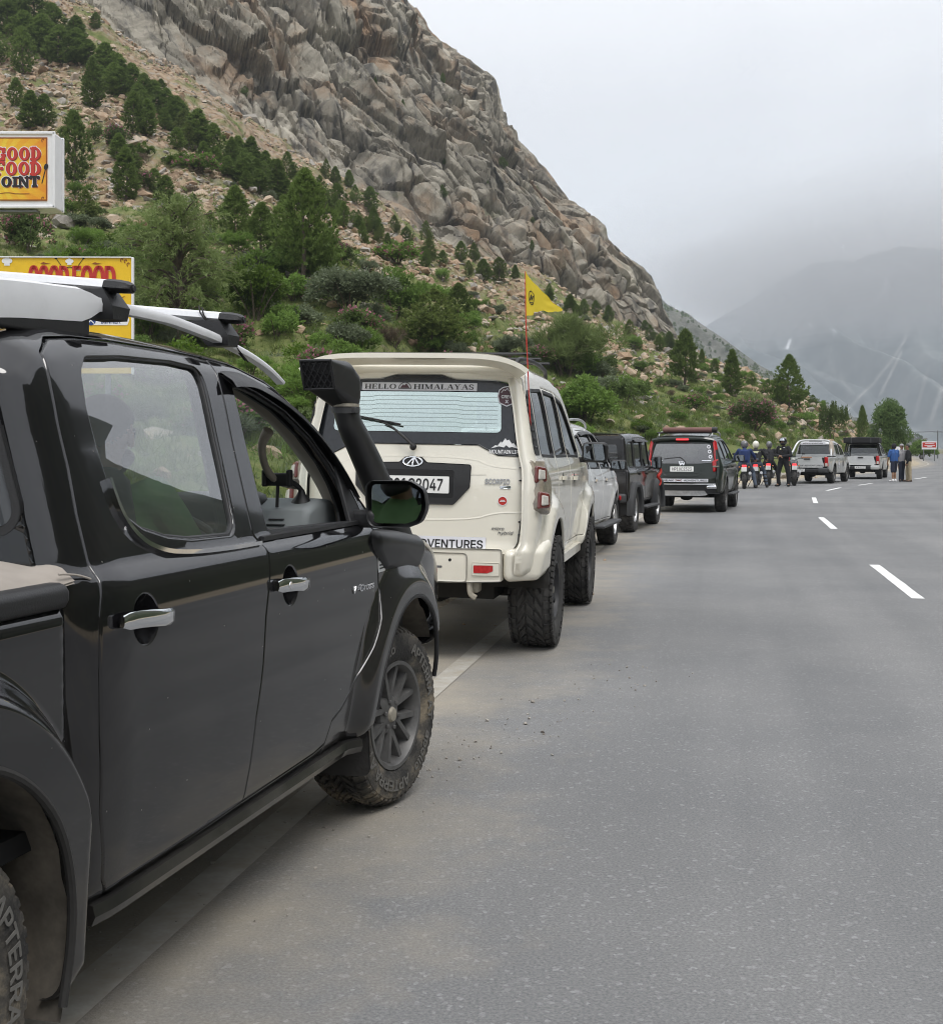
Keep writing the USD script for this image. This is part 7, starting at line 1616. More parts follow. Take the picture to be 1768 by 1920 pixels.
def clump_points(seed, n, rx, rz, lumps=7, base=.0):
    r_ = np.random.default_rng(seed)
    cs = np.c_[r_.normal(0, rx * .42, lumps), r_.normal(0, rx * .42, lumps), base + rz * r_.uniform(.25, .80, lumps)]
    rr = rx * r_.uniform(.32, .55, lumps)
    k = r_.integers(0, lumps, n); d = unit(r_.normal(0, 1, (n, 3))); d[:, 2] = np.abs(d[:, 2]) * 1.0 - .25 * (r_.random(n) < .4)
    c = cs[k] + d * rr[k][:, None] * np.cbrt(r_.uniform(.25, 1, (n, 1))) * [1, 1, rz / rx * .85]
    c[:, 2] = np.maximum(c[:, 2], .02)
    return c, unit(d + [0, 0, .5]), r_

def hit_ground(px, py):
    """Where the view through a photograph position meets the slope."""
    ys = np.geomspace(9, 330, 900)
    x = (px - 884) / FPX * ys; z = EYE + (840 - py) / FPX * ys
    g = ground_z(x, ys)
    lat, _ = lateral(x, ys)
    ok = (g >= z) & (lat < -1.2)
    if not ok.any(): return None
    i = np.argmax(ok); return np.array([x[i], ys[i], g[i]])

TREES = {}
def tree_kind(kind, build):
    TREES[kind] = dict(build=build, src=None, size=build.size)
def plant(kind, name, label, cat_, pos, h, wscale=1.0, group=None, turn=None):
    """The first of a kind is built; later ones refer to it."""
    K = PLANTS[kind]
    rz = float(rng.random() * 360) if turn is None else turn
    s = (h * wscale, h * wscale, h)
    if K["src"] is None:
        p = thing(name, label, cat_, pos, rz, group, scale=s)
        for nm, m, mt_ in K["make"](): obj(nm, m, mt_, p)
        K["src"] = p
        return p
    return copy_of(K["src"], name, label, cat_, pos, rz, s, group)
def jun(seed, mat_, tr=True, **k): return lambda: ([("trunk", trunk(.75, .022, seed), "bark")] if tr else []) + [("crown", juniper(seed, **k), mat_)]
def shr(seed, mat_, n=330, per=7, rx=.62, rz=.9, ln=.11, wd=.026, flower=0, fmat="blossom", form="d", lumps=8, stems=6):
    def make():
        c, d, r_ = clump_points(seed, n, rx, rz, lumps)
        fol = diamond(c, d, ln, wd, r_, per) if form == "d" else leaves(c, d, ln, wd, r_, per, .5)
        out = []
        ms = []
        for k in range(stems):
            a = r_.random() * 6.28; l = rx * r_.uniform(.4, .8)
            ms.append(tube(smooth_path([(0.05 * math.cos(a), .05 * math.sin(a), -.08), (l * .5 * math.cos(a), l * .5 * math.sin(a), rz * .35), (l * math.cos(a), l * math.sin(a), rz * .7)], 6), np.linspace(.022, .006, 6), 5))
        out.append(("stems", cat(*ms), "bark")); out.append(("foliage", fol, mat_))
        if flower:
            o = np.linalg.norm(c / [rx, rx, rz], axis=1); m = (o > np.quantile(o, .35)) & (r_.random(n) < flower)
            out.append(("blossom", diamond(c[m] + d[m] * .06, d[m], ln * .7, wd * 1.3, r_, 4, 1.2), fmat))
        return out
    return make
PLANTS = {k: dict(make=v, src=None) for k, v in {
    "slim0": jun(1, "juniper_leaf", rmax=.17, peak=.30), "slim1": jun(2, "juniper_leaf", rmax=.20, peak=.36, tip=1.9), "slim2": jun(3, "juniper_leaf", rmax=.15, peak=.26, tip=1.4),
    "broad0": jun(4, "juniper_leaf", rmax=.27, peak=.32, lobes=3, n=760), "broad1": jun(5, "juniper_leaf", rmax=.30, peak=.40, lobes=4, n=820, tip=2.0), "broad2": jun(6, "juniper_light", rmax=.28, peak=.34, lobes=3, n=760),
    "legged": jun(7, "juniper_leaf", rmax=.22, peak=.24, trunk_h=.16, n=700), "big": jun(8, "juniper_leaf", rmax=.25, peak=.28, trunk_h=.10, lobes=3, n=1500, per=11, ln=.042, wd=.0062),
    "bigl": jun(9, "juniper_light", rmax=.34, peak=.34, lobes=4, n=1500, per=11, ln=.045, wd=.0062, tip=1.9),
    "green0": shr(21, "bright_leaf"), "green1": shr(22, "mid_leaf"), "green2": shr(23, "mid_leaf", form="l", ln=.17, wd=.012, per=9), "grey0": shr(24, "grey_leaf", rz=.7), "grey1": shr(25, "grey_leaf", form="l", ln=.16, wd=.012, per=9, rz=.75),
    "dark0": shr(26, "dark_leaf"), "pink0": shr(27, "dark_leaf", flower=.55), "pink1": shr(28, "mid_leaf", flower=.45, rz=.75), "twig0": shr(29, "dry_twig", form="l", ln=.20, wd=.006, per=8, rz=.7),
    "bush_big": shr(30, "mid_leaf", n=900, per=9, ln=.075, wd=.017, lumps=14), "bright_big": shr(31, "bright_leaf", n=900, per=9, ln=.075, wd=.017, lumps=14), "pink_big": shr(32, "dark_leaf", n=1000, per=9, ln=.07, wd=.014, flower=.5, lumps=14, rz=.75),
    "grey_big": shr(33, "grey_leaf", n=900, per=9, ln=.08, wd=.015, lumps=14), "feather_big": shr(34, "feather_leaf", n=900, per=10, form="l", ln=.14, wd=.006, lumps=16),
}.items()}

# the large feathery tree beside the signs
def feather_tree():
    r_ = np.random.default_rng(41)
    ends, ms = [], [tube(smooth_path([(0, 0, -.1), (.02, .01, .25), (-.01, .02, .55), (.02, 0, .8)], 10), np.linspace(.035, .012, 10), 8)]
    c, d = [], []
    for k in range(70):
        a, z0 = r_.random() * 6.28, r_.uniform(.12, .78)
        L_ = .44 * (1 - ((z0 - .22) / .72) ** 2 * .72) * r_.uniform(.55, 1.08)
        p = smooth_path([(0, 0, z0), (math.cos(a) * L_ * .5, math.sin(a) * L_ * .5, z0 + .11), (math.cos(a) * L_, math.sin(a) * L_, z0 + .10 + r_.normal(0, .04))], 8)
        ms.append(tube(p, np.linspace(.010, .003, 8), 5))
        for q in range(3, 8):
            for _ in range(4):
                b = p[q] + r_.normal(0, .035, 3); dr = unit(np.array([math.cos(a), math.sin(a), .45]) + r_.normal(0, .6, 3))
                n_ = r_.integers(4, 7)
                for s in range(n_):
                    c.append(b); d.append(dr); b = b + dr * .020 + [0, 0, -.002 * s]; dr = unit(dr + [0, 0, -.12])
    for _ in range(420):
        z0 = r_.uniform(.72, 1.0); a = r_.random() * 6.28; rr = .20 * (1.02 - z0) / .3 + .02
        c.append(np.array([math.cos(a) * rr * r_.random(), math.sin(a) * rr * r_.random(), z0 - .02])); d.append(unit(np.array([math.cos(a) * .5, math.sin(a) * .5, 1.0])))
    return [("trunk", cat(*ms), "bark"), ("crown", leaves(np.array(c), np.array(d), .036, .0036, r_, 3, .55, .1), "feather_leaf")]
PLANTS["feather"] = dict(make=feather_tree, src=None)
def leaf_tree():
    r_ = np.random.default_rng(52)
    c = []; d = []
    for k in range(26):
        a = r_.random() * 6.28; z = r_.uniform(.28, .92); R0 = .40 * math.sin(min(1, (1.08 - z) / .75) * 1.5) * r_.uniform(.3, .9)
        ctr = np.array([math.cos(a) * R0, math.sin(a) * R0, z]); n = 62
        dd = unit(r_.normal(0, 1, (n, 3))); c.append(ctr + dd * .12 * np.cbrt(r_.random((n, 1)))); d.append(unit(dd + [0, 0, .3]))
    return [("trunk", trunk(.8, .02, 5, 9), "bark"), ("crown", diamond(np.vstack(c), np.vstack(d), .045, .012, r_, 7), "bright_soft")]
leafy("bright_soft", (0.17, 0.26, 0.09), (0.28, 0.40, 0.14), (0.40, 0.50, 0.21), .45)
PLANTS["leaf_tree"] = dict(make=leaf_tree, src=None)

def put(kind, name, label, cat_, px, base, top, width=None, group=None, D=None):
    g_ = hit_ground(px, base) if D is None else np.array([*W(px, base, D)[:2], float(ground_z(*W(px, base, D)[:2]))])
    if g_ is None: return None
    h = (base - top) / FPX * g_[1] if D is None else W(px, top, D)[2] - g_[2]
    ws = 1.0
    nat = {"slim0": .36, "slim1": .42, "slim2": .32, "broad0": .58, "broad1": .64, "broad2": .60, "legged": .46, "big": .52, "bigl": .70, "feather": .86, "leaf_tree": .95}.get(kind, 1.3)
    if width: ws = (width / FPX * g_[1]) / (h * nat)
    g_[2] -= .03 * h
    return plant(kind, name, label, cat_, g_, h, ws, group)

# --- trees told apart by their look or place
J = "juniper_tree"
put("feather", "feathery_tree", "tall feathery olive green tree beside the yellow food board", "tree", 335, 668, 352, 225, D=46)
put("big", J, "biggest dark juniper, broad with a bare trunk, above the pickup's roof bars", "tree", 572, 532, 318, 118)
put("legged", J, "dark juniper on a thin trunk, left of the biggest juniper", "tree", 440, 462, 350, 62)
put("legged", J, "middle juniper of the tall group left of the biggest juniper", "tree", 490, 474, 384, 56)
put("broad0", J, "shaggy juniper touching the left side of the biggest juniper", "tree", 533, 492, 366, 78)
put("broad1", J, "round juniper close under the right side of the biggest juniper", "tree", 606, 520, 420, 62)
put("slim1", J, "tall juniper pair touching the right edge of the white framed sign", "tree", 138, 345, 205, 62)
put("slim0", J, "drop shaped dark juniper right of the white framed sign", "tree", 235, 376, 276, 50)
put("broad2", J, "small juniper bush tree below the white framed sign's right edge", "tree", 160, 424, 356, 44)
put("bigl", J, "wide light green juniper above the cream wagon's roof", "tree", 812, 662, 540, 120)
put("slim1", J, "dark egg shaped juniper left of the yellow flag", "tree", 860, 604, 530, 48)
put("legged", J, "dark juniper with a pale trunk below the end of the crag", "tree", 1284, 728, 617, 54)
put("slim2", J, "slim juniper between the pale trunked one and the big one by the motorcycles", "tree", 1373, 742, 655, 36)
put("big", J, "big dark juniper on the slope above the motorcycles", "tree", 1480, 770, 664, 60)
put("slim1", J, "small dark juniper on the skyline left of the pale green leafy tree", "tree", 1617, 797, 760, 24, D=128)
put("leaf_tree", "leafy_tree", "pale green leafy tree at the bend beyond the farthest pickup", "tree", 1670, 838, 748, 100, D=105)
# --- junipers scattered over the slope
L1, G1 = "dark green juniper scattered on the scree slope below the crag", "junipers scattered over the slope"
small = [(175, 206, 108, 44), (36, 142, 52, 48), (250, 252, 172, 42), (276, 255, 186, 40), (55, 242, 170, 44), (86, 244, 182, 40), (30, 205, 150, 30), (690, 405, 355, 34), (797, 462, 415, 26), (868, 490, 452, 24), (886, 490, 455, 22), (880, 520, 488, 20), (905, 528, 486, 32), (940, 528, 483, 40), (966, 526, 498, 16),
         (1072, 588, 552, 26), (1095, 590, 560, 20), (1118, 594, 566, 18), (1180, 638, 598, 26), (1216, 642, 610, 22), (1242, 650, 622, 20), (1262, 657, 634, 16), (1315, 690, 655, 14), (1340, 700, 672, 16), (1408, 722, 700, 24), (1438, 735, 712, 20), (1522, 765, 742, 16), (612, 338, 300, 20), (632, 352, 312, 22), (655, 350, 318, 18), (600, 402, 330, 34), (565, 395, 330, 40), (520, 370, 300, 34), (700, 430, 392, 20), (738, 445, 405, 24), (760, 470, 430, 26), (830, 500, 470, 20), (1030, 560, 535, 16)]
small += [(370, 285, 208, 56), (400, 292, 232, 42), (345, 268, 205, 46), (330, 240, 180, 44), (445, 320, 256, 40), (470, 332, 260, 40), (495, 342, 282, 36), (538, 338, 285, 34), (455, 350, 300, 44), (485, 365, 318, 44)]
small += [(15, 70, 0, 60), (45, 88, 20, 56), (80, 100, 28, 60), (112, 125, 50, 56), (140, 130, 62, 50), (165, 128, 78, 44), (195, 160, 88, 52), (222, 172, 104, 48), (248, 186, 120, 46), (20, 35, -40, 60), (60, 48, -20, 56), (100, 70, 5, 52), (290, 215, 150, 44), (312, 225, 165, 42), (0, 120, 55, 40), (140, 90, 30, 44), (268, 205, 140, 40), (182, 60, 28, 20), (300, 185, 150, 22)]
rb_ = np.random.default_rng(31)
for pts_, n_, hs_ in (([(0, 20), (90, 85), (200, 150), (310, 225), (420, 300), (500, 345)], 46, (34, 62)), ([(330, 225), (430, 300), (520, 350), (620, 385), (720, 440), (830, 495)], 42, (26, 50)), ([(880, 515), (1000, 550), (1120, 595), (1260, 655)], 12, (16, 34)), ([(130, 205), (180, 260), (260, 330), (420, 430)], 8, (34, 60))):
    q_ = np.array(pts_, float)
    for _ in range(n_):
        u_ = rb_.uniform(0, len(q_) - 1); i_ = int(u_); c_ = q_[i_] + (q_[i_ + 1] - q_[i_]) * (u_ - i_) + rb_.normal(0, 11, 2); h_ = rb_.uniform(*hs_)
        small.append((c_[0], c_[1] + 12, c_[1] + 12 - h_, h_ * rb_.uniform(.5, .8)))
kinds = ["slim0", "slim1", "slim2", "broad0", "slim0", "broad1", "slim1", "broad2"]
rt = np.random.default_rng(77)
def tree_zone(px_, py_):
    if px_ < 150 and py_ < 135: return "in the dark belt at the top left corner"
    if py_ < 262 and px_ < 320: return "on the tan scree above the white framed sign"
    if px_ < 400: return "in the grove between the sign and the crag foot"
    if px_ < 580: return "in the belt of trees under the crag, above the biggest juniper"
    if px_ < 720: return "at the crag foot right of the biggest juniper"
    if px_ < 1000: return "on the scree along the crag foot left of the flag"
    if px_ < 1280: return "at the crag's lower right end, right of the flag"
    return "on the grassy skyline right of the crag"
LOOK = {"slim0": "slim", "slim1": "egg shaped", "slim2": "very narrow", "broad0": "shaggy broad", "broad1": "round topped", "broad2": "lighter green"}
for k, (px_, b_, t_, w_) in enumerate(small):
    kd = kinds[rt.integers(0, 8)]; lb = f"{LOOK[kd]} juniper {tree_zone(px_, b_)}"
    put(kd, J, lb, "tree", px_ + rt.normal(0, 2), b_, t_, w_, lb.replace("juniper", "junipers", 1))
# a few that cling to the crag
ci = np.random.default_rng(5)
Pc = cliff_pts[20:430, 60:840]
for k in range(46):
    i, j = ci.integers(0, Pc.shape[0]), ci.integers(0, Pc.shape[1]); q = Pc[i, j]
    py_ = 840 - (q[2] - EYE) / q[1] * FPX
    if py_ < -10: continue
    h = ci.uniform(1.0, 2.6)
    plant(["slim0", "broad1", "slim2", "broad0"][k % 4], "cliff_juniper", "small dark juniper clinging to the grey crag", "tree", q - [0, .3, .3 + .1 * h], h, 1.2, "small junipers on the crag")

# --- shrubs
put("bright_big", "green_shrub", "bright green broad shrub right of the feathery tree", "shrub", 478, 598, 488, 130)
put("grey_big", "grey_shrub", "tall grey green thicket below the biggest juniper", "shrub", 655, 592, 505, 150)
put("bush_big", "green_shrub", "dark green bush above the roof of the cream wagon's left half", "shrub", 738, 600, 505, 110)
put("feather_big", "feathery_shrub", "wide feathery light green shrub right of the flag pole", "shrub", 1062, 712, 590, 165)
put("bush_big", "green_shrub", "dense green shrub behind the cream wagon's right roof edge", "shrub", 1098, 800, 705, 140)
put("pink_big", "flowering_shrub", "large brownish shrub with pink blossom behind the riders", "shrub", 1412, 806, 738, 112)
put("pink0", "flowering_shrub", "pink flowering shrub right of the biggest juniper", "shrub", 650, 500, 458, 62)
put("pink1", "flowering_shrub", "wide pink flowering patch on the scree above the flag's left", "shrub", 745, 492, 446, 90)
put("pink0", "flowering_shrub", "pink flowering shrub below the light box sign at the picture's left edge", "shrub", 50, 475, 395, 100)
put("pink1", "flowering_shrub", "pink blossom strip on the scree right of the drop shaped juniper", "shrub", 372, 325, 286, 80)
put("pink0", "flowering_shrub", "greyish pink shrub above the drop shaped juniper", "shrub", 222, 288, 240, 58)
put("pink1", "flowering_shrub", "pink flowering shrub below the pale trunked juniper", "shrub", 1302, 768, 728, 60)
put("bush_big", "green_shrub", "bushes behind the red billboard at the far bend", "shrub", 1728, 852, 824, 60, D=175)
put("dark0", "dark_shrub", "dark green shrub on the skyline beyond the silver pickups", "shrub", 1560, 790, 755, 45, D=112)
kinds = ["green0", "green1", "green2", "grey0", "grey1", "dark0", "pink0", "pink1", "twig0", "green1", "green2", "grey1"]
LAB = {"green0": ("green_shrub", "low bright green shrub on the lower slope", "shrub"), "green1": ("green_shrub", "mid green leafy shrub on the lower slope", "shrub"), "green2": ("green_shrub", "narrow leaved green shrub on the lower slope", "shrub"),
       "grey0": ("grey_shrub", "low grey green shrub on the slope", "shrub"), "grey1": ("grey_shrub", "silvery narrow leaved shrub on the slope", "shrub"), "dark0": ("dark_shrub", "dark olive shrub on the slope", "shrub"),
       "pink0": ("flowering_shrub", "small dark shrub with pink blossom on the slope", "shrub"), "pink1": ("flowering_shrub", "small green shrub with pink blossom on the slope", "shrub"), "twig0": ("dry_shrub", "dry brown twiggy shrub on the slope", "shrub")}
GRP = {k: v[1] + "s" for k, v in LAB.items()}
count = {k: 0 for k in LAB}
def green_line(px): return np.interp(px, [0, 300, 600, 850, 1000, 1200, 1400, 1600], [400, 430, 500, 575, 625, 680, 738, 800])
n_shrub = 0
while n_shrub < 290:
    px_ = rt.uniform(-20, 1640); top_ = green_line(px_); lo_ = np.interp(px_, [0, 850, 1200, 1640], [850, 850, 842, 838])
    py_ = top_ - (150 if n_shrub % 3 == 0 and px_ < 1200 else 40) + (lo_ - top_ + 30) * rt.random() ** 1.1
    if py_ < np.interp(px_, [0, 300, 600, 850, 1000, 1275], [40, 190, 380, 500, 560, 665]): continue
    g_ = hit_ground(px_, py_)
    if g_ is None or g_[1] < 16: continue
    k = kinds[rt.integers(0, len(kinds))]
    if py_ > top_ + 60 and k in ("twig0", "pink0") and rt.random() < .5: continue
    nm, lb, ct = LAB[k]
    h = rt.uniform(.6, 1.5) * np.interp(g_[1], [15, 60, 160], [.6, 1.0, 1.5]) * (.5 if px_ > 1200 else .75 if py_ < top_ + 40 else 1)
    g_[2] -= .06
    zn = "high on the scree" if py_ < top_ + 25 and px_ < 1250 else "on the bank behind the black pickup" if px_ < 420 else "on the bank left of the cream wagon" if px_ < 640 else "above the cream wagon's roof" if px_ < 985 else "right of the yellow flag" if px_ < 1200 else "behind the green wagon and the riders" if px_ < 1480 else "behind the silver pickups"
    lb = lb.split(" on the ")[0] + " " + zn
    plant(k, nm, lb, ct, g_, h, rt.uniform(.95, 1.4), lb.replace("shrub", "shrubs", 1)); n_shrub += 1
# --- boulders, scree and grass
def rock(seed, flat=.7, n=14):
    r_ = np.random.default_rng(seed)
    p = r_.normal(0, 1, (n, 3)); p = unit(p) * r_.uniform(.75, 1.0, (n, 1)) * [.5, .5 * r_.uniform(.6, 1), .5 * flat]
    m = m3.Manifold.hull_points(p).to_mesh()
    return np.array(m.vert_properties[:, :3], float), np.array(m.tri_verts, int)
def big_rock(seed, flat=.7):
    v, f = rock(seed, flat, 22)
    for _ in range(2): v, f = trimesh.remesh.subdivide(v, f)
    v = v * (1 + .22 * (meshkit.fbm(v * 3.2 + seed, 4, seed)[:, None] - .5)) + (meshkit.fbm(v * 9 + seed, 3, seed + 1)[:, None] - .5) * .035
    return v, f
ROCKS = {}
def boulder(k, label, pos, size, group=None, mat_="scree_rock", flat=.7):
    key = (k, mat_)
    if key not in ROCKS:
        ROCKS[key] = thing("boulder", label, "boulder", pos, float(rng.random() * 360), group, scale=size)
        obj("stone", big_rock(100 + k, flat), mat_, ROCKS[key])
    else: copy_of(ROCKS[key], "boulder", label, "boulder", pos, float(rng.random() * 360), size, group)
def put_rock(px, py, wpx, k, label, mat_="scree_rock", hr=1.0, D=None):
    g_ = hit_ground(px, py) if D is None else W(px, py, D)
    if g_ is None: return
    s = wpx / FPX * g_[1]; boulder(k, label, g_ + [0, 0, s * .12], (s, s * .9, s * hr), None, mat_)
put_rock(120, 425, 60, 0, "long grey brown boulder under the light box sign's lower right corner", "grey_rock")
put_rock(140, 448, 45, 1, "flat grey slab right of the long boulder under the light box sign", "grey_rock", .6)
put_rock(690, 600, 30, 2, "rounded orange boulder above the cream wagon's roof")
put_rock(640, 405, 32, 3, "pale tan boulder right of the biggest juniper's top")
put_rock(1470, 770, 30, 4, "tan boulder at the foot of the big dark juniper above the motorcycles")
put_rock(1530, 798, 52, 5, "long tilted tan slab on the slope above the silver pickups", "scree_rock", .35)
put_rock(1548, 778, 16, 6, "pale upright boulder on the skyline above the silver pickups")
put_rock(1572, 786, 26, 7, "orange tan boulder on the skyline left of the small dark juniper")
put_rock(1577, 800, 16, 2, "brown boulder just below the orange tan skyline boulder")
put_rock(1640, 822, 20, 3, "white stained boulder behind the roof tent pickup", "grey_rock", 1.0)
rr_ = np.random.default_rng(9)
nb = 0
while nb < 90:
    px_ = rr_.uniform(0, 1560); py_ = green_line(px_) + rr_.uniform(-200, 190)
    if py_ < np.interp(px_, [0, 600, 1000, 1275], [60, 350, 520, 655]): continue
    g_ = hit_ground(px_, py_)
    if g_ is None or g_[1] > 190 or g_[1] < 20: continue
    s = rr_.uniform(.45, 1.3) * np.interp(g_[1], [20, 120], [.5, 1.3]); nb += 1
    boulder(int(rr_.integers(0, 6)), *(lambda gy, zn: (f"{'grey' if gy else 'tan'} boulder {zn}", g_ + [0, 0, s * .1], (s, s * rr_.uniform(.7, 1), s * rr_.uniform(.6, 1)), f"{'grey' if gy else 'tan'} boulders {zn}", "grey_rock" if gy else "scree_rock"))(rr_.random() < .3, "on the bare scree under the crag" if py_ < green_line(px_) else "among the shrubs behind the black pickup" if px_ < 600 else "among the shrubs around the flag" if px_ < 1150 else "on the grassy slope behind the riders and silver pickups"))

def scatter(name, protos, pos, scale, label, cat_, seed, tilt=.0):
    r_ = np.random.default_rng(seed)
    path = numbered("/World", name)
    pi = UsdGeom.PointInstancer.Define(stage, path)
    rel = []
    for k, (m, mt_) in enumerate(protos):
        q = f"{path}/{'stone' if 'rock' in mt_ else 'tuft'}_{k:03d}"
        usdkit.mesh(stage, q, m, L + mt_); rel.append(Sdf.Path(q))
    pi.CreatePrototypesRel().SetTargets(rel)
    n = len(pos)
    pi.CreateProtoIndicesAttr(Vt.IntArray.FromNumpy(r_.integers(0, len(protos), n).astype(np.int32)))
    pi.CreatePositionsAttr(Vt.Vec3fArray.FromNumpy(np.asarray(pos, np.float32)))
    pi.CreateScalesAttr(Vt.Vec3fArray.FromNumpy(np.asarray(scale, np.float32)))
    a = r_.random(n) * np.pi
    ax = unit(np.c_[r_.normal(0, tilt, n), r_.normal(0, tilt, n), np.ones(n)])
    pi.CreateOrientationsAttr(Vt.QuathArray([Gf.Quath(float(math.cos(t)), Gf.Vec3h(*map(float, x * math.sin(t)))) for t, x in zip(a, ax)]))
    return tag(path, label, cat_, None, "stuff")
# scree: denser on the bare stripes of the slope
def sample_slope(n, seed, keep):
    r_ = np.random.default_rng(seed); out = []
    while sum(map(len, out)) < n:
        px_ = r_.uniform(-30, 1640, 6000); t = r_.random(6000)
        i = np.clip(((px_ + 900) / 4).astype(int), 0, len(_cols) - 1)
        D = _ktab[i, 0, 0] + 1.5 + (_ktab[i, 4, 0] - _ktab[i, 0, 0] + 8) * t ** 1.5
        x = (px_ - 884) / FPX * D; z = ground_z(x, D)
        py_ = 840 - (z - EYE) / D * FPX
        lat, _ = lateral(x, D)
        k = keep(px_, py_, D, np.stack([x, D, z], -1), r_.random(6000)) & (lat < np.where(D > 33, -6.5, -2.4))
        out.append(np.stack([x, D, z], -1)[k])
    return np.vstack(out)[:n]
bare = lambda px_, py_, p: np.clip((green_line(px_) + 70 - py_) / 150, .06, 1) * np.clip((meshkit.fbm(p * .07, 3, 71) - .34) * 5, 0.05, 1)
pos = sample_slope(19000, 3, lambda px_, py_, D, p, u: u < bare(px_, py_, p) * np.clip(D / 60, .2, 1))
rs = np.random.default_rng(12)
sc_ = rs.gamma(2.2, .13, len(pos)) * np.interp(pos[:, 1], [20, 170], [.8, 2.3]) + .14
scatter("scree", [(rock(k, .62), "scree_rock") for k in range(5)] + [(rock(k + 20, .5), "grey_rock") for k in range(2)], pos + [0, 0, .02], sc_[:, None] * rs.uniform(.7, 1.2, (len(pos), 3)), "loose tan and grey stones covering the slope", "scree", 4, .3)
def grass_tuft(seed, n=16, h=.34, lean=.5):
    r_ = np.random.default_rng(seed)
    return leaves(np.c_[r_.normal(0, .09, (n, 2)), np.zeros(n)], np.tile([0, 0, 1.0], (n, 1)), h, .014, r_, 1, lean)
pos = sample_slope(30000, 6, lambda px_, py_, D, p, u: u < np.clip((py_ - green_line(px_) + 130) / 200, .30, 1) * np.clip((.72 - meshkit.fbm(p * .09, 3, 73)) * 4, .08, 1))
gs = rs.uniform(.6, 1.5, len(pos)) * np.interp(pos[:, 1], [15, 60, 160], [.6, .75, 1.0])
scatter("grass", [(grass_tuft(k), "grass_blade") for k in range(3)] + [(grass_tuft(9, 20, .28, .8), "grey_leaf"), (grass_tuft(5, 24, .26, .9), "mid_leaf")], pos, gs[:, None] * rs.uniform(.8, 1.3, (len(pos), 3)), "grass and small herbs between the stones", "grass", 7, .1)
# shrubs that dot the hill behind the crag
q = ridge_pts[4:-8, 20:-4].reshape(-1, 3); q = q[rs.permutation(len(q))[:2600]]
scatter("far_shrubs", [(juniper(61, rmax=.42, n=40, per=5, ln=.3, wd=.09), "juniper_leaf")], q, rs.uniform(1.0, 3.0, (len(q), 1)) * [[1, 1, 1.0]], "dark shrubs dotting the hill behind the crag", "shrubs", 8)
# stones and grit along the sill of the black pickup and on the verge
pp = []
for _ in range(900):
    s_ = rs.uniform(8, 80); i = int(np.searchsorted(_st, s_ + 36)); lt = -rs.gamma(2, 1.0) - .2 if rs.random() < .7 else rs.normal(0, .35)
    pp.append([*(edge[i] + right[i] * lt), .0])
pp = np.array(pp)
scatter("roadside_stones", [(rock(k + 40, .6), "scree_rock") for k in range(3)] + [(rock(47, .6), "grey_rock")], pp, (rs.gamma(1.5, .022, len(pp)) + .012)[:, None] * rs.uniform(.7, 1.2, (len(pp), 3)), "small stones and grit on the dusty verge", "gravel", 9, .3)
near = []
for _ in range(420):
    u = rs.random(); s = rs.normal(0, .22)
    near.append([-2.0 + u * 3.4 + s * .9 - .25, 1.9 + u * 7 - s * .3, .004])
near = np.array(near)
scatter("road_grit", [(rock(k + 50, .6), "grey_rock") for k in range(3)], near, (rs.gamma(1.3, .006, len(near)) + .004)[:, None] * rs.uniform(.7, 1.2, (len(near), 3)), "grit and crumbs of stone along the wheels", "gravel", 10, .3)
# a rubble bank behind the black jeep
us_, ls_ = np.linspace(66, 86, 70), np.linspace(0, 1, 16)
bank = []
for u in us_:
    i = int(np.searchsorted(_st, u)); p_ = edge[i]; n_ = right[i]
    hgt = 1.25 * sstep(np.array((u - 66) / 5)) * sstep(np.array((86 - u) / 6))
    bank.append([[*(p_ - n_ * (3.0 + 4.2 * l)), -.03 + hgt * math.sin(min(1, l * 1.4) * math.pi / 2)] for l in ls_])
bank = np.array(bank); bank[..., 2] += (meshkit.fbm(bank * 1.6, 4, 33) - .5) * .5 * np.clip(bank[..., 2:3] * 2, 0, 1)[..., 0]
tag(obj("rubble_bank", (bank.reshape(-1, 3), grid_faces(70, 16)), "dust_ground", smooth=True), kind="structure")
# ------------------------------------------------------------------ signs
mat("print_sunburst", {"tc": ("texture_coordinate", {}), "sep": ("separate_xyz", {}), "at": ("math", {"math_type": "arctan2"}), "ml": ("math", {"math_type": "multiply", "value2": 22.0}), "sn": ("math", {"math_type": "sine"}),
    "rm": ("map_range", {"from_min": -.3, "from_max": .3, "to_min": 0.0, "to_max": .25, "clamp": True}), "ln": ("vector_math", {"math_type": "length"}), "dm": ("map_range", {"from_min": .1, "from_max": .62, "to_min": 0.0, "to_max": 1.0, "clamp": True}), "ad": ("math", {"math_type": "subtract", "use_clamp": True}),
    "r": ("rgb_ramp", {"ramp": [(0, (0.80, 0.60, 0.045)), (.5, (0.78, 0.42, 0.02)), (1, (0.72, 0.26, 0.012))]}), "p": ("principled_bsdf", {"roughness": .4})},
    [("tc.object", "sep.vector"), ("sep.z", "at.value1"), ("sep.x", "at.value2"), ("at.value", "ml.value1"), ("ml.value", "sn.value1"), ("sn.value", "rm.value"), ("tc.object", "ln.vector1"), ("ln.value", "dm.value"), ("dm.result", "ad.value1"), ("rm.result", "ad.value2"), ("ad.value", "r.fac"), ("r.color", "p.base_color")])
plain("board_yellow", (0.78, 0.50, 0.015), 0.4, var=.06)
plain("sign_red", (0.50, 0.035, 0.025), 0.45, var=.06)
plain("sign_maroon", (0.22, 0.03, 0.02), 0.45)
plain("sign_blue", (0.02, 0.05, 0.20), 0.45)
plain("sign_white", (0.76, 0.77, 0.79), 0.45, var=.04)
plain("sign_brown", (0.24, 0.07, 0.01), 0.5)
plain("steel_post", (0.22, 0.23, 0.24), 0.5, metallic=.6, var=.2)
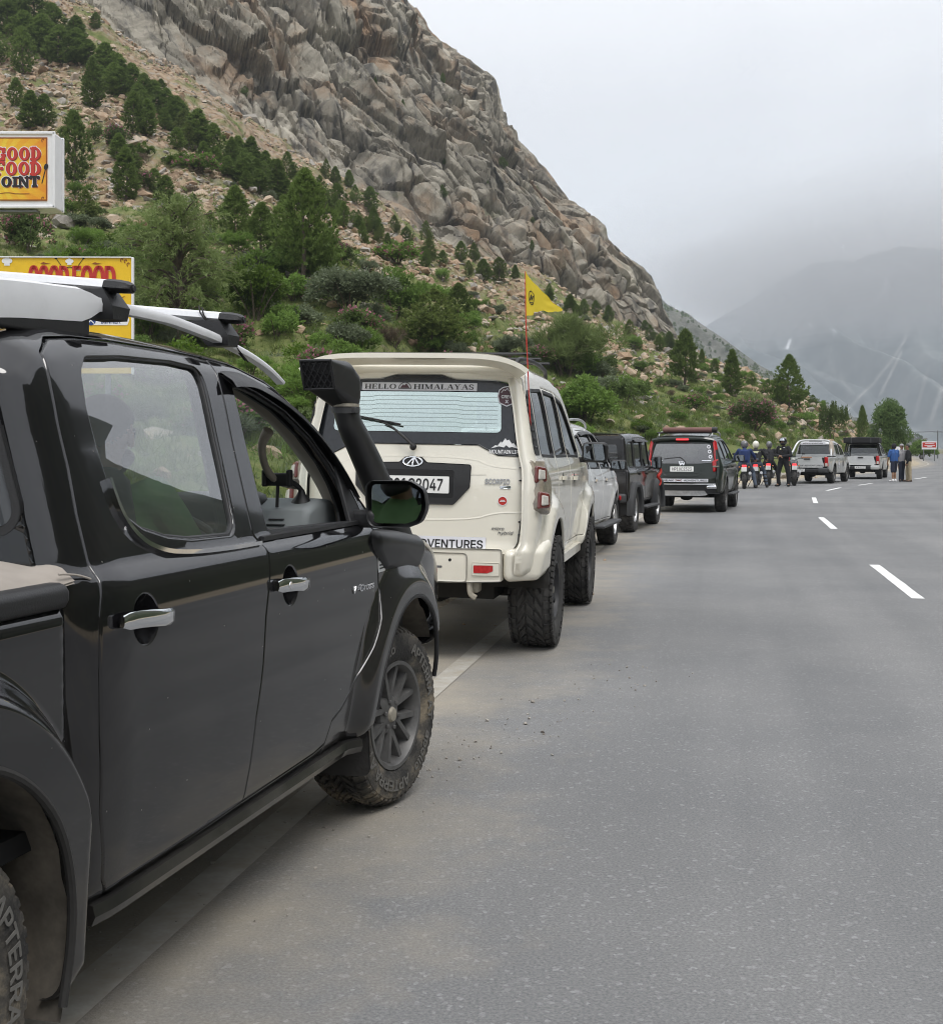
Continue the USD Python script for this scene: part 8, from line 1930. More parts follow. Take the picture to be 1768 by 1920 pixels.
def on_board(sign, name, poly, x, z, mat_, out, parent=None, th=.0015):
    """Flat print on a board that faces -y; board-local x, z."""
    return obj(name, on_plane(extrude(poly, th), (x, -out, z), (1, 0, 0), (0, 0, 1)), mat_, parent or sign)
def swirl(): 
    a = np.linspace(0, 4.2, 20); return LineString(np.c_[.012 * a * np.cos(a) * .5, .012 * a * np.sin(a) * .5]).buffer(.004)
chef = unary_union([disc((-.035, .06), .03), disc((0, .075), .034), disc((.035, .06), .03), sbox(-.035, 0, .035, .055)])
spoon = unary_union([affinity.rotate(affinity.scale(disc((0, .13), 1), .026, .04), 0), LineString([(0, .1), (0, -.08)]).buffer(.006)])

# light box on a pole
D1 = 14.5; k1 = D1 / FPX
s1 = thing("food_sign", "white framed light box sign high up at the left edge of the picture", "sign", (W(-10, 318, D1)[0], D1, W(0, 318, D1)[2]), 0)
def p1(px, py): return ((px + 10) * k1, (318 - py) * k1)
xL, xR, zT, zB = p1(-150, 0)[0], p1(102, 0)[0], p1(0, 247)[1], p1(0, 389)[1]
obj("box_frame", rbox((xR - xL, .30, zT - zB), .02, ((xL + xR) / 2, .15, (zT + zB) / 2)), "sign_white", s1, smooth=40)
obj("box_edge", cat(*[rbox((xR - xL + .02, .03, .035), .008, ((xL + xR) / 2, y, z)) for y in (0.0, .31) for z in (zT - .01, zB + .01)], *[rbox((.035, .03, zT - zB), .008, (xR - .005, y, (zT + zB) / 2)) for y in (0.0, .31)]), "sign_white", s1, smooth=40)
fl_, fr_, ft1, fb1 = p1(-140, 0)[0], p1(89, 0)[0], p1(0, 257)[1], p1(0, 376)[1]
fc = obj("printed_face", box((fr_ - fl_, .008, ft1 - fb1), ((fl_ + fr_) / 2, -.004, (ft1 + fb1) / 2)), "print_sunburst", s1)
on_board(s1, "face_border", sbox(0, 0, fr_ - fl_, ft1 - fb1).difference(sbox(.014, .014, fr_ - fl_ - .014, ft1 - fb1 - .014)), fl_, fb1, "sign_brown", .0085, fc)
for wd, r0, y0, y1, m_ in (("GOOD", 77, 276, 300, "sign_red"), ("FOOD", 77, 303, 328, "sign_red"), ("POINT", 75, 331, 350, "ink_black")):
    h_ = (y1 - y0) * k1; w_ = (86 if wd != "POINT" else 92) * k1
    g_ = serif(wd, h_, weight=.27, thin=.16, gap=.10, width=w_)
    x_, z_ = p1(r0, y1); x_ -= w_
    on_board(s1, "word_outline", g_.buffer(.008), x_, z_, "sign_white", .009, fc)
    on_board(s1, "word_shadow", affinity.translate(g_, .006, -.008), x_, z_, "sign_maroon", .0105, fc)
    on_board(s1, "sign_word", g_, x_, z_, m_, .0120, fc)
on_board(s1, "printed_spoon", affinity.rotate(affinity.scale(spoon, .9, .9), -14, origin=(0, 0)), *p1(82, 332), "ink_black", .0095, fc)
on_board(s1, "printed_swirl", LineString(np.c_[np.linspace(0, .33, 30), .012 * np.sin(np.linspace(0, 6, 30)) * (np.linspace(0, 1, 30) < .5)]).buffer(.004), *p1(0, 363), "sign_brown", .0095, fc)
for dx, dz in ((86, 262), (86, 371)): on_board(s1, "printed_swirl", swirl(), *p1(dx - 4, dz), "sign_brown", .0095, fc)
obj("sign_pole", tube([(xL + .25, .15, -5.2 + .6), (xL + .25, .15, zB)], .05, 10), "steel_post", s1, smooth=40)
obj("sign_pole", tube([(xL + .62, .15, -4.6), (xL + .62, .15, zB)], .05, 10), "steel_post", s1, smooth=40)
obj("sign_ledge", rbox((1.1, .10, .03), .008, (xR - .75, .08, zB - .03)), "steel_post", s1, smooth=40)

# flat board behind the pickup's roof
D2 = 13.0; k2 = D2 / FPX
s2 = thing("food_board", "yellow menu board showing DINNER, half hidden behind the black pickup's roof bars", "sign", (W(100, 550, D2)[0], D2, W(0, 550, D2)[2]), 1.5)
def p2(px, py): return ((px - 100) * k2, (550 - py) * k2)
bl, br, bt, bb = p2(-70, 0)[0], p2(246, 0)[0], p2(0, 483)[1], p2(0, 700)[1]
obj("board_panel", rbox((br - bl, .03, bt - bb), .006, ((bl + br) / 2, .018, (bt + bb) / 2)), "board_yellow", s2, smooth=40)
obj("board_edge", cat(rbox((.022, .05, bt - bb + .02), .006, (br + .008, .012, (bt + bb) / 2)), rbox((br - bl, .05, .012), .004, ((bl + br) / 2, .012, bt + .006))), "sign_white", s2, smooth=40)
for wd, x0, x1 in (("GOOD", 55, 128), ("FOOD", 137, 215)):
    m = letters(wd, 44 * k2, (x1 - x0) * k2, .001, True)
    obj("word_outline", on_plane(moved(m, (0, 0, 0), s=1.0), (p2(x0, 0)[0] - .006, -.0005, p2(0, 543)[1] - .006), (1, 0, 0), (0, 0, 1)), "sign_white", s2)
    obj("sign_word", cat(*[on_plane(m, (p2(x0, 0)[0] + o, -.002 - abs(o) * .1, p2(0, 543)[1]), (1, 0, 0), (0, 0, 1)) for o in (-.009, 0, .009)]), "sign_red", s2)
on_board(s2, "chef_hat", affinity.scale(chef, .62, .62), *p2(130, 500), "sign_white", .0005)
on_board(s2, "hat_brim", LineString([(-.03, -.004), (-.012, .004), (.012, .004), (.03, -.004)]).buffer(.004), *p2(130, 501), "ink_black", .0015)
on_board(s2, "chef_hat", affinity.scale(chef, .8, .8), *p2(14, 500), "sign_white", .0005)
on_board(s2, "printed_spoon", affinity.rotate(affinity.scale(spoon, .45, .45), 35, origin=(0, 0)), *p2(113, 495), "ink_black", .0005)
on_board(s2, "printed_spatula", affinity.rotate(affinity.scale(spoon, .45, .45), -35, origin=(0, 0)), *p2(148, 495), "ink_black", .0005)
for x_ in (82, 178): on_board(s2, "printed_flourish", Polygon([(-.07, .012), (-.02, .004), (.0, -.012), (.07, .0), (.02, .002), (.0, .012), (-.03, .0)]), *p2(x_, 493), "sign_brown", .0005)
for dx, dz in ((236, 488), (241, 494), (229, 486)): on_board(s2, "printed_swirl", swirl(), *p2(dx, dz), "sign_brown", .0005)
on_board(s2, "printed_smile", LineString(np.c_[np.linspace(-.03, .03, 12), .012 * (np.linspace(-1, 1, 12) ** 2)]).buffer(.003), *p2(227, 557), "sign_brown", .0005)
on_board(s2, "dinner_tag", rpoly([(0, 0), (.385, 0), (.405, .05), (.385, .10), (0, .10)], .008), *p2(166, 609), "sign_white", .0005)
on_board(s2, "dinner_icon", disc((0, 0), .05), *p2(170, 600), "sign_blue", .0020)
on_board(s2, "icon_cutlery", unary_union([LineString([(-.028, -.028), (.024, .024)]).buffer(.005), LineString([(.028, -.028), (-.024, .024)]).buffer(.005), disc((.024, .024), .012), disc((-.024, .024), .012)]), *p2(170, 600), "sign_white", .0035)
obj("dinner_word", on_plane(letters("DINNER", 12 * k2, 36 * k2, .001, True), (p2(189, 0)[0], -.002, p2(0, 606)[1]), (1, 0, 0), (0, 0, 1)), "sign_blue", s2)
for x_ in (bl + .2, br - .25): obj("board_post", tube([(x_, .06, -3.6 + .5), (x_, .06, bt - .02)], .03, 8), "steel_post", s2, smooth=40)

# red billboard at the far bend, white board, pole and wires
D3 = 150.0; k3 = D3 / FPX
s3_ = thing("red_billboard", "small red and white billboard on posts at the far bend of the road", "billboard", (W(1742, 835, D3)[0], D3, W(0, 835, D3)[2]), -6)
obj("board_panel", rbox((27 * k3, .08, 15 * k3), .02, (0, 0, 0)), "sign_white", s3_, smooth=40)
fc = obj("printed_face", box((24.5 * k3, .01, 9.5 * k3), (0, -.05, .9 * k3)), "sign_red", s3_)
for z_, w_ in ((3.2, 17), (.2, 19), (-2.2, 9)): obj("lettering_bar", box((w_ * k3, .01, 1.2 * k3), (.8 * k3 * 1, -.062, z_ * k3)), "sign_white", fc) 
for x_ in (-10, 10): obj("billboard_post", tube([(x_ * k3, .05, -1.9), (x_ * k3, .05, 0)], .06, 8), "steel_post", s3_, smooth=40)
s4_ = thing("white_board", "small white roadside board behind the grey shirted man", "sign", (W(1685, 842, 100)[0], 100.0, W(0, 842, 100)[2]), 0)
obj("board_panel", rbox((19 / FPX * 100, .05, 9 / FPX * 100), .015), "sign_white", s4_, smooth=40)
for x_ in (-.3, .3): obj("board_post", tube([(x_, .03, -1.5), (x_, .03, 0)], .03, 8), "steel_post", s4_)
pp_ = W(1758, 858, 185); pl_ = thing("power_pole", "thin power pole right of the red billboard", "pole", (pp_[0], pp_[1], 0), 0)
obj("pole_shaft", tube([(0, 0, -.2), (0, 0, 4.0)], [.10, .07], 8), "steel_post", pl_); obj("cross_arm", box((1.2, .08, .08), (0, 0, 3.8)), "steel_post", pl_)
wire = thing("power_line", "pair of thin wires hanging from the power pole", "wire", (0, 0, 0))
for o in (-.5, .5):
    a_, b_ = np.array([pp_[0] + o, pp_[1], 3.85]), np.array([pp_[0] - 55 + o, pp_[1] + 40, 6.5]); t = np.linspace(0, 1, 14)[:, None]
    obj("wire_span", tube(a_ + (b_ - a_) * t - [[0, 0, 1.0]] * (4 * t * (1 - t)), .02, 4), "ink_grey", wire)
    b_ = np.array([pp_[0] + 40 + o, pp_[1] - 8, 3.6]); obj("wire_span", tube(a_ + (b_ - a_) * t - [[0, 0, .8]] * (4 * t * (1 - t)), .02, 4), "ink_grey", wire)
# ------------------------------------------------------------------ motorcycles and people
def motorcycle(label, pos, yaw, src=None, lean=0):
    if src: return copy_of(src, "motorcycle", label, "motorcycle", pos, 90 - yaw)
    m = thing("motorcycle", label, "motorcycle", pos, 90 - yaw)
    def wheel(nm, x, R, wd):
        p = numbered(m, nm); X = UsdGeom.Xform.Define(stage, p); X.AddTranslateOp().Set(Gf.Vec3d(x, 0, R))
        obj("tyre", cat(revolve_y([(R - .09, -wd * .42), (R - .03, -wd * .5), (R - .004, -wd * .25), (R, 0), (R - .004, wd * .25), (R - .03, wd * .5), (R - .09, wd * .42)], 40), *[moved(box((.035, wd * .8, .02)), (0, 0, 0)) for _ in ()]), "tyre_dusty", p, smooth=40)
        obj("rim", cat(revolve_y([(R - .085, -wd * .4), (R - .10, 0), (R - .085, wd * .4)], 32), *[tube([(0, s * .03, 0), ((R - .09) * math.cos(a), 0, (R - .09) * math.sin(a))], .004, 4) for a in np.linspace(0, 6.28, 17)[:-1] for s in (-1, 1)], tube([(0, -.05, 0), (0, .05, 0)], .04, 8)), "alloy_dark", p)
    wheel("rear_wheel", -.70, .33, .15); wheel("front_wheel", .72, .34, .11)
    obj("engine", cat(rbox((.40, .34, .30), .06, (.05, 0, .42)), rbox((.20, .22, .22), .05, (.16, 0, .66))), "alloy_dark", m, smooth=40)
    obj("frame", cat(*[tube(smooth_path([(-.70, s * .11, .33), (-.30, s * .12, .45), (-.10, s * .10, .62), (.42, s * .05, .92)], 10), .02, 6) for s in (-1, 1)]), "plastic_black", m, smooth=40)
    obj("fuel_tank", (lambda q: (np.array(q.vert_properties[:, :3], float), np.array(q.tri_verts, int)))(m3.Manifold.batch_hull([m3.Manifold.sphere(r, 14).translate(p) for r, p in ((.11, (.30, .08, .92)), (.11, (.30, -.08, .92)), (.08, (.05, .07, .86)), (.08, (.05, -.07, .86)), (.06, (.42, 0, .95)))]).to_mesh()), "paint_jeep", m, smooth=60)
    obj("seat", rbox((.72, .26, .10), .045, (-.32, 0, .84)), "seat_dark", m, smooth=50)
    obj("tail_fairing", rbox((.30, .16, .10), .04, (-.72, 0, .84)), "plastic_black", m, smooth=50)
    obj("tail_light", rbox((.05, .17, .085), .02, (-.885, 0, .84)), "lit_red", m, smooth=50)
    obj("rear_mudguard", cat(rbox((.04, .17, .34), .015, (-.93, 0, .62)), rbox((.25, .17, .03), .012, (-.80, 0, .76))), "plastic_black", m, smooth=40)
    obj("number_plate", rbox((.012, .20, .16), .004, (-.955, 0, .72)), "plate_white", m, smooth=40)
    for s in (-1, 1):
        obj("indicator", rbox((.05, .06, .045), .015, (-.87, s * .17, .80)), "amber_lens", m, smooth=50)
        obj("fork", tube([(.72, s * .09, .34), (.46, s * .09, 1.02)], .024, 8), "alloy_silver", m, smooth=50)
        p = obj("mirror", cat(tube(smooth_path([(.40, s * .28, 1.08), (.38, s * .34, 1.20), (.37, s * .38, 1.26)], 5), .007, 5), rbox((.03, .13, .08), .02, (.36, s * .40, 1.28))), "plastic_black", m, smooth=50)
        obj("pannier_frame", tube(smooth_path([(-.60, s * .14, .80), (-.62, s * .22, .70), (-.66, s * .22, .50), (-.45, s * .14, .48)], 10), .010, 6), "plastic_black", m)
        obj("foot_peg", tube([(-.12, s * .12, .36), (-.12, s * .26, .36)], .014, 6), "alloy_silver", m)
    obj("handlebar", tube(smooth_path([(.30, -.40, 1.06), (.38, -.26, 1.09), (.44, -.08, 1.03), (.44, .08, 1.03), (.38, .26, 1.09), (.30, .40, 1.06)], 18), .014, 7), "plastic_black", m, smooth=50)
    obj("headlight", rbox((.14, .20, .20), .06, (.58, 0, .98)), "clear_lens", m, smooth=50)
    obj("windshield", panel(rpoly([(-.13, 1.05), (.13, 1.05), (.09, 1.34), (-.09, 1.34)], .04), lambda y, z, d: np.c_[.62 - .45 * (z - 1.05) - .8 * y * y + d, y, z], .04, .004, .003), "glass_side", m, smooth=50)
    obj("front_mudguard", (lambda a: (np.stack([np.c_[.72 + .375 * np.cos(a), np.full(len(a), y), .34 + .375 * np.sin(a)] for y in (-.06, 0, .06)], 1).reshape(-1, 3), grid_faces(len(a), 3)))(np.radians(np.linspace(40, 150, 14))), "plastic_black", m, smooth=50)
    obj("exhaust", tube(smooth_path([(.1, -.16, .30), (-.25, -.18, .34), (-.45, -.20, .46), (-.85, -.21, .58)], 12), np.interp(np.linspace(0, 1, 12), [0, .5, .6, 1], [.025, .025, .05, .055]), 9), "alloy_silver", m, smooth=50)
    obj("side_stand", tube([(-.05, .16, .30), (-.10, .30, .02)], .013, 6), "plastic_black", m)
    return m

def hull_chain(bones, refine=.03, it=6):
    """bones: pairs of (point, radius); the union of their hulls, smoothed."""
    parts = []
    for (a, ra), (b, rb_) in bones:
        parts.append(m3.Manifold.batch_hull([m3.Manifold.sphere(ra, 14).translate(tuple(map(float, a))), m3.Manifold.sphere(rb_, 14).translate(tuple(map(float, b)))]))
    m = m3.Manifold.batch_boolean(parts, m3.OpType.Add).refine_to_length(refine).to_mesh()
    t = trimesh.Trimesh(np.array(m.vert_properties[:, :3], float), np.array(m.tri_verts, int), process=True)
    if it: trimesh.smoothing.filter_taubin(t, lamb=.5, nu=.53, iterations=it)
    return t
def hand_bones(wr, dirv, up, side, curl=.5, sc=1.0):
    """Palm, four fingers and a thumb; dirv points along the fingers, up is the back of the hand, side towards the thumb."""
    dirv, up = unit(np.asarray(dirv, float)), np.asarray(up, float); up = unit(up - dirv * (up @ dirv)); sd_ = np.cross(dirv, up) * side
    P0 = np.asarray(wr, float); out = []
    kn = []
    for k, o in enumerate((.032, .011, -.010, -.029)):
        b = P0 + dirv * (.088 - .006 * abs(k - 1)) * sc + sd_ * o * sc; kn.append(b)
        out.append(((P0 + sd_ * o * .5, .020 * sc), (b, .0125 * sc)))
        ln = (.042, .047, .043, .034)[k] * sc; a = curl
        p = b; d = dirv
        for j, rr in ((0, .0095), (1, .0085), (2, .0075)):
            d = unit(d * math.cos(a) - up * math.sin(a)); up2 = np.cross(sd_ * side, d)
            q = p + d * ln * (1, .65, .5)[j]; out.append(((p, (rr + .0008) * sc), (q, rr * sc))); p = q
    t0 = P0 + dirv * .025 * sc + sd_ * .026 * sc; t1 = t0 + unit(dirv * .7 + sd_ * .75 - up * .25) * .042 * sc; t2 = t1 + unit(dirv * .95 + sd_ * .1 - up * .4) * .034 * sc
    return out + [((P0 + dirv * .01, .018 * sc), (t0, .0135 * sc)), ((t0, .0125 * sc), (t1, .0105 * sc)), ((t1, .0100 * sc), (t2, .0085 * sc))]

plain("skin_tone", (0.30, 0.17, 0.105), 0.55, var=.08)
plain("hair_black", (0.010, 0.009, 0.008), 0.6)
plain("cloth_black", (0.012, 0.012, 0.015), 0.85, var=.25, bump=.3, bscale=60)
plain("cloth_navy", (0.014, 0.018, 0.035), 0.85, var=.2, bump=.3, bscale=60)
plain("cloth_blue", (0.03, 0.095, 0.28), 0.85, var=.15, bump=.3, bscale=60)
plain("cloth_deep_blue", (0.016, 0.035, 0.12), 0.85, var=.2, bump=.3, bscale=60)
plain("cloth_grey", (0.30, 0.29, 0.30), 0.9, var=.12, bump=.3, bscale=60)
plain("cloth_khaki", (0.36, 0.30, 0.20), 0.9, var=.12, bump=.3, bscale=60)
plain("cloth_jeans", (0.075, 0.095, 0.13), 0.9, var=.2, bump=.3, bscale=60)
plain("cloth_green", (0.10, 0.19, 0.075), 0.85, var=.15, bump=.3, bscale=60)
plain("cloth_white", (0.72, 0.72, 0.72), 0.8, var=.08)
plain("reflective", (0.70, 0.72, 0.42), 0.5, var=.1)
plain("helmet_white", (0.72, 0.70, 0.60), 0.25, coat=.8, var=.04)
plain("helmet_black", (0.012, 0.012, 0.014), 0.25, coat=.8)
plain("helmet_grey", (0.10, 0.10, 0.11), 0.3, coat=.8, var=.3)
plain("visor", (0.35, 0.40, 0.46), 0.08, coat=1.0)
plain("brown_shoe", (0.10, 0.065, 0.045), 0.8)

def person(label, pos, yaw, J_, top, bottom, shoes, head="hair", head_yaw=0.0, sleeves="long", shorts=False, face=True, hands=True, scale=1.0, hcurl=(.6, .6), hdir=None, seated=False):
    """J_: joints in metres, x forward, y left, z up: pelvis, chest, neck, head, and per side (0 right, 1 left) shoulder, elbow, wrist, hip, knee, ankle, toe."""
    p = thing("person", label, "person", pos, 90 - yaw, scale=scale)
    j = {k: np.array(v, float) for k, v in J_.items()}
    B = []
    add = lambda a, ra, b, rb_: B.append(((a, ra), (b, rb_)))
    pel, ch, nk, hd = j["pelvis"], j["chest"], j["neck"], j["head"]
    lat = unit(j["shoulder1"] - j["shoulder0"])
    for s in (-.07, .07): add(pel + lat * s, .105, ch + lat * s * 1.2, .115)
    add(ch, .11, nk, .058); add(nk, .054, hd - [0, 0, .06], .055)
    hy = math.radians(head_yaw); hf = np.array([math.cos(hy), math.sin(hy), 0]); hs = np.array([-hf[1], hf[0], 0])
    add(hd - [0, 0, .0] + [0, 0, .02], .088, hd + [0, 0, .045] - hf * .015, .094); add(hd + hf * .02 - [0, 0, .07], .052, hd + [0, 0, .03] + hf * .01, .078)
    if face:
        add(hd + hf * .09 + [0, 0, .005], .011, hd + hf * .112 - [0, 0, .022], .014)
        for s in (-1, 1): add(hd + hs * s * .088 + [0, 0, .012], .014, hd + hs * s * .092 - [0, 0, .018], .011)
        add(hd + hf * .088 - [0, 0, .055] + hs * .014, .009, hd + hf * .088 - [0, 0, .055] - hs * .014, .009)
    C = {"top": [], "bottom": [], "shoes": []}
    for s in (-.07, .07): C["top"].append(((pel + lat * s + [0, 0, .02], .122), (ch + lat * s * 1.25, .130)))
    C["top"].append(((ch + [0, 0, .04], .12), (nk - [0, 0, .02], .075)))
    for s in (-.06, .06): C["bottom"].append(((pel + lat * s - [0, 0, .05], .118), (pel + lat * s + [0, 0, .06], .112)))
    for k in (0, 1):
        sh_, el, wr = j[f"shoulder{k}"], j[f"elbow{k}"], j[f"wrist{k}"]; hp, kn, an, to = j[f"hip{k}"], j[f"knee{k}"], j[f"ankle{k}"], j[f"toe{k}"]
        add(ch + (sh_ - ch) * .4, .085, sh_, .058); add(sh_, .055, el, .042); add(el, .041, wr, .027)
        fd_ = unit(wr - el) if hdir is None else unit(np.array(hdir[k], float))
        if hands: B.extend(hand_bones(wr + fd_ * .01, fd_, [0, 0, 1] if abs(fd_[2]) < .8 else [0, 1 if k else -1, 0], 1 if k == 0 else -1, hcurl[k]))
        C["top"].append(((ch + (sh_ - ch) * .45, .095), (sh_, .074)))
        if sleeves == "long": C["top"] += [((sh_, .072), (el, .058)), ((el, .057), (wr, .043))]
        else: C["top"].append(((sh_, .072), (sh_ + (el - sh_) * .75, .066)))
        add(hp, .085, kn, .055); add(kn, .056, kn + (an - kn) * .35 - [.012, 0, 0], .055); add(kn + (an - kn) * .35 - [.012, 0, 0], .055, an, .036); add(an, .036, to, .03)
        e_ = kn + (an - kn) * (.08 if shorts else .96)
        C["bottom"] += [((hp, .108), (kn, .078 if not shorts else .088))] + ([] if shorts else [((kn, .076), (e_, .062))])
        C["shoes"] += [((an - [.03, 0, .02], .048), (an + [0, 0, .03], .050)), ((an - [.04, 0, an[2] - .045], .042), (to + [.01, 0, .045 - to[2] if to[2] < .1 else 0], .040))] if not seated else [((an, .05), (to, .042))]
    obj("body", hull_chain(B, .04, 2), "skin_tone", p, smooth=True)
    for nm, m_ in (("top", top), ("bottom", bottom), ("shoes", shoes)):
        t = hull_chain(C[nm], .04, 4)
        if nm != "shoes": t.vertices += t.vertex_normals * ((meshkit.fbm(t.vertices * 9, 3, 5) - .45)[:, None] * .022)
        if nm == "shoes":
            t.vertices[:, 2] = np.maximum(t.vertices[:, 2], min(j["toe0"][2], j["toe1"][2]) - .03 if seated else 0.004)
            if not seated:
                for k, part in enumerate(sorted(t.split(only_watertight=False), key=lambda q: q.centroid[1])[:2]): obj("shoe", part, m_, p, smooth=True)
                continue
        obj({"top": "jacket" if sleeves == "long" else "shirt", "bottom": "shorts" if shorts else "trousers", "shoes": "shoes"}[nm], t, m_, p, smooth=True)
    if face:
        for s in (-1, 1): obj("eye", moved(trimesh.creation.icosphere(1, .011), hd + hf * .088 + hs * s * .032 + [0, 0, .018]), "ink_black", p, smooth=True)
    def head_cap(scl, cut, mat_, nm, off=(0, 0, 0), front=-9):
        m = trimesh.creation.icosphere(3, 1.0); v, f = np.array(m.vertices), np.array(m.faces)
        w_ = hd + np.array(off) + v[:, :1] * hf * scl[0] + v[:, 1:2] * hs * scl[1] + v[:, 2:] * np.array([0, 0, scl[2]])
        c = v[f].mean(1); keep = cut(c)
        return obj(nm, (w_, f[keep]), mat_, p, smooth=True)
    if head == "hair": head_cap((.108, .102, .112), lambda c: (c[:, 2] > .12 + .55 * np.maximum(c[:, 0], 0) - .75 * np.maximum(-c[:, 0], 0)), "hair_black", "hair", (-hf[0] * .01, -hf[1] * .01, .03))
    elif head == "cap":
        head_cap((.110, .104, .10), lambda c: c[:, 2] > .15, "cloth_grey", "cap", (0, 0, .045))
        obj("cap_peak", moved(panel(affinity.scale(disc((0, 0), 1), .075, .085), lambda x, y, d: np.c_[x, y, .01 - .6 * y * y - d * .4], .03, .003, .003), hd + hf * .12 + [0, 0, .055], rz=hy), "cloth_grey", p, smooth=True)
        head_cap((.104, .099, .10), lambda c: (c[:, 2] < .25) & (c[:, 2] > -.35) & (c[:, 0] < -.1), "hair_black", "hair", (0, 0, .03))
    elif head == "hood": head_cap((.118, .112, .135), lambda c: ~((c[:, 0] > .62) & (c[:, 2] < .55) & (c[:, 2] > -.7)), "cloth_black", "hood", (-.012 * hf[0], -.012 * hf[1], .01))
    else:
        shell, full = head
        hm = head_cap((.150, .128, .150), lambda c: ~((c[:, 0] > .55) & (np.abs(c[:, 2] - .02) < .30)) & (c[:, 2] > -.93), shell, "helmet", (.012 * hf[0], .012 * hf[1], .02))
        c0 = hd + np.array([0, 0, .02]) + hf * .012
        m = trimesh.creation.icosphere(3, 1.0); v, f = np.array(m.vertices), np.array(m.faces); c = v[f].mean(1)
        lo, hi = ((-.30, .34) if full != "up" else (.18, .72))
        k_ = (c[:, 0] > .38) & (c[:, 2] > lo) & (c[:, 2] < hi)
        sc_ = 1.03 if full == "up" else .985
        obj("visor", (c0 + v[:, :1] * hf * .150 * sc_ + v[:, 1:2] * hs * .128 * sc_ + v[:, 2:] * np.array([0, 0, .150 * sc_]), f[k_]), "visor" if full != "dark" else "ink_black", hm, smooth=True)
    return p, j, lat
def stand(h=1.75, elbow=((.02, -.27, 1.08), (.02, .27, 1.08)), wrist=((.12, -.26, .86), (.12, .26, .86)), feet=.11, step=.06, lean=0.0):
    return dict(pelvis=(0, 0, .96), chest=(lean * .4, 0, 1.29), neck=(lean * .7, 0, 1.47), head=(lean + .02, 0, 1.62), shoulder0=(lean * .5, -.19, 1.41), shoulder1=(lean * .5, .19, 1.41), elbow0=elbow[0], elbow1=elbow[1], wrist0=wrist[0], wrist1=wrist[1],
                hip0=(0, -.09, .92), hip1=(0, .09, .92), knee0=(step + .02, -feet, .50), knee1=(.02 - step, feet, .50), ankle0=(step, -feet - .01, .085), ankle1=(-step, feet + .01, .085), toe0=(step + .15, -feet - .04, .045), toe1=(.15 - step, feet + .04, .045))
def riding(feet_down=True):
    return dict(pelvis=(-.30, 0, .98), chest=(-.16, 0, 1.29), neck=(-.08, 0, 1.47), head=(-.03, 0, 1.61), shoulder0=(-.12, -.20, 1.41), shoulder1=(-.12, .20, 1.41), elbow0=(.04, -.36, 1.19), elbow1=(.04, .36, 1.19), wrist0=(.25, -.38, 1.10), wrist1=(.25, .38, 1.10),
                hip0=(-.26, -.11, .95), hip1=(-.26, .11, .95), knee0=(.06, -.30, .62), knee1=(.06, .30, .62), ankle0=(-.10, -.40, .10), ankle1=(-.10, .40, .10), toe0=(.06, -.44, .05), toe1=(.06, .44, .05))
def at(px, D): return np.array([(px - 884) / FPX * D, D, 0.0])
b0 = motorcycle("motorcycle under the rider with the white helmet", at(1417, 49.3), 13)
motorcycle("motorcycle under the rider in the black backpack jacket", at(1442, 52.3), 15, b0)
motorcycle("motorcycle under the blue jacketed rider beside the green wagon", at(1396, 48.4), 13, b0)
motorcycle("parked motorcycle without rider behind the standing man in black", at(1488, 52.2), 12, b0)
fw_ = lambda yaw, x: np.array([math.sin(math.radians(yaw)), math.cos(math.radians(yaw)), 0]) * x
pr, j, lt = person("rider with white helmet and yellow banded black jacket seen from behind", at(1417, 49.3), 13, riding(), "cloth_black", "cloth_jeans", "ink_black", ("helmet_white", "dark"), hcurl=(1.1, 1.1), face=False)
bx_ = lambda y, z: -.33 + .09 * (np.abs(y) / .2) ** 2 + .33 * (z - 1.1)
for z0, z1, m_ in ((1.335, 1.375, "reflective"), (1.30, 1.325, "cloth_white")): obj("reflective_band", panel(sbox(-.17, z0, .17, z1), lambda y, z, d: np.c_[bx_(y, z) - .045 + d, y, z], .03, .002, .01, flip=True), m_, pr, smooth=True)
for s in (-1, 1):
    for t in (.25, .5, .75):
        kn, an = np.array(riding()["knee0"]) * [1, -s, 1], np.array(riding()["ankle0"]) * [1, -s, 1]; c = kn + (an - kn) * t
        obj("shin_guard", tube([c - [0, 0, .03], c + [0, 0, .03]], .082, 10), "cloth_black" if t == .5 else "ink_black", pr, smooth=True)
person("rider in black with dark helmet and backpack right of the white helmet", at(1442, 52.3), 15, riding(), "cloth_black", "cloth_black", "ink_black", ("helmet_grey", "dark"), hcurl=(1.1, 1.1), face=False)[0]
pr, j, lt = person("rider in a deep blue jacket with grey helmet beside the green wagon's mirror", at(1396, 48.4), 13, riding(), "cloth_deep_blue", "cloth_jeans", "ink_black", ("helmet_grey", "dark"), head_yaw=70, hcurl=(1.1, 1.1), face=False)
obj("backpack", rbox((.16, .30, .42), .06, (-.42, 0, 1.22)), "cloth_deep_blue", pr, smooth=True)
jd = stand(elbow=((.03, -.30, 1.14), (.03, .30, 1.14)), wrist=((.25, -.06, 1.13), (.25, .05, 1.10)), feet=.17, step=.05)
pr, j, lt = person("man standing in black riding gear and full face helmet, hands held together", at(1469, 50.4), 13 + 180 + 25, jd, "cloth_black", "cloth_black", "ink_black", ("helmet_black", "up"), head_yaw=-15, hcurl=(.9, .9), hdir=((.2, .95, 0), (.2, -.95, 0)), scale=1.07)
obj("chest_patch", rbox((.012, .05, .06), .004, (.155, -.05, 1.37)), "reflective", pr); obj("chest_patch", rbox((.012, .06, .03), .004, (.145, .09, 1.42)), "cloth_white", pr)
jb = stand(elbow=((.06, -.28, 1.12), (.04, .28, 1.10)), wrist=((.30, -.22, 1.10), (.14, .24, .88)), feet=.10)
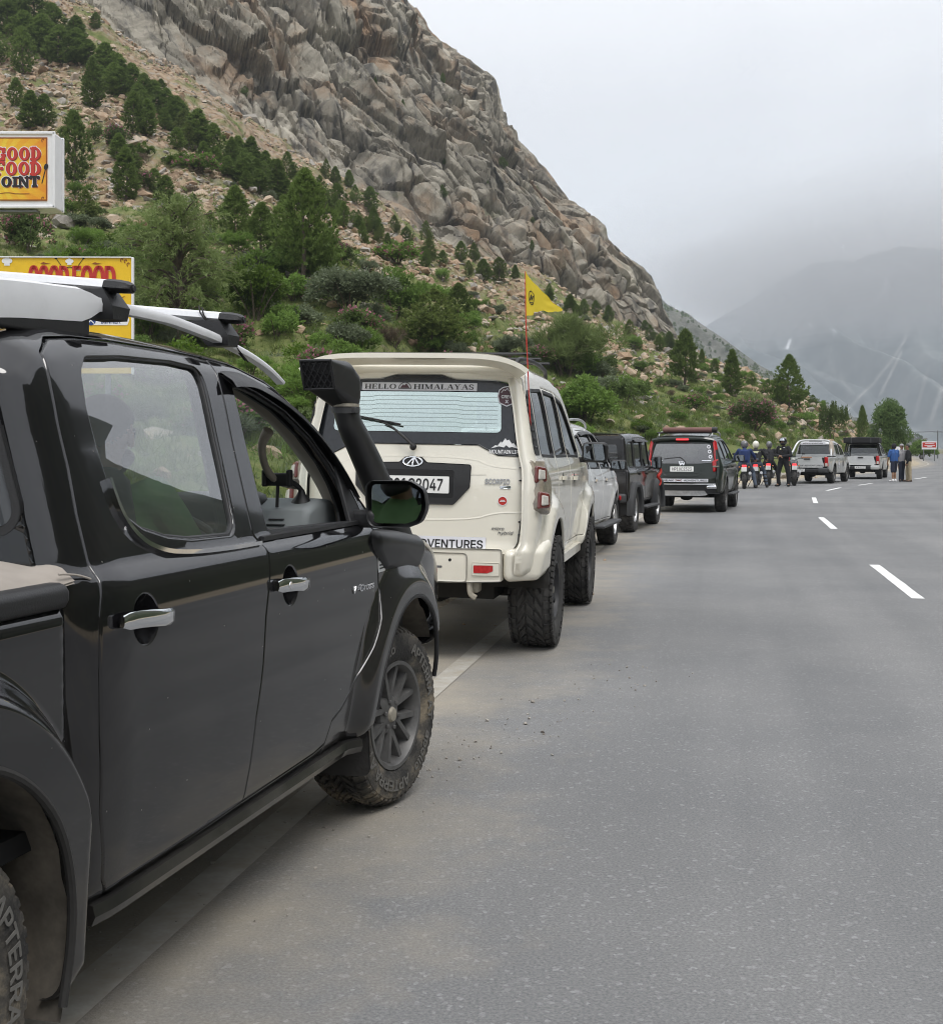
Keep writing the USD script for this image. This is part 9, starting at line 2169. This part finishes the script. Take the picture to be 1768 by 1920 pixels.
pr, j, lt = person("man in a blue shirt and dark shorts with white stripes, near the farthest pickup", at(1676, 57.3), 0 - 20, jb, "cloth_blue", "cloth_navy", "cloth_white", "hood", head_yaw=25, sleeves="short", shorts=True, scale=.97)
for s in (-1, 1): obj("white_stripe", tube([(0.0, s * .205, .88), (.03, s * .195, .55)], .022, 6), "cloth_white", pr, smooth=True)
jg = stand(elbow=((.0, -.27, 1.10), (.0, .27, 1.10)), wrist=((.08, -.28, .86), (.10, .26, .88)), feet=.09)
person("man in a grey sweater, dark trousers and pale cap, middle of the three pedestrians", at(1690, 57.8), 170, jg, "cloth_grey", "cloth_navy", "ink_black", "cap", head_yaw=10, scale=.96)
jk = stand(elbow=((.05, -.27, 1.10), (.02, .27, 1.10)), wrist=((.26, -.16, 1.06), (.10, .24, .88)), feet=.08, lean=.05)
pr, j, lt = person("man in a black jacket and khaki trousers, rightmost of the three pedestrians", at(1704, 57.6), -75, jk, "cloth_black", "cloth_khaki", "brown_shoe", "hair", head_yaw=5, scale=.95)
# the driver of the black pickup, seen in its mirror and through the rear door glass
jv = dict(pelvis=(.06, 0, .92), chest=(-.04, 0, 1.24), neck=(-.06, 0, 1.40), head=(-.02, 0, 1.53), shoulder0=(-.05, -.19, 1.34), shoulder1=(-.05, .19, 1.34), elbow0=(.10, -.27, 1.12), elbow1=(.16, .25, 1.10), wrist0=(.40, -.17, 1.10), wrist1=(.40, .14, 1.10),
          hip0=(.10, -.10, .90), hip1=(.10, .10, .90), knee0=(.55, -.14, .96), knee1=(.55, .14, .96), ankle0=(.75, -.13, .62), ankle1=(.75, .13, .62), toe0=(.92, -.13, .62), toe1=(.92, .13, .62))
_c, _s = math.cos(math.radians(PICKUP_TURN)), math.sin(math.radians(PICKUP_TURN))
dx_, dy_ = .06, -.40
pr, j, lt = person("bearded driver in a green jacket and dark glasses inside the black pickup", (PICKUP_POS[0] + _c * dx_ - _s * dy_, PICKUP_POS[1] + _s * dx_ + _c * dy_, 0), 13.8, jv, "cloth_green", "cloth_black", "ink_black", "hair", hcurl=(1.1, 1.1), seated=True)
hd_ = np.array(jv["head"])
obj("sunglasses", cat(*[rbox((.012, .05, .035), .006, hd_ + [.098, s * .030, .018]) for s in (-1, 1)], rbox((.008, .02, .008), .002, hd_ + [.10, 0, .025]), *[tube([hd_ + [.095, s * .055, .022], hd_ + [.0, s * .094, .02]], .003, 5) for s in (-1, 1)]), "ink_black", pr, smooth=40)
bd = hull_chain([((hd_ + [.04, -.05, -.06], .03), (hd_ + [.085, 0, -.085], .032)), ((hd_ + [.04, .05, -.06], .03), (hd_ + [.085, 0, -.085], .032))], .02, 2)
obj("beard", bd, "hair_black", pr, smooth=True)
obj("jacket_stripe", panel(sbox(-.10, 1.10, .10, 1.18), lambda y, z, d: np.c_[.11 - .3 * (z - 1.1) + d, y, z], .03, .002, .005), "cloth_black", pr, smooth=True)
